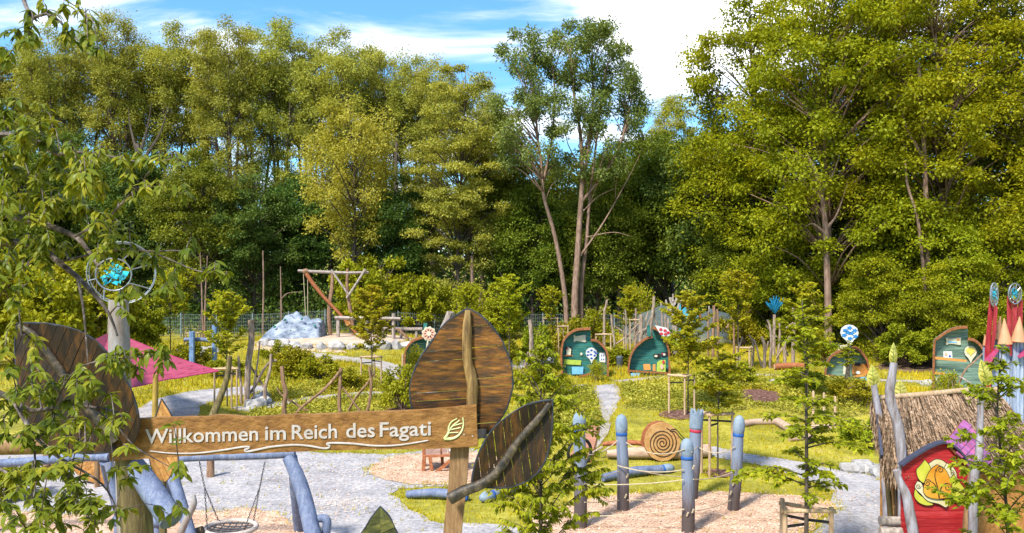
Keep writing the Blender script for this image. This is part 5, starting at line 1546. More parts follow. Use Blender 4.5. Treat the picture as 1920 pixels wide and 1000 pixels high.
lg([(628, 596), (690, 597), (751, 598)], [0.13, 0.13, 0.12], W_GREY, bb, 'beam', 56.0, seed=7)
for a, t_ in ((634, 594), (688, 600), (738, 588)):
    lg([(a, t_), (a, 622)], [0.13, 0.13], W_GREY, bb, 'post', 56.1, True, a)
lg([(744, 616), (756, 626), (764, 634)], [0.10, 0.10], W_BROWN, bb, 'brace', 55.8, True, 3)
b2 = thing('balance_beam', 'lower grey balance beam left of the tip of the tall leaf', 'balance beam', gz(xat(752, 57), 57))
lg([(710, 616), (752, 617), (792, 617)], [0.11, 0.11], W_GREY, b2, 'beam', 57, seed=8)
for a in (718, 752, 781):
    lg([(a, 617), (a, 628)], [0.11, 0.11], W_GREY, b2, 'post', 57.1, True, a)
lp = thing('leaning_logs', 'two pale log ends leaning behind the left edge of the tall leaf', 'log', gz(xat(838, 44), 44))
lg([(843, 585), (836, 604), (828, 622), (820, 660)], [0.16, 0.16], W_GREY, lp, 'log', 44, True, 8)
lg([(848, 585), (845, 604), (842, 660)], [0.14, 0.14], W_GREY, lp, 'log', 44.2, True, 9)
# blue posts by the left boulders
BLUEP = surf('blue_post', [(0.3, (0.07, 0.133, 0.28)), (0.7, (0.196, 0.294, 0.476))], 4, rough=0.6, bump=0.2)
bpst = thing('blue_post_rail', 'blue posts with a pale blue cross rail beyond the pink sail', 'play frame', gz(xat(380, 46), 46))
lg([(360, 622), (360, 668)], [0.17, 0.17], BLUEP, bpst, 'post', 46, True, 1)
lg([(402, 610), (402, 660)], [0.14, 0.14], BLUEP, bpst, 'post', 47, True, 2)
lg([(346, 637), (380, 637), (414, 641)], [0.12, 0.12], W_SWING, bpst, 'rail', 46.4, False, 3)

# ---- stake frames round the young trees
def stakes(px, D, wd_, top, label, posts=((-1, -0.3), (1, -0.3), (0.1, 0.9)), straps=True, name='tree_stakes', rail=0.05, pr=0.038, turn=0.0):
    """posts with rails; top = photo row of the rails"""
    c = gz(xat(px, D), D)
    t = thing(name, label, 'tree stakes', c, 'wooden frames staking the young trees')
    zt = P(px, top, D).z
    pts = []
    for i, (a, b) in enumerate(posts):
        a, b = a * math.cos(turn) - b * math.sin(turn), a * math.sin(turn) + b * math.cos(turn)
        x_, y_ = c.x + a * wd_ / 2, D + b * wd_ / 2
        p_ = Vector((x_, y_, zt)); pts.append(p_)
        mk('post', log_mb([p_ + Vector((0, 0, 0.06 if i != 2 else 0.09)), gz(x_, y_, -0.05)], [pr, pr * 1.05], 8, 4, 0.04, int(px) + i), W_PALE, t, True)
    for i in range(len(pts)):
        a, b = pts[i], pts[(i + 1) % len(pts)]
        d = (b - a).normalized() * 0.07
        mk('rail', log_mb([a - d + Vector((0, -pr * 0.6, 0.0)), b + d + Vector((0, -pr * 0.6, 0.0))], [rail * 0.75, rail * 0.75], 8, 3, 0.03, i, flat=0.8), W_PALE, t, True)
    if straps:
        for i, p_ in enumerate(pts):
            zs = zt - 0.22 - 0.08 * (i == 0)
            a = Vector((p_.x, p_.y - 0.02, zs)); b = Vector((c.x, D, zs + 0.02))
            mk('strap', MB().bar(a, b, 0.012, 0.055), BLACK, t)
    return t
stakes(1512, 15.3, 0.88, 955, 'large pale stake frame with black straps at the bottom right', rail=0.055, pr=0.05, posts=((-1, -0.2), (1, -0.2), (-0.75, 0.9)))
stakes(1346, 23.0, 0.82, 776, 'pale stake frame with black straps behind the rope poles', posts=((-0.7, -0.5), (1, 0), (-1, 0.6)))
stakes(1280, 32.0, 1.05, 704, 'pale stake frame on a bark ring beside the gravel path', posts=((-1, 0.2), (0.05, -0.5), (1, 0.5)))
stakes(1398, 44.0, 0.9, 652, 'brown stake frame beside the bare branch poles', posts=((-1, 0.2), (0.3, -0.5), (0.8, 0.3)))
stakes(697, 40.0, 1.0, 669, 'pale stake frame beside the winding path below the mound')
stakes(424, 33.0, 0.95, 691, 'brown stake frame behind the mossy leaning post', posts=((-0.9, -0.3), (1, -0.2), (0.2, 0.8)))
stakes(1032, 55.0, 0.95, 597, 'small stake frame left of the ash stems', straps=False)
stakes(1056, 51.0, 0.6, 612, 'narrow stake frame close to the left green hut', straps=False)
stakes(1131, 47.0, 0.85, 627, 'stake frame rising behind the left green hut', straps=False)
stakes(1180, 54.0, 0.75, 593, 'small stake frame above the dark bin', straps=False)
stakes(1190, 50.0, 0.6, 600, 'low stake frame right of the dark bin', straps=False)
stakes(364, 55.0, 1.0, 625, 'pale stake frame just behind the blue posts', straps=False)
for j, (px, D, top, lab) in enumerate(((1566, 29.5, 745, 'single pale stake on the bank nearest the leaf-topped poles'), (1545, 31.0, 738, 'single greyish stake on the bank'), (1525, 30.0, 735, 'single brown stake on the bank behind the layered sapling'), (1755 - 1000, 42, 664, 'single short stake beside the hut with the pink flower'))):
    t = thing('stake', lab, 'stake', gz(xat(px, D), D), 'single stakes')
    mk('post', log_mb([P(px, top, D), gz(xat(px, D), D, -0.05)], [0.05, 0.055], 8, 4, 0.04, j), W_PALE, t, True)
    mk('tip', MB().lathe(P(px, top, D), [(0.05, -0.01), (0.02, 0.04)], 8), W_PALE, t)

# ---- lattices of bare branches
def lattice(label, D, lines, mat=W_BRANCH, name='branch_lattice', base=None):
    px = np.mean([l[0][0][0] for l in lines])
    t = thing(name, label, 'branch fence', gz(xat(px, D), D))
    for i, (pts, r0, r1, gnd) in enumerate(lines):
        dd = D + ((i * 37) % 7 - 3) * 0.06
        p3 = PL(pts, dd)
        if gnd:
            e = p3[-1]; p3.append(gz(e.x, e.y, -0.08))
        mk('post' if gnd else 'branch', log_mb(p3, [r0, r1], 7, 10, 0.12, i + 5), mat, t, True)
    return t
lattice('rustic fence of posts and crossed branches above the board', 32.0, [
 ([(529, 687), (531, 715), (536, 735), (533, 760), (533, 772)], 0.075, 0.10, True), ([(639, 690), (637, 725), (636, 760), (638, 772)], 0.06, 0.09, True), ([(692, 688), (696, 715), (694, 745), (689, 772)], 0.055, 0.075, True),
 ([(519, 727), (530, 742), (555, 758), (575, 770), (605, 777)], 0.03, 0.055, False), ([(641, 692), (625, 712), (600, 737), (570, 760), (553, 778)], 0.065, 0.05, False),
 ([(634, 717), (650, 737), (665, 757), (678, 777)], 0.035, 0.05, False), ([(701, 700), (688, 720), (668, 745), (650, 776)], 0.045, 0.05, False)], W_BROWN)
lattice('driftwood posts with a curved branch left of the rustic fence', 34.5, [
 ([(471, 600), (472, 640), (466, 680), (464, 720), (463, 742)], 0.13, 0.12, True), ([(508, 664), (507, 690), (500, 715), (497, 730)], 0.06, 0.08, True), ([(519, 676), (505, 680), (490, 700), (478, 725), (465, 740)], 0.055, 0.07, False),
 ([(464, 676), (475, 695), (488, 715), (500, 735)], 0.04, 0.05, False), ([(447, 668), (449, 700), (452, 720)], 0.05, 0.06, True), ([(487, 640), (483, 680), (476, 725)], 0.03, 0.05, True)])
lattice('tangle of pale leaning branches above the red-flower hut', 50.0, [
 ([(1226, 556), (1225, 580), (1221, 610), (1218, 640)], 0.09, 0.10, True), ([(1226, 570), (1228, 595), (1234, 615)], 0.05, 0.05, False), ([(1224, 585), (1216, 605), (1206, 628)], 0.04, 0.04, False), ([(1215, 585), (1210, 605), (1212, 630)], 0.04, 0.05, False),
 ([(1202, 590), (1202, 620), (1201, 640)], 0.12, 0.13, True), ([(1206, 597), (1190, 615), (1170, 635), (1155, 645)], 0.05, 0.05, False), ([(1203, 612), (1195, 622), (1188, 630)], 0.04, 0.03, False), ([(1212, 616), (1200, 622), (1190, 632)], 0.05, 0.05, False),
 ([(1146, 590), (1148, 615), (1152, 640)], 0.06, 0.08, True), ([(1146, 608), (1165, 620), (1185, 640)], 0.04, 0.05, False), ([(1192, 578), (1193, 600)], 0.06, 0.07, True), ([(1138, 562), (1136, 575), (1133, 590)], 0.07, 0.08, True),
 ([(1241, 585), (1242, 610), (1242, 630)], 0.05, 0.06, True), ([(1247, 590), (1248, 625)], 0.06, 0.07, True), ([(1253, 597), (1252, 625)], 0.07, 0.08, True), ([(1172, 580), (1174, 600)], 0.04, 0.05, True)])
lattice('row of forked bare branch poles below the blue plume', 45.5, [
 ([(1439, 600), (1444, 615), (1446, 645), (1444, 680)], 0.06, 0.08, True), ([(1436, 610), (1446, 622), (1456, 632)], 0.035, 0.04, False), ([(1462, 602), (1462, 630), (1459, 660), (1458, 685)], 0.06, 0.08, True), ([(1457, 600), (1462, 612)], 0.045, 0.05, False),
 ([(1488, 577), (1489, 610), (1487, 645)], 0.10, 0.11, True), ([(1493, 610), (1480, 632), (1466, 655), (1456, 672)], 0.05, 0.055, False), ([(1491, 585), (1496, 597), (1501, 603)], 0.04, 0.03, False), ([(1487, 605), (1476, 613), (1470, 625)], 0.035, 0.04, False),
 ([(1428, 632), (1433, 645), (1434, 665), (1432, 695)], 0.08, 0.11, True), ([(1441, 640), (1437, 655), (1434, 668)], 0.05, 0.05, False), ([(1404, 628), (1411, 640), (1413, 660), (1410, 690)], 0.05, 0.06, True), ([(1413, 636), (1420, 655), (1422, 670)], 0.05, 0.05, False),
 ([(1422, 668), (1430, 690)], 0.05, 0.06, False), ([(1468, 648), (1478, 668)], 0.05, 0.05, False), ([(1471, 645), (1472, 685)], 0.09, 0.10, True), ([(1392, 632), (1386, 650)], 0.05, 0.05, False), ([(1388, 668), (1383, 685)], 0.06, 0.06, False)])
lattice('single brown poles behind the young trees left of the blue plume', 50.0, [
 ([(1338, 573), (1339, 600), (1337, 630)], 0.09, 0.10, True), ([(1344, 580), (1346, 610)], 0.08, 0.09, True), ([(1329, 585), (1328, 610)], 0.06, 0.06, True), ([(1376, 575), (1371, 600), (1362, 615)], 0.06, 0.05, False), ([(1374, 590), (1376, 620)], 0.06, 0.07, True)], W_BROWN)
lattice('pale twisted driftwood stems behind the shrubs right of the tall leaf', 41.0, [
 ([(993, 600), (996, 625), (996, 650)], 0.10, 0.11, True), ([(1000, 640), (997, 665), (990, 690), (978, 708)], 0.05, 0.06, False), ([(1008, 655), (1006, 690)], 0.06, 0.08, True), ([(990, 660), (984, 690)], 0.05, 0.06, True)])

# rail of planks by the branch poles, dark bin
lb = thing('low_log', 'brown log lying under the forked branch poles', 'log', G(1480, 694))
mk('log', log_mb([G(1452, 694, 0.18), G(1480, 693, 0.2), G(1512, 693, 0.18)], [0.17, 0.19, 0.17], 9, 6, 0.06, 3), W_CHAIR, lb, True)
mk('cut_face', MB().lathe(G(1452, 694, 0.18), [(0.16, 0.0), (0.15, 0.015)], 9, (-1, 0, 0)), W_PALE, lb)
bn = thing('litter_bin', 'dark cylindrical litter bin between the two green huts', 'bin', G(1162, 691))
c_ = G(1162, 691)
BIN = surf('dark_bin', [(0.3, (0.035, 0.045, 0.055)), (0.7, (0.085, 0.10, 0.12))], 6, rough=0.5, bump=0.1)
mk('body', MB().lathe(c_, [(0.17, 0), (0.19, 0.02), (0.19, 0.62), (0.175, 0.62), (0.17, 0.3)], 18), BIN, bn, True)
mk('rim', MB().lathe(c_, [(0.20, 0.58), (0.205, 0.64), (0.16, 0.70), (0.05, 0.73)], 18), BIN, bn, True)
mk('plinth', MB().box(c_ + Vector((0, 0, 0.0)), (0.6, 0.5, 0.08)), STONE, bn)

# ---- the green play huts
def hut(label, D, left, right, base, planks, signs, wallmat, depth=0.45, floor=None, plank_h=9.0, band=0.10, shelf=None):
    """left/right: outer outlines (px) from the ground to the step; wall of planks with a bent roof band"""
    b = gz(xat((left[0][0] + right[-1][0]) / 2, D), D)
    t = thing('play_hut', label, 'play hut', b, 'arched green play huts')
    fwd = Vector((-b.x, -b.y, 0)).normalized()
    for part_pts, side in ((left, 'l'), (right, 'r')):
        if not part_pts: continue
        crv = curve2(part_pts, 22)
        mb = MB()
        for i in range(len(crv) - 1):
            a, b_ = crv[i], crv[i + 1]
            pa, pb = P(a[0], a[1], D), P(b_[0], b_[1], D)
            nrm2 = Vector((-(pb - pa).z, 0, (pb - pa).x)).normalized()
            q0, q1 = pa + fwd * depth, pb + fwd * depth
            ins = nrm2 * band
            cen = P((left[0][0] + right[-1][0]) / 2, base - 40, D)
            if (pa + ins - cen).length > (pa - cen).length: ins = -ins
            mb.add([q0, q1, pb - fwd * 0.06, pa - fwd * 0.06, q0 + ins, q1 + ins, pb + ins - fwd * 0.06, pa + ins - fwd * 0.06],
                   [(0, 1, 2, 3), (7, 6, 5, 4), (0, 4, 5, 1), (3, 2, 6, 7), (0, 3, 7, 4), (1, 5, 6, 2)])
        mk('roof_band', mb, W_TRIM, t)
    poly = curve2(left, 22) + curve2(right, 22)
    ys_ = [p[1] for p in poly]
    y0 = min(ys_)
    rn2 = random.Random(int(D * 10))
    while y0 < base:
        pl = clip_half(clip_half(poly, 0, 1, y0 + 0.12), 0, -1, -(y0 + plank_h - 0.12))
        y0 += plank_h
        if len(pl) > 2 and max(p[0] for p in pl) - min(p[0] for p in pl) > 2:
            mk('plank', MB().prism([P(a, b_, D + rn2.uniform(0, 0.012)) for a, b_ in pl], (0, 0.035, 0)), wallmat, t)
    for nm, pts, mat, off in signs:
        mk(nm, MB().prism(PL(pts, D - off), (0, 0.03, 0)), mat, t)
    return t
def blob(cx_, cy_, rx_, ry_, n=14, wav=0.0, k=5, ph=0.0):
    return [(cx_ + rx_ * math.cos(a) * (1 + wav * math.cos(k * a + ph)), cy_ + ry_ * math.sin(a) * (1 + wav * math.cos(k * a + ph))) for a in np.linspace(0, 2 * math.pi, n, endpoint=False)]
def bone(x0, y0, x1, y1):
    w_, h_ = x1 - x0, y1 - y0
    return [(x0 + a * w_, y0 + b * h_) for a, b in ((0, 0.15), (0.10, 0.0), (0.2, 0.18), (0.55, 0.12), (0.8, 0.0), (1, 0.05), (0.96, 0.5), (1, 0.95), (0.85, 1.0), (0.5, 0.86), (0.2, 0.85), (0.08, 1.0), (0, 0.85), (0.06, 0.5))]
def tulip(cx_, cy_, w_, h_):
    return [(cx_ + a * w_, cy_ + b * h_) for a, b in ((0, -0.5), (0.22, -0.46), (0.42, -0.34), (0.5, -0.12), (0.42, 0.05), (0.22, 0.2), (0.08, 0.38), (0.02, 0.5), (-0.06, 0.36), (-0.2, 0.2), (-0.42, 0.05), (-0.5, -0.12), (-0.44, -0.32), (-0.24, -0.46))]
CREAM = flat('cream_sign', (0.576, 0.528, 0.384)); WHITE = flat('white_panel', (0.608, 0.608, 0.576)); BLUE = flat('deep_blue', (0.03, 0.08, 0.34)); SKYB = flat('sky_blue_panel', (0.16, 0.42, 0.66))
REDP = flat('red_panel', (0.45, 0.03, 0.05)); PINKP = flat('salmon_petal', (0.72, 0.36, 0.26)); YELP = flat('yellow_panel', (0.68, 0.52, 0.10)); LIME = flat('lime_panel', (0.34, 0.44, 0.06)); DARK = flat('dark_panel', (0.03, 0.02, 0.02)); BROWNP = W_TRIM; ORG2 = flat('orange_panel', (0.62, 0.26, 0.06))
# hut beside the path
hA = hut('green arched hut with cream sign and white flower panel left of the bin', 42.5, [(1053, 706), (1051, 672), (1052, 650), (1057, 634), (1068, 623), (1082, 616), (1107, 614)], [(1108, 635), (1119, 637), (1129, 644), (1137, 654), (1141, 668), (1141, 704)], 706, 0,
  [('sign', bone(1075, 628, 1099, 642), CREAM, 0.05), ('picture', [(1061, 651), (1072, 651), (1072, 666), (1061, 666)], DARK, 0.05), ('picture_figure', [(1062, 653), (1066, 651), (1071, 655), (1070, 666), (1062, 666)], CREAM, 0.09), ('picture_figure', blob(1063.5, 654, 1.6, 1.6), REDP, 0.12),
   ('shelf', [(1058, 666), (1074, 666), (1074, 668), (1058, 668)], W_TRIM, 0.18), ('knob', blob(1090, 664, 2.2, 2.6), CREAM, 0.06), ('flower_panel', tulip(1109, 667, 22, 30), WHITE, 0.08),
   ('tile', [(1124, 662), (1135, 661), (1135, 680), (1124, 679)], WHITE, 0.05), ('strip_sign', [(1057, 674), (1090, 676), (1089, 685), (1057, 683)], LIME, 0.06), ('screen', [(1072, 688), (1094, 688), (1093, 702), (1073, 702)], SKYB, 0.10),
   ('bench', [(1076, 708), (1108, 699), (1108, 703), (1078, 712)], BROWNP, 0.5), ('bench_leg', [(1090, 706), (1106, 702), (1106, 710), (1092, 711)], DARK, 0.45)], W_GREEN)
fpn = [o for o in hA.children if o.name.startswith('flower_panel')][0]
for a, b in ((1103, 660), (1109, 657), (1115, 660), (1102, 666), (1108, 665), (1115, 667), (1109, 672), (1118, 663)):
    mk('petal', MB().prism(PL(blob(a, b, 2.6, 1.7, 10, 0.25, 4), 42.5 - 0.095), (0, 0.012, 0)), BLUE, fpn)
tl = [o for o in hA.children if o.name.startswith('tile')][0]
for a, b in ((1128, 667), (1132, 667), (1128, 674), (1132, 674)):
    mk('motif', MB().prism(PL(blob(a, b, 1.1, 1.8, 8), 42.5 - 0.06), (0, 0.008, 0)), BLUE, tl)
hB = hut('green arched hut with red and white flower panel right of the bin', 43.0, [(1178, 708), (1177, 690), (1180, 670), (1188, 652), (1200, 640), (1212, 632), (1223, 629)], [(1224, 612), (1234, 617), (1244, 629), (1252, 645), (1256, 662), (1257, 706)], 708, 0,
  [('ridge_post', [(1213, 610), (1219, 610), (1220, 631), (1214, 631)], W_GREEN, 0.5), ('picture', [(1225, 664), (1238, 663), (1238, 671), (1226, 671)], DARK, 0.05), ('picture', [(1240, 661), (1251, 660), (1251, 668), (1240, 669)], DARK, 0.05),
   ('picture_figure', blob(1230, 668, 3, 2.2), CREAM, 0.09), ('picture_figure', blob(1245, 665, 3, 2.2), WHITE, 0.09), ('picture_figure', blob(1242, 664, 1.4, 1.6), REDP, 0.12), ('bench', [(1178, 694), (1257, 699), (1257, 702), (1178, 697)], W_TRIM, 0.6),
   ('box', [(1206, 683), (1219, 683), (1220, 694), (1207, 694)], ORG2, 0.4), ('box', [(1224, 684), (1229, 683), (1229, 696), (1224, 696)], ORG2, 0.4), ('motif_panel', [(1231, 697), (1232, 680), (1237, 676), (1248, 675), (1248, 698)], LIME, 0.35),
   ('motif', blob(1244, 679, 2.4, 3.2), REDP, 0.40), ('motif', blob(1241, 688, 3, 5), PINKP, 0.40), ('screen', [(1183, 700), (1199, 700), (1199, 709), (1183, 709)], SKYB, 0.63), ('bench_front', [(1201, 699), (1255, 703), (1255, 707), (1201, 708)], DARK, 0.30)], W_GREEN)
fl_ = thing('flower_sign', 'red and white flower panel on the ridge of the right green hut', 'flower panel', P(1240, 622, 42.3))
t_ = [(1228, 610), (1240, 613), (1250, 615), (1257, 623), (1256, 630), (1248, 631), (1240, 630), (1234, 620)]
mk('panel', MB().prism(PL(t_, 42.2), (0, 0.05, 0)), WHITE, fl_)
for a, b in ((1239, 618), (1247, 620), (1240, 626), (1248, 627), (1253, 624)):
    mk('petal', MB().prism(PL(blob(a, b, 3.4, 2.6, 10), 42.17), (0, 0.02, 0)), REDP, fl_)
hC = hut('green hut with bone sign half hidden behind the bank saplings', 41.0, [(1545, 712), (1547, 690), (1553, 672), (1566, 660), (1580, 655), (1592, 654)], [(1593, 650), (1604, 650), (1614, 656), (1624, 668), (1630, 684), (1632, 710)], 712, 0,
  [('sign', bone(1571, 646, 1590, 657), CREAM, 0.06), ('lower_wall', [(1598, 682), (1628, 682), (1631, 702), (1598, 702)], ORG2, 0.04), ('bench', [(1552, 702), (1598, 709), (1598, 712), (1552, 706)], W_TRIM, 0.6), ('box', [(1582, 684), (1590, 684), (1590, 702), (1581, 702)], CREAM, 0.3),
   ('shelf', [(1600, 704), (1624, 702), (1624, 706), (1600, 708)], ORG2, 0.5), ('tile', [(1614, 708), (1626, 707), (1626, 716), (1614, 716)], SKYB, 0.6), ('picture', [(1602, 681), (1614, 681), (1613, 686), (1603, 686)], DARK, 0.08), ('bowl', blob(1609, 699, 4, 3), WHITE, 0.5)], W_GREEN2)
fb = thing('flower_sign', 'blue and white flower panel on a dark post before the right green hut', 'flower panel', gz(xat(1592, 39.8), 39.8))
mk('panel', MB().prism(PL([(x_ , y_) for x_, y_ in tulip(1593, 630, 34, 42)], 39.8), (0, 0.05, 0)), WHITE, fb)
for a, b in ((1593, 615), (1585, 620), (1603, 620), (1597, 625), (1583, 629), (1604, 631), (1594, 635), (1590, 624)):
    mk('petal', MB().prism(PL(blob(a, b, 4.6, 3.4, 10, 0.3, 5), 39.78), (0, 0.015, 0)), flat('petal_blue', (0.03, 0.19, 0.46)) if 'petal_blue' not in MATS else MATS['petal_blue'], fb)
mk('post', log_mb([P(1594, 648, 39.85), P(1590, 690, 39.85), gz(xat(1588, 39.85), 39.85, -0.05)], [0.09, 0.11], 8, 6, 0.06, 2), W_RIBD, fb, True)
hD = hut('faded green arched hut with yellow flower panel near the right edge', 37.0, [(1748, 734), (1749, 690), (1750, 650), (1752, 637), (1760, 630), (1778, 618), (1796, 612), (1814, 611)], [(1815, 633), (1828, 636), (1840, 646), (1848, 660), (1853, 680), (1855, 734)], 734, 0,
  [('sign', bone(1773, 633, 1802, 647), CREAM, 0.06), ('tile', [(1769, 659), (1785, 659), (1786, 672), (1769, 671)], WHITE, 0.06), ('shelf', [(1754, 669), (1813, 675), (1812, 679), (1754, 674)], ORG2, 0.35), ('shelf', [(1753, 698), (1772, 699), (1772, 703), (1753, 702)], ORG2, 0.4),
   ('flower_panel', tulip(1820, 665, 23, 33), CREAM, 0.10), ('flower_center', tulip(1820, 660, 17, 16), YELP, 0.125), ('sign_print', [(1778, 640), (1786, 641), (1794, 641), (1794, 643), (1778, 643)], SKYB, 0.075), ('motif', blob(1802 - 5, 637, 3, 2), ORG2, 0.075),
   ('tile_print', blob(1774, 664, 2.5, 3), PINKP, 0.075), ('tile_print', blob(1781, 668, 2, 2), BLUE, 0.075), ('knob', blob(1757, 710, 3, 3), WHITE, 0.3)], W_GREEN2, plank_h=6.5)
ld = thing('leaning_pole', 'thin brown pole leaning on the faded green hut', 'pole', G(1806, 742))
mk('pole', log_mb([P(1846, 660, 35.6), P(1825, 680, 35.4), P(1808, 697, 35.2), G(1790, 742, 0.0)], [0.035, 0.045], 7, 8, 0.08, 3), W_BROWN, ld, True)
mk('side_branch', log_mb([P(1799, 706, 35.2), P(1815, 716, 35.0), P(1836, 730, 34.8)], [0.04, 0.03], 7, 6, 0.08, 4), W_GREY, ld, True)
hE = hut('green arched hut with salmon flower behind the tall leaf', 44.0, [(757, 694), (757, 672), (760, 654), (768, 642), (780, 634), (800, 629)], [(801, 627), (822, 632), (840, 645), (850, 665), (852, 694)], 694, 0,
  [('ridge_post', [(794, 606), (801, 606), (801, 617), (794, 617)], W_GREEN, 0.3)], W_GREEN)
fe = thing('flower_sign', 'round salmon and white flower panel on the hut behind the tall leaf', 'flower panel', P(803, 628, 43.0))
mk('panel', MB().prism(PL(blob(804, 626, 13, 13, 28, 0.1, 9), 42.9), (0, 0.06, 0)), CREAM, fe)
for i in range(9):
    a = i * 0.698
    mk('petal', MB().prism(PL(blob(804 + 7.5 * math.cos(a), 626 + 7.5 * math.sin(a), 4, 3.6, 9), 42.87), (0, 0.02, 0)), PINKP, fe)
mk('center', MB().prism(PL(blob(804, 626, 4.5, 4.5, 10), 42.85), (0, 0.02, 0)), CREAM, fe)
mk('stem', log_mb([P(803, 636, 42.92), P(800, 655, 42.95)], [0.05, 0.05], 6, 3), CREAM, fe)

# ---- sculptures behind the huts
pl_ = thing('blue_plume', 'blue feathery plume sculpture on a slim post before the wood', 'sculpture', gz(xat(1457, 51), 51))
mk('post', log_mb([P(1452, 590, 51), P(1451, 640, 51), gz(xat(1451, 51), 51, -0.1)], [0.09, 0.11], 8, 5, 0.05, 2), W_BRANCH, pl_, True)
PLUME = flat('plume_blue', (0.007, 0.14, 0.252), 0.7)
rn_ = random.Random(21)
for i in range(48):
    a = rn_.uniform(-0.85, 0.85); b = rn_.uniform(-0.8, 0.8); L_ = rn_.uniform(0.45, 1.1)
    o = P(1453, 588, 51)
    d = Vector((math.sin(a) * 0.75, b * 0.5, math.cos(a)))
    mk('strand', log_mb([o, o + d * L_ * 0.5, o + d * L_ + Vector((rn_.uniform(-0.12, 0.12), 0, rn_.uniform(-0.1, 0.1)))], [0.035, 0.065, 0.03], 5, 4, 0.1, i), PLUME, pl_)
an = thing('antler_sculpture', 'pale antler-like branch sculpture above the red-flower hut', 'sculpture', gz(xat(1262, 52), 52))
mk('post', log_mb([P(1266, 600, 52), P(1266, 640, 52), gz(xat(1266, 52), 52, -0.1)], [0.2, 0.16], 8, 5, 0.06, 3), W_GREY, an, True)
for i, pts in enumerate(([(1266, 600), (1258, 585), (1252, 575), (1247, 572)], [(1252, 576), (1249, 566), (1249, 562)], [(1266, 596), (1264, 580), (1262, 565), (1262, 551)], [(1263, 575), (1258, 567), (1255, 558)], [(1264, 572), (1268, 562), (1268, 555)], [(1262, 565), (1257, 558)], [(1267, 590), (1272, 575), (1273, 560)], [(1265, 585), (1257, 580), (1250, 577)], [(1273, 570), (1279, 562)])):
    mk('tine', log_mb(PL(pts, 52), [0.10, 0.04], 6, 6, 0.1, i), W_GREY, an, True)
dm = thing('blue_dome', 'turquoise dome with a rusty hoop behind the yellow young tree', 'sculpture', gz(xat(1300, 53), 53))
TQ = surf('turquoise_paint', [(0.3, (0.03, 0.26, 0.40)), (0.7, (0.08, 0.42, 0.58))], 3, rough=0.5, bump=0.1)
mk('body', MB().prism(PL([(1280, 640), (1277, 600), (1281, 585), (1290, 577), (1302, 580), (1308, 592), (1307, 606), (1300, 608), (1298, 640)], 53), (0, 0.8, 0)), TQ, dm)
mk('fin', MB().prism(PL([(1271, 586), (1272, 566), (1276, 564), (1277, 590)], 52.9), (0, 0.1, 0)), TQ, dm)
mk('hoop', log_mb(PL([(1279, 574), (1290, 572), (1302, 577), (1311, 588), (1315, 602)], 53.2), [0.07, 0.07], 6, 12, 0.05, 2), W_CHAIR, dm, True)

# ---- fence of wire panels along the wood
FN = surf('fence_wire', [(0.3, (0.10, 0.13, 0.14)), (0.7, (0.22, 0.26, 0.28))], 8, rough=0.6, bump=0)
NET = new_mat('grey_net')[0]
t_ = NET.node_tree; b_ = t_.nodes['Principled BSDF']; b_.inputs['Base Color'].default_value = (0.16, 0.20, 0.22, 1); b_.inputs['Roughness'].default_value = 0.9
wv = t_.nodes.new('ShaderNodeTexNoise'); wv.inputs['Scale'].default_value = 60; mrn = t_.nodes.new('ShaderNodeMapRange'); mrn.inputs['From Min'].default_value = 0.35; mrn.inputs['From Max'].default_value = 0.65; mrn.inputs['To Min'].default_value = 0.35; mrn.inputs['To Max'].default_value = 0.9
t_.links.new(wv.outputs['Fac'], mrn.inputs[0]); t_.links.new(mrn.outputs[0], b_.inputs['Alpha'])
fe_ = thing('wire_fence', 'grey wire panel fence running along the foot of the wood', 'fence', gz(-10, 62))
fx = list(np.arange(-34, 22.1, 2.8))
for i, x_ in enumerate(fx):
    y_ = 62.2 + 0.6 * math.sin(x_ * 0.1)
    mk('post', MB().bar(gz(x_, y_, -0.1), gz(x_, y_, 1.9), 0.09, 0.09, up=(0, 1, 0)), FN, fe_)
    if i + 1 < len(fx):
        x2 = fx[i + 1]; y2 = 62.2 + 0.6 * math.sin(x2 * 0.1)
        mb = MB()
        a, b = Vector((x_, y_, 0)), Vector((x2, y2, 0))
        for q in range(7):
            h_ = 0.15 + q * 0.27
            mb.bar(gz(a.x, a.y, h_), gz(b.x, b.y, h_), 0.012, 0.014)
        for q in range(1, 20):
            p_ = a.lerp(b, q / 20); mb.bar(gz(p_.x, p_.y, 0.1), gz(p_.x, p_.y, 1.82), 0.012, 0.012, up=(0, 1, 0))
        o = mk('wire_panel', mb, FN, fe_)
nt_ = thing('windbreak_net', 'grey-blue net stretched between poles behind the branch tangle', 'net', gz(xat(1300, 58), 58))
for i, (a, b, t0, t1) in enumerate(((1170, 1240, 588, 572), (1240, 1330, 572, 584), (1330, 1420, 578, 588), (1420, 1500, 590, 576))):
    q = [P(a, t0, 58), P(b, t1, 58)]
    m = 8
    top_ = [q[0].lerp(q[1], k / m) - Vector((0, 0, 0.25 * math.sin(math.pi * k / m))) for k in range(m + 1)]
    bot_ = [gz(p.x, p.y, 0.05) for p in top_]
    mk('net', MB().add(top_ + bot_, [(k, m + 1 + k, m + 2 + k, k + 1) for k in range(m)]), NET, nt_, True)
    mk('pole', MB().tube([q[0] + Vector((0, 0.06, 0.15)), gz(q[0].x, 58.06, -0.1)], 0.06, 6), W_GREY, nt_, True)
# low rail fence at the right by the faded hut
rf = thing('rail_fence', 'dark log rail fence in the shade left of the faded green hut', 'fence', gz(xat(1740, 47), 47))
for a in (1706, 1724, 1742):
    mk('post', log_mb([P(a, 636, 47), gz(xat(a, 47), 47, -0.1)], [0.12, 0.13], 7, 4, 0.06, a), BARK, rf, True)
for y_ in (643, 656):
    mk('rail', log_mb(PL([(1700, y_), (1725, y_ - 1), (1755, y_ - 3)], 46.8), [0.09, 0.09], 7, 5, 0.06, y_), BARK, rf, True)

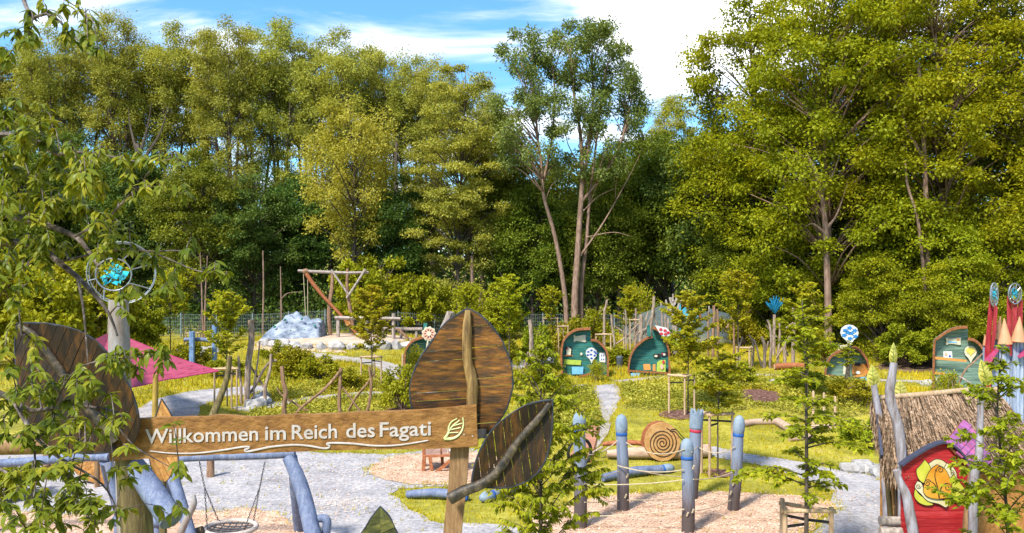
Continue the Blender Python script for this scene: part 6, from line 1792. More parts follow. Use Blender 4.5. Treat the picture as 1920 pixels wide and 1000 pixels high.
# ================================================================== ROPE POLES
POLE = new_mat('pole_glaze')[0]
t_ = POLE.node_tree; nd, lk = t_.nodes, t_.links; b_ = nd['Principled BSDF']
tcn = nd.new('ShaderNodeTexCoord'); sp_ = nd.new('ShaderNodeSeparateXYZ'); lk.new(tcn.outputs['Generated'], sp_.inputs[0])
nz = nd.new('ShaderNodeTexNoise'); nz.inputs['Scale'].default_value = 5; nz.inputs['Detail'].default_value = 6
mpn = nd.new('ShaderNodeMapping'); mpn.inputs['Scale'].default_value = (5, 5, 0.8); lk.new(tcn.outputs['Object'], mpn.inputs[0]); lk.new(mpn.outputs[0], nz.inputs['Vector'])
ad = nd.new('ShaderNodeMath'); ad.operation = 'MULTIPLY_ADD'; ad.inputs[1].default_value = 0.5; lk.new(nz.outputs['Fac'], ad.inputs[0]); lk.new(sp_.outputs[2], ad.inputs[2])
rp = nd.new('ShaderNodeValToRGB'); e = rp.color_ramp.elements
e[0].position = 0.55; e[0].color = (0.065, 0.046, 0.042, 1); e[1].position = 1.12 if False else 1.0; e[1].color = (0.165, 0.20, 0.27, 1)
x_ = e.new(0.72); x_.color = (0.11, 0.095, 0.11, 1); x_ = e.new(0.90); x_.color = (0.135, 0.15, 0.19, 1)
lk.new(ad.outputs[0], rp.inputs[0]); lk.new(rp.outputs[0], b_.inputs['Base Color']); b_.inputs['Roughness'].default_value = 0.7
bp = nd.new('ShaderNodeBump'); bp.inputs['Strength'].default_value = 0.4; bp.inputs['Distance'].default_value = 0.02; lk.new(nz.outputs['Fac'], bp.inputs['Height']); lk.new(bp.outputs[0], b_.inputs['Normal'])
HEADM = surf('pole_head', [(0.3, (0.1283, 0.1701, 0.2288)), (0.5, (0.1881, 0.243, 0.3026)), (0.7, (0.2565, 0.2835, 0.31))], 4, rough=0.7, bump=0.3, fine=0.3)
BANDB = flat('band_blue', (0.02, 0.09, 0.30)); BANDR = flat('band_red', (0.40, 0.03, 0.06))
def rope_pole(tx, ty, bx, D, r_, label, crown=False, band=BANDB):
    b = gz(xat(bx, D), D)
    tp = P(tx, ty, D)
    t = thing('rope_pole', label, 'climbing pole', b, 'blue-glazed poles of the rope course')
    rr = 0.93 * r_ / F * D
    ax_ = (tp - b).normalized(); L_ = (tp - b).length
    hl = 0.52 * (D / 19.7) if not crown else 0.60
    sh_top = tp - ax_ * hl
    mid = b.lerp(sh_top, 0.5) + Vector((0.02, 0, 0))
    mk('shaft', log_mb([b - ax_ * 0.1, mid, sh_top], [rr * 1.02, rr, rr * 0.92], 14, 10, 0.035, int(tx)), POLE, t, True)
    mk('band', MB().lathe(sh_top - ax_ * 0.002, [(rr * 0.90, 0), (rr * 0.97, 0.01), (rr * 0.97, 0.07), (rr * 0.90, 0.08)], 16, ax_), band, t, True)
    if not crown:
        mk('head', MB().lathe(sh_top, [(rr * 0.86, 0.07), (rr * 1.0, 0.12), (rr * 1.03, 0.2), (rr * 1.0, hl * 0.62), (rr * 0.85, hl * 0.82), (rr * 0.5, hl * 0.95), (rr * 0.12, hl)], 16, ax_), HEADM, t, True)
    else:
        mb = MB(); n = 20
        prof = [(rr * 0.9, 0.07), (rr * 1.05, 0.12), (rr * 1.1, hl * 0.8)]
        mb.lathe(sh_top, prof, n, ax_)
        u = ax_.orthogonal().normalized(); v = ax_.cross(u)
        c = sh_top + ax_ * hl * 0.8
        for k in range(10):
            a0, a1 = 2 * math.pi * k / 10, 2 * math.pi * (k + 1) / 10; am = (a0 + a1) / 2
            pa = c + (u * math.cos(a0) + v * math.sin(a0)) * rr * 1.1; pb = c + (u * math.cos(a1) + v * math.sin(a1)) * rr * 1.1
            pm = c + (u * math.cos(am) + v * math.sin(am)) * rr * 1.0 + ax_ * hl * 0.2
            mb.add([pa, pb, pm, c], [(0, 1, 2), (1, 3, 2), (3, 0, 2)])
        mk('head', mb, HEADM, t)
    return t
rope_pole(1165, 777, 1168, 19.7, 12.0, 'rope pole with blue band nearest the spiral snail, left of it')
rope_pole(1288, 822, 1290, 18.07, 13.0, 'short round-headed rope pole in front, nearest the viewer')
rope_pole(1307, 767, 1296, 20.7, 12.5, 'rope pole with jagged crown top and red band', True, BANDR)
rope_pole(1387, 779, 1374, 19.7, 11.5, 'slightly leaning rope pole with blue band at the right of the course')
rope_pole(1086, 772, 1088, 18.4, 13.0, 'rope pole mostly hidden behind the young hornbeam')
cr_ = thing('course_ropes', 'pale ropes slung between the blue poles', 'rope', gz(xat(1240, 19.4), 19.4))
def rope(a, b, sag, rad=0.0125):
    a, b = Vector(a), Vector(b)
    pts = [a.lerp(b, t) - Vector((0, 0, sag * 4 * t * (1 - t))) for t in np.linspace(0, 1, 15)]
    mk('rope', MB().tube(pts, rad, 6), ROPE, cr_, True)
q1, q2, q3, q4, q5 = 18.25, 19.55, 17.92, 20.55, 19.55
rope(P(1098, 853, q1), P(1158, 826, q2), 0.10); rope(P(1174, 830, q2), P(1283, 843, q3), 0.18); rope(P(1297, 848, q3), P(1308, 838, q4), 0.0); rope(P(1312, 840, q4), P(1378, 838, q5), 0.14)
rope(P(1095, 908, q1), P(1160, 884, q2), 0.0); rope(P(1158, 873, q2), P(1282, 881, q3), 0.10); rope(P(1172, 876, q2), P(1300, 895, q4), 0.06); rope(P(1300, 899, q3), P(1374, 886, q5), 0.05)
rope(P(1098, 908, q1), P(1282, 900, q3), 0.05); rope(P(1096, 942, q1), P(1160, 938, q2), 0.03, 0.012); rope(P(1176, 938, q2), P(1300, 930, q4), 0.03, 0.012); rope(P(1299, 958, q3), P(1370, 938, q5), 0.05, 0.012); rope(P(1100, 968, q1), P(1283, 955, q3), 0.04, 0.012)
for a, b, d in ((1175, 896, q2), (1299, 880, q3), (1298, 962, q3), (1288, 968, q3), (1374, 911, q5), (1369, 928, q5), (1172, 934, q2)):
    mk('rope_end', MB().tube([P(a, b, d), P(a + 2.5, b - 7, d - 0.03)], 0.02, 5), ROPE, cr_, True)
# lying poles
def lying(pxa, pxb, r_, label, head=True):
    a, b = G(*pxa, r_), G(*pxb, r_)
    t = thing('lying_pole', label, 'pole', gz((a.x + b.x) / 2, (a.y + b.y) / 2), 'blue-glazed poles lying in the grass')
    m = a.lerp(b, 0.5) + Vector((0, 0.05, 0.05))
    mk('shaft', log_mb([a, m, b], [r_ * 0.8, r_, r_], 12, 10, 0.06, 3), W_SWING, t, True)
    d = (b - a).normalized()
    mk('band', MB().lathe(b, [(r_ * 0.95, 0), (r_ * 1.0, 0.01), (r_ * 1.0, 0.07), (r_ * 0.9, 0.08)], 14, d), BANDB, t, True)
    if head:
        mk('head', MB().lathe(b, [(r_ * 0.85, 0.07), (r_ * 1.1, 0.14), (r_ * 1.05, 0.3), (r_ * 0.6, 0.42), (r_ * 0.1, 0.45)], 14, d), HEADM, t, True)
lying((1130, 905), (1240, 889), 0.13, 'blue pole lying in the grass behind the rope poles')
lying((762, 936), (872, 940), 0.12, 'blue-grey pole lying in the grass behind the right gate post', False)
lying((985, 922), (925, 938), 0.13, 'short blue pole lying under the lower right leaf')

# ================================================================== SPIRAL SNAIL
D = 24.6
s0 = gz(xat(1240, D), D)
sn = thing('spiral_snail', 'round wooden snail with a carved spiral on a log body', 'sculpture', s0)
k_ = D / F
cc = P(1241, 824, D)
def disc_px(cx_, cy_, rx_, ry_, D_, th, seed):
    rg_ = random.Random(seed)
    return MB().prism([P(cx_ + rx_ * math.cos(a) * (1 + rg_.uniform(-0.015, 0.015)), cy_ + ry_ * math.sin(a) * (1 + rg_.uniform(-0.015, 0.015)), D_) for a in np.linspace(0, 2 * math.pi, 40, endpoint=False)], (0, th, 0))
front = mk('shell', disc_px(1242, 829, 33, 36, D - 0.05, 0.10, 1), W_SNAIL, sn)
mk('back_disc', disc_px(1236, 826, 33, 36, D + 0.22, 0.10, 2), W_CHAIR, sn)
mk('rim', disc_px(1239, 827.5, 32, 35, D + 0.055, 0.16, 3), W_TRIM, sn)
sp = []
for i in range(90):
    th = i / 89 * 4.3 * 2 * math.pi
    r_ = 2.0 + 25.5 * (i / 89) ** 1.1
    sp.append(P(1242 + r_ * math.cos(-th + 0.6), 831 + r_ * 1.05 * math.sin(-th + 0.6), D - 0.055))
mk('spiral', MB().tube(sp, 0.016, 5), flat('burnt_line', (0.04, 0.018, 0.008)), front, True)
SN = surf('pale_bare_log', [(0.3, (0.315, 0.195, 0.1275)), (0.7, (0.495, 0.36, 0.27))], 3, (0.8, 3, 3), 0.8, 0.3, fine=0.3)
mk('body_log', log_mb([G(1138, 862, 0.18), G(1200, 862, 0.22), G(1270, 862, 0.24), G(1330, 858, 0.22)], [0.12, 0.19, 0.24, 0.20], 12, 12, 0.05, 3), SN, sn, True)
mk('body_log', log_mb([P(1130, 833, D + 0.5), P(1170, 830, D + 0.5), P(1215, 832, D + 0.5)], [0.07, 0.09, 0.08], 9, 8, 0.1, 4), W_CHAIR, sn, True)
for pts in ([(1258, 806), (1268, 806), (1278, 818), (1290, 828)], [(1256, 809), (1266, 810), (1276, 822), (1286, 830)]):
    mk('feeler', log_mb(PL(pts, D - 0.05), [0.015, 0.015], 5, 10, 0.0), BLACK, sn, True)
for i, (a, b, c_, d_) in enumerate(((1130, 838, 1105, 852), (1128, 828, 1120, 838), (1135, 845, 1142, 838))):
    mk('twig', log_mb(PL([(a, b), (c_, d_)], D + 0.3), [0.04, 0.02], 6, 4, 0.1, i), W_GREY, sn, True)
# pale logs in the grass
for i, (pts, r_, lab) in enumerate((([(1392, 797), (1415, 793), (1452, 792)], 0.13, 'pale log lying in the grass right of the leaning rope pole'), ([(1446, 786), (1462, 796), (1482, 808)], 0.17, 'thick pale log lying aslant in the grass behind the layered sapling'), ([(1488, 806), (1520, 806), (1556, 804)], 0.14, 'pale log end lying behind the layered sapling'), ([(1480, 824), (1500, 822), (1520, 818)], 0.10, 'thin pale log lying in front of the other logs'))):
    p3 = [G(a, b + 4, r_ * 0.8) for a, b in pts]
    t = thing('lying_log', lab, 'log', gz(p3[1].x, p3[1].y), 'pale logs lying in the grass')
    mk('log', log_mb(p3, [r_, r_ * 0.9], 10, 8, 0.07, i), SN, t, True)
    d = (p3[0] - p3[1]).normalized()
    mk('cut_face', MB().lathe(p3[0] + d * 0.002, [(r_ * 0.95, 0.0), (r_ * 0.9, 0.01)], 10, d), W_PALE, t)
# boardwalk
bwk = thing('boardwalk', 'reddish plank ramp beside the pale slab behind the hornbeam', 'boardwalk', G(1098, 840))
PLK = surf('red_plank', [(0.3, (0.30, 0.12, 0.07)), (0.7, (0.48, 0.24, 0.15))], 5, (1, 3, 3), 0.7, 0.3, vary=0.15)
tl_, tr_, bl_, br_ = G(1108, 803, 0.10), G(1124, 804, 0.10), G(1062, 868, 0.10), G(1108, 868, 0.10)
for i in range(16):
    a, b = i / 16 + 0.004, (i + 1) / 16 - 0.004
    mk('plank', MB().prism([tl_.lerp(bl_, a), tr_.lerp(br_, a), tr_.lerp(br_, b), tl_.lerp(bl_, b)], (0, 0, -0.04)), PLK, bwk)
for a, b in ((tl_, bl_), (tr_, br_)):
    mk('bearer', MB().bar(a + Vector((0, 0, -0.07)), b + Vector((0, 0, -0.07)), 0.06, 0.05), W_TRIM, bwk)
hp = thing('hoop_tunnel', 'dark round hoop of a crawl tunnel behind the hornbeam', 'tunnel', G(1090, 872))
hc = P(1087, 848, 24.0)
mk('hoop', MB().tube([hc + Vector((math.cos(a) * 0.36, math.cos(a) * 0.2, math.sin(a) * 0.40)) for a in np.linspace(0, 2 * math.pi, 24, endpoint=False)], 0.05, 7, closed=True), BLACK, hp, True)
mk('foot', MB().box(hc + Vector((0, 0, -0.42)), (0.4, 0.3, 0.12)), W_TRIM, hp)

# ================================================================== WOODEN BENCH
D = 23.6
bc = thing('rustic_bench', 'red-brown wooden bench with slanted legs on the wood chips', 'bench', G(835, 880))
kx = lambda px, py, dd=0.0: P(px, py, D + dd)
for (a, b) in ((798, 826), (829, 838), (840, 872)):
    mk('back_board', MB().prism([kx(a, 836, 0.3), kx(b, 836, 0.3), kx(b, 853, 0.2), kx(a, 855, 0.2)], (0, 0.05, 0)), surf('grey_brown_board', [(0.3, (0.16, 0.09, 0.07)), (0.7, (0.34, 0.21, 0.16))], 4, (1, 3, 3), 0.7, 0.3) if 'grey_brown_board' not in MATS else MATS['grey_brown_board'], bc)
for a in (794, 828, 870):
    mk('back_post', MB().bar(kx(a, 832, 0.32), gz(kx(a, 880).x, D + 0.32, -0.03), 0.09, 0.08, up=(0, 1, 0)), W_CHAIR, bc)
for i in range(3):
    mk('seat_board', MB().bar(kx(793, 855.5, 0.18 - i * 0.16), kx(872, 853.5, 0.18 - i * 0.16), 0.145, 0.045), W_CHAIR, bc)
for a, b, dd in ((795, 795, -0.2), (806, 812, -0.2), (852, 818, -0.25), (872, 872, -0.2)):
    e = gz(kx(b, 880).x, D + dd, -0.03)
    mk('leg', MB().bar(kx(a, 857, dd), e, 0.09, 0.08, up=(0, 1, 0)), W_CHAIR, bc)
pt = thing('white_tray', 'white tray on the wooden bench', 'tray', kx(852, 846))
mk('tray', MB().prism([kx(842, 846, -0.2), kx(856, 841, 0.1), kx(866, 843, 0.1), kx(858, 848, -0.2)], (0, 0, 0.05)), WHITE, pt)
mk('lip', MB().tube([kx(842, 845.3, -0.2), kx(858, 847.3, -0.2), kx(866, 842, 0.1)], 0.015, 5), WHITE, pt)

# ================================================================== THATCHED HOUSE
HD = 15.5
hb = gz(xat(1755, HD + 1), HD + 1)
hs_ = thing('thatched_house', 'little thatched playhouse with a red plank gable and an orange bud emblem', 'playhouse', hb)
RED = surf('red_plank_wall', [(0.3, (0.204, 0.0068, 0.0102)), (0.5, (0.323, 0.0136, 0.017)), (0.7, (0.425, 0.0425, 0.04675))], 3, (0.6, 3, 6), 0.55, 0.25, vary=0.12, fine=0.3)
PURP = surf('purple_shingle', [(0.3, (0.18, 0.05, 0.17)), (0.5, (0.30, 0.10, 0.26)), (0.7, (0.46, 0.08, 0.16))], 2.5, rough=0.6, bump=0.25, vary=0.25)
THATCH = surf('thatch', [(0.3, (0.06557, 0.03571, 0.01932)), (0.48, (0.1837, 0.1168, 0.07083)), (0.7, (0.3016, 0.2208, 0.1546))], 6, (3, 3, 3), 0.95, 0.6, island=True, vary=0.8, spec=0.1)
EDGE = flat('blue_black_edge', (0.04, 0.045, 0.075))
# red gable of horizontal planks
gable = curve2([(1690, 1100), (1690, 990), (1691, 930), (1693, 868)], 10) + curve2([(1693, 868), (1715, 855), (1745, 838), (1770, 832), (1790, 843), (1806, 864), (1818, 886)], 24)[1:] + [(1816, 930), (1810, 990), (1806, 1100)]
y0 = 828.0
while y0 < 1085:
    st_ = 14.5
    pl = clip_half(clip_half(gable, 0, 1, y0 + 0.25), 0, -1, -(y0 + st_ - 0.25))
    y0 += st_
    if len(pl) > 2:
        mk('wall_plank', MB().prism([P(a, b, HD) for a, b in pl], (0, 0.04, 0)), RED, hs_)
# edge board of the gable
ge = curve2([(1688, 872), (1715, 853), (1745, 836), (1770, 829), (1792, 840), (1810, 862), (1822, 888)], 26)
mb = MB()
for a, b in zip(ge[:-1], ge[1:]):
    mb.bar(P(a[0], a[1], HD - 0.02), P(b[0], b[1], HD - 0.02), 0.16, 0.035)
mk('edge_board', mb, EDGE, hs_)
# purple shingled slope of the dormer
A, B, A2, B2 = Vector((8.37, 15.44, 2.62)), Vector((8.90, 15.40, 2.02)), Vector((9.45, 16.75, 2.80)), Vector((9.95, 16.30, 2.22))
nrm_ = (B - A).cross(A2 - A).normalized()
if nrm_.z < 0: nrm_ = -nrm_
for r_ in range(6):
    for c in range(8):
        u0, u1 = c / 8 + 0.004 + (0.03 if r_ % 2 else -0.03), (c + 1) / 8 - 0.004 + (0.03 if r_ % 2 else -0.03)
        v0, v1 = r_ / 6, (r_ + 1.18) / 6
        def qp(u, v, l_):
            return (A.lerp(A2, u)).lerp(B.lerp(B2, u), v) + nrm_ * l_
        mk('shingle', MB().prism([qp(u0, v0, 0.012), qp(u1, v0, 0.012), qp(u1, v1, 0.035), qp(u0, v1, 0.035)], nrm_ * 0.016), PURP, hs_)
mk('dormer_deck', MB().prism([A, A2, B2, B], -nrm_ * 0.03), W_TRIM, hs_)
# thatched roof: reed layers on two slopes
RL, RR = Vector((xat(1652, 17.2), 17.15, 3.14)), Vector((10.55, 17.4, 3.28))
FLo, FRo = Vector((xat(1684, 15.75), 15.75, 2.06)), Vector((10.75, 15.95, 2.05))
BL, BR = Vector((xat(1657, 18.6), 18.6, 2.0)), Vector((10.9, 18.9, 2.0))
def lay(a, b, c, d, t):
    return [a, b, c, d]
body = MB()
dn = Vector((0, 0, -0.16))
body.add([RL, RR, FRo, FLo, BL, BR] + [p + dn for p in (RL, RR, FRo, FLo, BL, BR)],
         [(0, 3, 2, 1), (0, 1, 5, 4), (6, 7, 8, 9), (6, 10, 11, 7), (3, 9, 8, 2), (4, 5, 11, 10), (0, 6, 9, 3), (0, 4, 10, 6), (1, 2, 8, 7), (1, 7, 11, 5)])
mk('roof_deck', body, surf('thatch_base', [(0.3, (0.05, 0.03, 0.018)), (0.7, (0.18, 0.11, 0.07))], 14, (6, 2, 2), 0.95, 0.6), hs_)
rg = np.random.default_rng(8)
def reeds(a, b, c, d, n, ln, lift):
    """strips down the slope: a-b ridge, d-c eave"""
    a, b, c, d = (np.array(v) for v in (a, b, c, d))
    u = rg.uniform(0, 1, n)[:, None]; v = rg.uniform(-0.02, 0.95, n)[:, None]
    p = (a + (b - a) * u) * (1 - v) + (d + (c - d) * u) * v
    dr = (d + (c - d) * u) - (a + (b - a) * u)
    dr /= np.linalg.norm(dr, axis=1, keepdims=True)
    side = (b - a) / np.linalg.norm(b - a)
    nr = np.cross(dr, side); nr *= np.sign(nr[:, 2:3])
    dr = dr + side * rg.normal(-0.12, 0.10, (n, 1)) + nr * rg.normal(0.03, 0.03, (n, 1))
    dr /= np.linalg.norm(dr, axis=1, keepdims=True)
    l_ = ln * rg.uniform(0.6, 1.3, (n, 1)); w_ = rg.uniform(0.009, 0.022, (n, 1))
    lo = lift + rg.uniform(0, 0.055, (n, 1))
    sd_ = np.cross(dr, nr); sd_ /= np.linalg.norm(sd_, axis=1, keepdims=True)
    p0 = p + nr * lo
    p1 = p + dr * l_ + nr * (lo * 1.1 + 0.012)
    V_ = np.stack([p0 - sd_ * w_, p0 + sd_ * w_, p1 + sd_ * w_ * 0.6, p1 - sd_ * w_ * 0.6], 1).reshape(-1, 3)
    return V_, np.arange(n * 4).reshape(n, 4)
l1 = reeds(RL, RR, FRo, FLo, 4600, 0.36, 0.004)
l2 = reeds(RL, RR, BR, BL, 2500, 0.36, 0.008)
# the shaggy left verge hanging over the entrance
n = 4200
t = rg.uniform(0, 1, (n, 1))
pa = np.array(RL) + (np.array(FLo) - np.array(RL)) * t
p0 = pa + np.column_stack([rg.uniform(-0.2, 0.14, n), rg.uniform(-0.05, 0.22, n), rg.uniform(-0.26, 0.07, n)])
dr = np.column_stack([rg.normal(-0.03, 0.12, n), rg.normal(-0.15, 0.15, n), -np.ones(n)])
v3, f3 = leaf_quads(p0, dr, np.column_stack([rg.normal(-1, 0.4, n), rg.normal(-0.6, 0.5, n), rg.normal(0, 0.2, n)]), rg.uniform(0.14, 0.32, n), rg.uniform(0.016, 0.034, n), 0.0)
v_, f_ = cat_leaves(l1, l2, (v3, f3))
org = root_org(hs_)
o = mk_data('thatch_reeds', np_mesh('thatch_reeds', v_ - np.array(org), f_, THATCH), hs_)
o['kind'] = 'stuff'
mk('ridge_log', log_mb([RL + Vector((-0.06, 0, 0.05)), RL.lerp(RR, 0.35) + Vector((0, 0, 0.05)), RL.lerp(RR, 0.7) + Vector((0, 0, 0.075)), RR + Vector((0.1, 0, 0.05))], [0.055, 0.065, 0.06, 0.06], 9, 12, 0.06, 3), W_PALE, hs_, True)
mk('barge_board', MB().bar(RL + Vector((-0.14, -0.02, -0.12)), FLo + Vector((-0.16, 0.35, 0.10)), 0.05, 0.14), EDGE, hs_)
# entrance side: solid wall painted dark as the shade inside an opening, orange posts
mk('side_wall', MB().prism([Vector((7.66, 15.95, 0)), Vector((8.45, 18.2, 0)), Vector((8.45, 18.2, 1.9)), Vector((8.08, 17.15, 2.85)), Vector((7.66, 15.95, 1.95))], (0.04, 0, 0)), flat('painted_interior_shade', (0.06, 0.03, 0.015)), hs_)
mk('back_wall', MB().box((9.4, 18.35, 0.95), (1.9, 0.05, 1.9)), W_ORANGE, hs_)
mk('right_wall', MB().box((10.35, 16.9, 1.0), (0.05, 2.3, 2.0)), W_ORANGE, hs_)
mk('front_wall', MB().box((9.6, 15.98, 1.0), (1.5, 0.05, 2.05)), W_ORANGE, hs_)
mk('door_post', MB().bar(P(1672, 872, 16.3), gz(xat(1686, 16.3), 16.3, -0.05), 0.07, 0.07, up=(0, 1, 0)), W_ORANGE, hs_)
mk('crossbar', MB().bar(P(1676, 950, 16.2), P(1695, 950, 16.2), 0.06, 0.05), W_ORANGE, hs_)
WL = surf('lilac_grey_post', [(0.3, (0.1152, 0.0864, 0.0792)), (0.5, (0.2448, 0.216, 0.2304)), (0.68, (0.36, 0.3528, 0.4176))], 3, (4, 4, 0.7), 0.75, 0.4, fine=0.3)
def crooked(pts, D, r_, mat, seed, lab=None):
    p3 = PL(pts, D); e = p3[-1]
    if e.z > 0.05: p3.append(Vector((e.x, e.y, -0.05)))
    mk('crooked_post', log_mb(p3, [x / F * D for x in r_], 10, 18, 0.05, seed), mat, hs_, True, lab)
crooked([(1679, 882), (1688, 905), (1700, 930), (1706, 965), (1712, 1000), (1714, 1040)], 15.2, [5, 8, 9.5, 10, 10], WL, 1, 'thick curved lilac-grey corner post')
crooked([(1662, 850), (1664, 900), (1668, 950), (1672, 1000)], 16.6, [4, 5, 5.5], W_MOSS, 2)
crooked([(1690, 890), (1694, 930), (1697, 1000)], 15.6, [6, 7, 7.5], W_RIBD, 3)
crooked([(1822, 884), (1818, 930), (1812, 1000)], 15.35, [6, 7, 7], W_POST, 4)
for y_, d0 in ((977, 15.6), (997, 15.4)):
    mk('step_log', log_mb([P(1650, y_, d0), P(1690, y_ + 1, d0)], [9 / F * d0, 9 / F * d0], 10, 4, 0.05, y_), W_GREY, hs_, True)
# leaf-topped poles (parts of the house frame)
LEAFY = surf('yellow_green_leaf', [(0.3, (0.276, 0.2525, 0.03)), (0.5, (0.4312, 0.3825, 0.072)), (0.7, (0.5692, 0.4896, 0.18))], 6, rough=0.5, bump=0.2)
VEIN = flat('leaf_vein', (0.22, 0.26, 0.04))
def leaf_pole(pts, D, r_, lc, lw, lh, tilt, lab, seed):
    b = P(pts[-1][0], pts[-1][1], D)
    base = gz(b.x, b.y)
    t = thing('leaf_pole', lab, 'leaf pole', base, 'leaf-topped poles round the thatched house')
    p3 = PL(pts, D)
    if p3[-1].z > 0.05: p3.append(Vector((p3[-1].x, p3[-1].y, -0.05)))
    mk('pole', log_mb(p3, [x / F * D for x in r_], 10, 18, 0.05, seed), WL, t, True)
    c, s_ = math.cos(tilt), math.sin(tilt)
    def rot(a, b_): return (lc[0] + a * c - b_ * s_, lc[1] + a * s_ + b_ * c)
    shp = [(0, -0.5), (0.22, -0.32), (0.42, -0.08), (0.5, 0.14), (0.40, 0.36), (0.18, 0.5), (-0.18, 0.5), (-0.40, 0.36), (-0.5, 0.14), (-0.42, -0.08), (-0.22, -0.32)]
    ol = curve2([rot(a * lw, b_ * lh) for a, b_ in shp + shp[:1]], 33)[:-1]
    cy = P(lc[0], lc[1], D)
    mb = MB()
    n_ = len(ol)
    fr_ = [P(a, b_, D) for a, b_ in ol]
    mb.add(fr_ + [cy + Vector((0, -0.06, 0)), cy + Vector((0, 0.06, 0))], [(i, (i + 1) % n_, n_) for i in range(n_)] + [((i + 1) % n_, i, n_ + 1) for i in range(n_)])
    lf = mk('leaf', mb, LEAFY, t)
    mk('vein', MB().tube([P(*rot(0, -0.42 * lh), D - 0.03), P(*rot(0, 0), D - 0.066), P(*rot(0, 0.46 * lh), D - 0.03)], 0.010, 5), VEIN, lf)
    for k in (-0.22, -0.02, 0.18, 0.34):
        for sgn in (-1, 1):
            mk('vein', MB().tube([P(*rot(0, k * lh), D - 0.058), P(*rot(sgn * 0.36 * lw, (k - 0.13) * lh), D - 0.026)], 0.005, 4), VEIN, lf)
leaf_pole([(1638, 722), (1644, 755), (1650, 790), (1654, 830), (1660, 900), (1664, 1000)], 16.9, [5.5, 6, 6.5, 7, 7.5, 8], (1637, 705), 25, 44, -0.12, 'broad yellow-green leaf on a pole left of the thatched ridge', 1)
leaf_pole([(1676, 680), (1672, 710), (1668, 735), (1673, 765), (1684, 800), (1690, 850), (1692, 890)], 15.65, [6.5, 8, 9, 9, 8.5, 8], (1675, 663), 16, 42, 0.03, 'slim upright yellow-green leaf on the bent pole before the ridge', 2)
leaf_pole([(1688, 750), (1690, 800), (1692, 900)], 18.9, [5, 5.5, 6], (1688, 733), 27, 42, -0.05, 'yellow-green leaf peeping over the thatched ridge', 3)
leaf_pole([(1840, 725), (1838, 790), (1836, 850), (1826, 900), (1824, 1000)], 15.1, [5, 6, 8, 8, 8], (1846, 698), 26, 50, -0.28, 'pale tilted leaf on a pole left of the red tower', 4)
# emblem
EM = P(1757, 905, HD)
ORA = surf('bud_orange', [(0.35, (0.493, 0.187, 0.01275)), (0.65, (0.612, 0.323, 0.0425))], 1.5, rough=0.45, bump=0.05)
LFY = surf('emblem_leaf', [(0.35, (0.336, 0.352, 0.024)), (0.65, (0.496, 0.48, 0.064))], 2, rough=0.45, bump=0.05)
CRM = surf('emblem_cream', [(0.35, (0.495, 0.42, 0.21)), (0.65, (0.585, 0.54, 0.36))], 2, rough=0.45, bump=0.05)
INK = flat('emblem_ink', (0.015, 0.014, 0.012))
def em(name, pts, mat, lvl, n=30, ink=True):
    ol = curve2(pts + pts[:1], n)[:-1]
    D_ = HD - 0.012 * lvl
    part = mk(name, MB().prism(PL(ol, D_), (0, 0.010, 0)), mat, hs_)
    if ink:
        mk('outline', MB().tube(PL(ol, D_ - 0.001), 0.0055, 5, closed=True), INK, part)
    return part
em('emblem_petal', [(1740, 870), (1755, 861), (1770, 865), (1778, 878), (1770, 895), (1745, 900), (1738, 885)], CRM, 1)
em('emblem_petal', [(1775, 868), (1787, 876), (1794, 890), (1790, 908), (1775, 905), (1768, 885)], CRM, 2)
em('emblem_leaf', [(1734, 862), (1744, 875), (1745, 892), (1734, 906), (1722, 898), (1718, 882), (1724, 874)], LFY, 3)
em('emblem_leaf', [(1788, 890), (1800, 905), (1810, 920), (1806, 934), (1790, 942), (1778, 925), (1776, 905)], LFY, 3)
em('emblem_leaf', [(1716, 912), (1722, 925), (1736, 936), (1750, 946), (1736, 948), (1722, 942), (1714, 930)], LFY, 3)
em('emblem_petal', [(1720, 902), (1728, 906), (1734, 922), (1748, 934), (1770, 938), (1779, 942), (1774, 952), (1760, 945), (1740, 940), (1726, 926), (1715, 914)], CRM, 4)
bud = em('emblem_bud', [(1757, 871), (1772, 880), (1782, 900), (1785, 920), (1778, 932), (1758, 936), (1738, 931), (1731, 918), (1737, 895), (1746, 879)], ORA, 6)
def spiral(cx_, cy_, r_, turns, ph, n=26):
    return [(cx_ + r_ * (1 - i / n * 0.85) * math.cos(ph + turns * 6.28 * i / n), cy_ + r_ * (1 - i / n * 0.85) * math.sin(ph + turns * 6.28 * i / n)) for i in range(n)]
DI = HD - 0.012 * 6 - 0.002
for pts in ([(1761, 934), (1758, 915), (1753, 895), (1754, 880)], [(1760, 925), (1752, 908), (1743, 902)], [(1760, 928), (1766, 912), (1774, 906)]):
    mk('ink_line', log_mb(PL(pts, DI), [0.012, 0.006], 5, 10, 0), INK, bud)
for s_ in (spiral(1763, 881, 7.5, 1.6, 2.6), spiral(1739, 906, 7, -1.6, -0.5), spiral(1777, 914, 8, 1.6, 3.6)):
    mk('ink_line', MB().tube(PL(s_, DI), 0.007, 5), INK, bud)
for s_, mt in ((spiral(1722, 912, 5, 1.5, 0), INK), (spiral(1786, 885, 4.5, 1.4, 0), INK)):
    mk('ink_line', MB().tube(PL(s_, HD - 0.052), 0.005, 5), mt, bud)

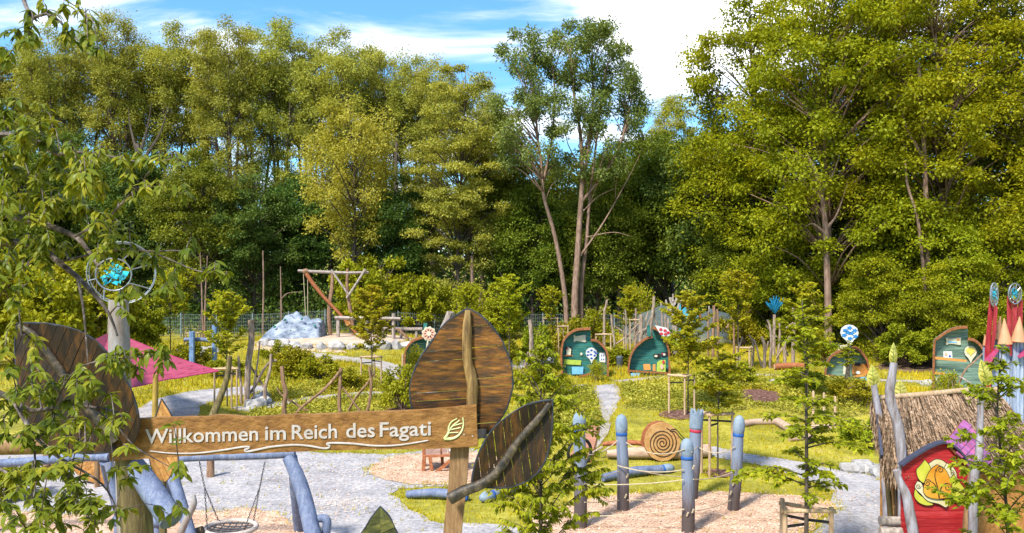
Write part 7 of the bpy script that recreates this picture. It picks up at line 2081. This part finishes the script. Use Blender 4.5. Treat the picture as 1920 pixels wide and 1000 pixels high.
# ================================================================== CASTLE AT THE RIGHT EDGE
CD = 23.0
cs = thing('castle_tower_house', 'castle-like playhouse with red towers and orange cones at the right edge', 'playhouse', gz(xat(1890, CD), CD))
CRED = surf('tower_red', [(0.3, (0.17, 0.012, 0.016)), (0.5, (0.30, 0.022, 0.03)), (0.7, (0.40, 0.06, 0.065))], 3, (4, 4, 0.7), 0.6, 0.3, fine=0.3)
CBLU = surf('tower_blue', [(0.3, (0.168, 0.21, 0.308)), (0.5, (0.266, 0.322, 0.434)), (0.7, (0.392, 0.42, 0.49))], 3, (4, 4, 0.6), 0.65, 0.3, vary=0.15, fine=0.3)
CONE = surf('cone_orange', [(0.3, (0.416, 0.192, 0.088)), (0.7, (0.544, 0.304, 0.168))], 2, rough=0.6, bump=0.1)
def board_px(pts, D, mat, th, name, parent=cs):
    v_ = P(pts[0][0], 500, D) - Vector((0, 0, CAMZ))
    return mk(name, MB().prism(PL(pts, D), v_.normalized() * th), mat, parent)
board_px([(1855, 558), (1863, 570), (1858, 640), (1852, 740), (1852, 889), (1844, 889), (1845, 740), (1846, 660)], CD, CRED, 0.5, 'tower_board')
board_px([(1864, 571), (1871, 577), (1868, 620), (1863, 656), (1857, 740), (1857, 889), (1853, 889), (1853, 740), (1859, 640)], CD - 0.12, CRED, 0.12, 'tower_board')
board_px([(1888, 556), (1897, 563), (1899, 875), (1886, 875)], CD + 0.8, CRED, 0.5, 'tower_board')
board_px([(1898, 563), (1908, 567), (1908, 875), (1899, 875)], CD + 0.75, CRED, 0.5, 'tower_board')
board_px([(1909, 566), (1918, 563), (1914, 875), (1909, 875)], CD + 0.8, CRED, 0.5, 'tower_board')
for (cx_, cy_, rx_, ry_, D_) in ((1864, 553, 7.0, 22, CD - 0.1), (1903, 551, 12.0, 19, CD + 0.7)):
    c = P(cx_, cy_, D_)
    pts = lambda s_: [P(cx_ + rx_ * s_ * math.cos(a), cy_ + ry_ * s_ * math.sin(a), D_ + rx_ * 0.3 / F * D_ * math.cos(a)) for a in np.linspace(0, 2 * math.pi, 30, endpoint=False)]
    rg0 = mk('ring', MB().tube(pts(1.0), 0.022, 6, closed=True), STEEL, cs, True)
    mk('inner_ring', MB().tube(pts(0.66), 0.015, 6, closed=True), STEEL, rg0, True)
    for i in range(10):
        a = i * 0.628
        mk('spoke', MB().tube([P(cx_ + rx_ * 0.45 * math.cos(a), cy_ + ry_ * 0.45 * math.sin(a), D_), P(cx_ + rx_ * math.cos(a), cy_ + ry_ * math.sin(a), D_)], 0.010, 4), STEEL, rg0)
    for _ in range(22):
        a = rn_.uniform(0, 6.28); q = math.sqrt(rn_.uniform(0, 1)) * 0.45
        o = P(cx_ + rx_ * q * math.cos(a), cy_ + ry_ * q * math.sin(a), D_ - 0.02)
        s_ = 0.06
        k = [o + Vector((rn_.uniform(-s_, s_), rn_.uniform(-0.4, 0.4) * s_, rn_.uniform(-s_, s_))) for _ in range(4)]
        mk('shard', MB().add(k, [(0, 1, 2), (0, 2, 3), (0, 3, 1), (1, 3, 2)]), TURQ, rg0)
for (ax_, ay_, bx_, by_, br, D_) in ((1876, 593, 1870, 637, 8.5, CD + 0.5), (1883, 597, 1884.5, 645, 12.5, CD - 0.15), (1912, 594, 1909, 641, 13, CD - 0.2), (1847, 628, 1848, 648, 5, CD + 0.6)):
    a, b = P(ax_, ay_, D_), P(bx_, by_, D_)
    r_ = br / F * D_
    L_ = (a - b).length
    mk('cone', MB().lathe(b, [(r_ * 0.6, -0.01), (r_, 0.0), (r_ * 0.97, 0.03), (0.012, L_)], 18, (a - b)), CONE, cs, True)
for i, (x0, x1, y0, D_) in enumerate(((1874, 1879, 648, CD), (1880, 1887, 646, CD - 0.05), (1888, 1893, 650, CD), (1900, 1906, 643, CD - 0.1), (1907, 1912, 642, CD - 0.12), (1913, 1919, 643, CD - 0.1), (1894, 1899, 668, CD + 0.05), (1860, 1866, 690, CD + 0.05), (1867, 1873, 682, CD + 0.02), (1920, 1926, 660, CD), (1927, 1935, 660, CD), (1936, 1944, 660, CD), (1845, 1851, 649, CD + 0.6), (1866, 1874, 638, CD + 0.55))):
    bz = gz(xat((x0 + x1) / 2, D_), D_)
    a, b = P(x0, y0, D_), P(x1, y0, D_)
    mk('wall_board', MB().prism([a, b, Vector((b.x, D_, 0.0)), Vector((a.x, D_, 0.0))], (0, 0.06, 0)), CBLU, cs)
MAG = flat('magenta_board', (0.42, 0.05, 0.14))
board_px([(1846, 676), (1871, 650), (1873, 657), (1858, 681), (1846, 682)], CD - 0.3, MAG, 0.35, 'awning')
board_px([(1908, 668), (1921, 656), (1930, 658), (1930, 664), (1912, 672)], CD - 0.3, MAG, 0.35, 'awning')

x0_, x1_ = xat(1874, CD), xat(1944, CD)
k_ = (CD + 1.4) / CD
mk('side_wall', MB().prism([Vector((x0_, CD + 0.08, 0)), Vector((x0_ * k_ + 0.06, CD + 1.4, 0)), Vector((x0_ * k_ + 0.06, CD + 1.4, 3.0)), Vector((x0_, CD + 0.08, 3.0))], (0.05, 0, 0)), CBLU, cs)
mk('side_wall', MB().box((x1_, CD + 0.75, 1.6), (0.05, 1.3, 3.2)), CBLU, cs)
mk('back_wall', MB().box(((x0_ * k_ + 0.1 + x1_) / 2, CD + 1.45, 1.5), (x1_ - x0_ * k_ - 0.1, 0.05, 3.0)), CBLU, cs)

# ================================================================== CHERRY IN THE FOREGROUND
rg = np.random.default_rng(123)
ct = gz(-4.7, 5.3)
ch = thing('cherry_tree', 'cherry tree with drooping leaves reaching in from the left edge', 'tree', ct)
CHL = [Vector((ct.x, ct.y, -0.1)), Vector((ct.x + 0.05, ct.y, 2.2)), Vector((ct.x - 0.1, ct.y + 0.1, 4.6)), Vector((ct.x + 0.15, ct.y, 7.0)), Vector((ct.x + 0.3, ct.y - 0.1, 9.0))]
mk('trunk', log_mb(CHL, [0.17, 0.14, 0.12, 0.08, 0.03], 10, 24, 0.05, 5), BARK_C, ch, True)
MAINB = [  # px polylines, depth at start and end, radius px at start and end
 ([(-280, 420), (-90, 388), (0, 402), (80, 420), (140, 444), (165, 470), (185, 500)], 5.4, 5.0, 12, 4),
 ([(-280, 330), (-100, 268), (0, 252), (38, 258), (62, 258), (85, 272), (104, 290), (150, 285), (200, 292), (258, 304)], 5.3, 4.9, 9, 2.2),
 ([(140, 444), (200, 410), (225, 385), (252, 358), (266, 350), (300, 352), (345, 366)], 5.0, 4.8, 3.5, 1.5),
 ([(256, 354), (247, 343), (238, 328)], 4.9, 4.85, 2, 1.2),
 ([(264, 350), (275, 328), (300, 305), (322, 298)], 4.9, 4.8, 2, 1.0),
 ([(-280, 540), (-60, 470), (20, 455), (75, 465), (110, 492), (145, 520), (180, 556), (205, 590), (220, 630)], 5.5, 5.2, 13, 2.5),
 ([(110, 492), (170, 478), (235, 468), (285, 472), (325, 470), (352, 472)], 5.3, 4.9, 4, 1.5),
 ([(285, 472), (330, 492), (370, 508), (405, 512), (425, 514)], 5.0, 4.8, 2.2, 1.0),
 ([(145, 520), (155, 570), (160, 620), (165, 680)], 5.2, 5.0, 4, 1.5),
 ([(-280, 700), (-80, 716), (0, 738), (25, 752), (60, 771), (100, 765), (165, 763), (215, 772), (250, 790)], 5.2, 4.8, 10, 1.8),
 ([(25, 752), (60, 812), (100, 850), (135, 872), (170, 892), (195, 912), (215, 945), (222, 985)], 4.9, 4.6, 5, 1.2),
 ([(100, 765), (125, 715), (150, 690), (185, 677), (230, 672), (270, 668), (305, 664)], 4.9, 4.7, 3, 1.2),
 ([(165, 763), (210, 790), (250, 835), (290, 860), (335, 885)], 4.8, 4.6, 2.5, 1.0),
 ([(60, 812), (66, 870), (58, 920), (75, 985)], 4.8, 4.5, 3, 1.0),
 ([(135, 872), (130, 910), (150, 950), (178, 990)], 4.6, 4.5, 2.4, 1.0),
 ([(-280, -60), (-60, -80), (20, -60), (38, -20), (48, 10), (62, 34), (82, 26), (108, 36), (126, 58), (146, 76)], 5.2, 4.8, 8, 1.5),
 ([(62, 34), (57, 60), (48, 74)], 4.9, 4.85, 2, 1.0),
 ([(38, -20), (90, -15), (130, 5), (160, 25)], 4.9, 4.8, 3, 1.0),
 ([(-280, 880), (-60, 870), (0, 880), (30, 905), (60, 940)], 5.0, 4.6, 6, 1.5),
 ([(75, 465), (40, 520), (36, 570), (40, 630)], 5.2, 5.0, 4, 1.5),
]
nodes = []
for pts, d0, d1, r0, r1 in MAINB:
    n_ = 16
    dd = list(np.linspace(d0, d1, len(pts)))
    p3 = smooth_path(PL(pts, dd), n_)
    rr = list(np.linspace(0.72 * r0 / F * d0, 0.8 * r1 / F * d1, n_ + 1))
    mk('branch', MB().tube(p3, rr, 7, 0.08, int(r0 * 7)), BARK_C, ch, True)
    for i, (p, r_) in enumerate(zip(p3, rr)):
        if p.x / p.y > -0.70: nodes.append((p, r_))
CL = [(55, 40), (95, 22), (120, 15), (150, 22), (172, 35), (100, 40), (160, 45), (80, 8), (35, 65), (8, 60), (60, 72), (120, 68), (140, 78), (165, 90), (185, 95), (48, 78),
 (110, 290), (128, 278), (145, 290), (165, 288), (185, 296), (205, 290), (225, 300), (240, 312), (258, 306), (275, 300), (298, 302), (322, 296), (335, 304), (350, 362), (330, 364), (300, 350), (240, 330), (272, 352), (250, 372), (222, 392),
 (225, 420), (250, 415), (205, 430), (240, 440), (190, 400), (215, 475), (245, 470), (262, 492), (285, 490), (300, 505), (322, 520), (350, 470), (368, 462), (340, 505), (380, 512), (402, 508), (425, 520), (300, 545), (262, 550), (240, 590), (225, 560), (330, 545),
 (62, 668), (40, 690), (72, 642), (18, 620), (8, 660), (25, 565), (6, 540), (30, 600), (12, 700), 
 (100, 722), (128, 716), (62, 730), (92, 750), (30, 742), (150, 738), (200, 690), (216, 682), (236, 692), (258, 662), (280, 655), (300, 660), (300, 692), (255, 702), (312, 676), (230, 664), (75, 700),
 (20, 790), (60, 800), (90, 792), (120, 802), (50, 832), (80, 816), (150, 792), (180, 802), (228, 790), (322, 790), (200, 772), (140, 770), (105, 775), (40, 775), (10, 820), (160, 830), (240, 840),
 (30, 922), (60, 936), (20, 900), (8, 962), (82, 916), (100, 880), (122, 870), (140, 902), (162, 918), (190, 962), (202, 948), (212, 975), (180, 938), (75, 992), (48, 990), (240, 895), (222, 880), (268, 872), (334, 880), (346, 892), (320, 968), (342, 958), (100, 962), (152, 952), (60, 900), (40, 880), (130, 985), (15, 985), (170, 990)]
for cx_, cy_, rx_, ry_, n_ in ((45, 255, 60, 70, 32), (75, 350, 95, 60, 40), (90, 420, 110, 55, 44), (165, 350, 70, 45, 13), (40, 500, 55, 45, 12), (20, 420, 40, 60, 8), (50, 770, 65, 45, 14), (120, 800, 100, 45, 14), (110, 720, 90, 30, 9), (90, 900, 100, 60, 16), (215, 700, 60, 40, 7), (140, 960, 110, 35, 9), (70, 920, 90, 60, 10), (185, 450, 50, 40, 8), (10, 200, 25, 30, 3), (5, 120, 15, 20, 2)):
    k = 0
    while k < n_:
        a, b = rg.uniform(-1, 1, 2)
        if a * a + b * b < 1:
            CL.append((cx_ + a * rx_, cy_ + b * ry_)); k += 1
pend = [(P(a, b, 5.0), a, b) for a, b in CL]
twig = MB()
LP, LA, LN, LS = [], [], [], []
def nearest(p):
    bd_, bi = 1e9, 0
    for i, (q, r_) in enumerate(nodes):
        d = (q.x / q.y - p.x / p.y) ** 2 + (q.z - p.z) ** 2 / 25.0
        if d < bd_: bd_, bi = d, i
    return bd_, bi
order = sorted(pend, key=lambda t_: nearest(t_[0])[0])
for p, a, b in order:
    _, bi = nearest(p)
    q, r_ = nodes[bi]
    D_ = q.y + float(rg.uniform(-0.32, 0.28))
    e = P(a, b, D_)
    mid = q.lerp(e, 0.5) + Vector((0, 0, 0.06 + 0.08 * float(rg.uniform(0, 1)))) * (e - q).length * 2
    path = smooth_path([q, mid, e], 5)
    r0 = min(r_ * 0.7, 0.006)
    twig.tube(path, list(np.linspace(max(r0, 0.0035), 0.002, 6)), 5, 0.1, 1)
    for w_ in path[2:]: nodes.append((w_, 0.0045))
    dr = (path[-1] - path[-3]).normalized()
    nl = int(rg.integers(11, 19))
    a0 = rg.uniform(0, 6.28)
    for i in range(nl):
        back = rg.uniform(0, 0.14) if i > 3 else rg.uniform(0, 0.02)
        o = e - dr * back
        ang = a0 + i * 2.4 + rg.normal(0, 0.3)
        out = Vector((math.cos(ang), math.sin(ang), 0)) + dr * 0.55 + Vector((0, 0, rg.uniform(-0.75, 0.10)))
        LP.append(tuple(o)); LA.append(tuple(out.normalized()))
        LN.append(tuple((Vector((rg.normal(0, 0.25), rg.normal(0, 0.25) - 0.15, 1))).normalized())); LS.append(float(rg.uniform(0.055, 0.098)))
mk('twigs', twig, BARK_C, ch, True)['kind'] = 'stuff'
def leaf_shape(n_=6, bend=0.55):
    """unit cherry leaf along +x, normal +z: pointed, folded at the midrib, drooping to the tip"""
    wd_ = [0.0, 0.125, 0.165, 0.15, 0.09, 0.0]
    v = []; f = []
    rows = []
    for i in range(n_):
        t_ = i / (n_ - 1)
        ang = -bend * t_ * 1.4
        x_ = t_ - 0.12 * bend * t_ * t_; z_ = -0.42 * bend * t_ * t_
        if wd_[i] == 0:
            rows.append((len(v),)); v.append((x_, 0, z_))
        else:
            rows.append((len(v), len(v) + 1, len(v) + 2))
            v += [(x_, wd_[i], z_ + 0.06 * wd_[i] / 0.2), (x_, 0, z_), (x_, -wd_[i], z_ + 0.06 * wd_[i] / 0.2)]
    for a, b in zip(rows[:-1], rows[1:]):
        if len(a) == 1:
            f += [(a[0], b[1], b[0]), (a[0], b[2], b[1])]
        elif len(b) == 1:
            f += [(a[0], a[1], b[0]), (a[1], a[2], b[0])]
        else:
            f += [(a[0], a[1], b[1]), (a[0], b[1], b[0]), (a[1], a[2], b[2]), (a[1], b[2], b[1])]
    return np.array(v), np.array(f)
SHAPES = [leaf_shape(bend=b) for b in (0.3, 0.6, 0.9, 1.2)]
SH_ME = []
for v, f in SHAPES:
    SH_ME.append(np_mesh('cherry_leaf', v, f, LF_CHE, True))
LP, LA, LN, LS = np.array(LP), np.array(LA), np.array(LN), np.array(LS)
sd_ = np.cross(LN, LA); sd_ /= np.linalg.norm(sd_, axis=1, keepdims=True)
nn_ = np.cross(LA, sd_)
kind_ = rg.integers(0, 4, len(LP))
# the nearest leaves are parts of their own, the rest one foliage part
pxl = 960 + LP[:, 0] / LP[:, 1] * F; pyl = 500 + (CAMZ - LP[:, 2]) / LP[:, 1] * F
inside = (pxl > 5) & (pyl > 5) & (pyl < 995)
rank = np.argsort(np.where(inside, LP[:, 1] / LS, 1e9))
single = set(rank[:300].tolist())
vs_, fs_, b0 = [], [], 0
for i in range(len(LP)):
    if i in single:
        o = mk_data('leaf', SH_ME[kind_[i]], ch)
        m4 = Matrix.Identity(4)
        for r_ in range(3):
            m4[r_][0] = LA[i][r_] * LS[i]; m4[r_][1] = sd_[i][r_] * LS[i]; m4[r_][2] = nn_[i][r_] * LS[i]; m4[r_][3] = LP[i][r_] - ct[r_]
        o.matrix_local = m4
    else:
        v, f = SHAPES[kind_[i]]
        vs_.append((v[:, :1] * LA[i] + v[:, 1:2] * sd_[i] + v[:, 2:3] * nn_[i]) * LS[i] + LP[i] - np.array(ct)); fs_.append(f + b0); b0 += len(v)
o = mk_data('foliage', np_mesh('foliage', np.concatenate(vs_), np.concatenate(fs_), LF_CHE, True), ch)
o['kind'] = 'stuff'
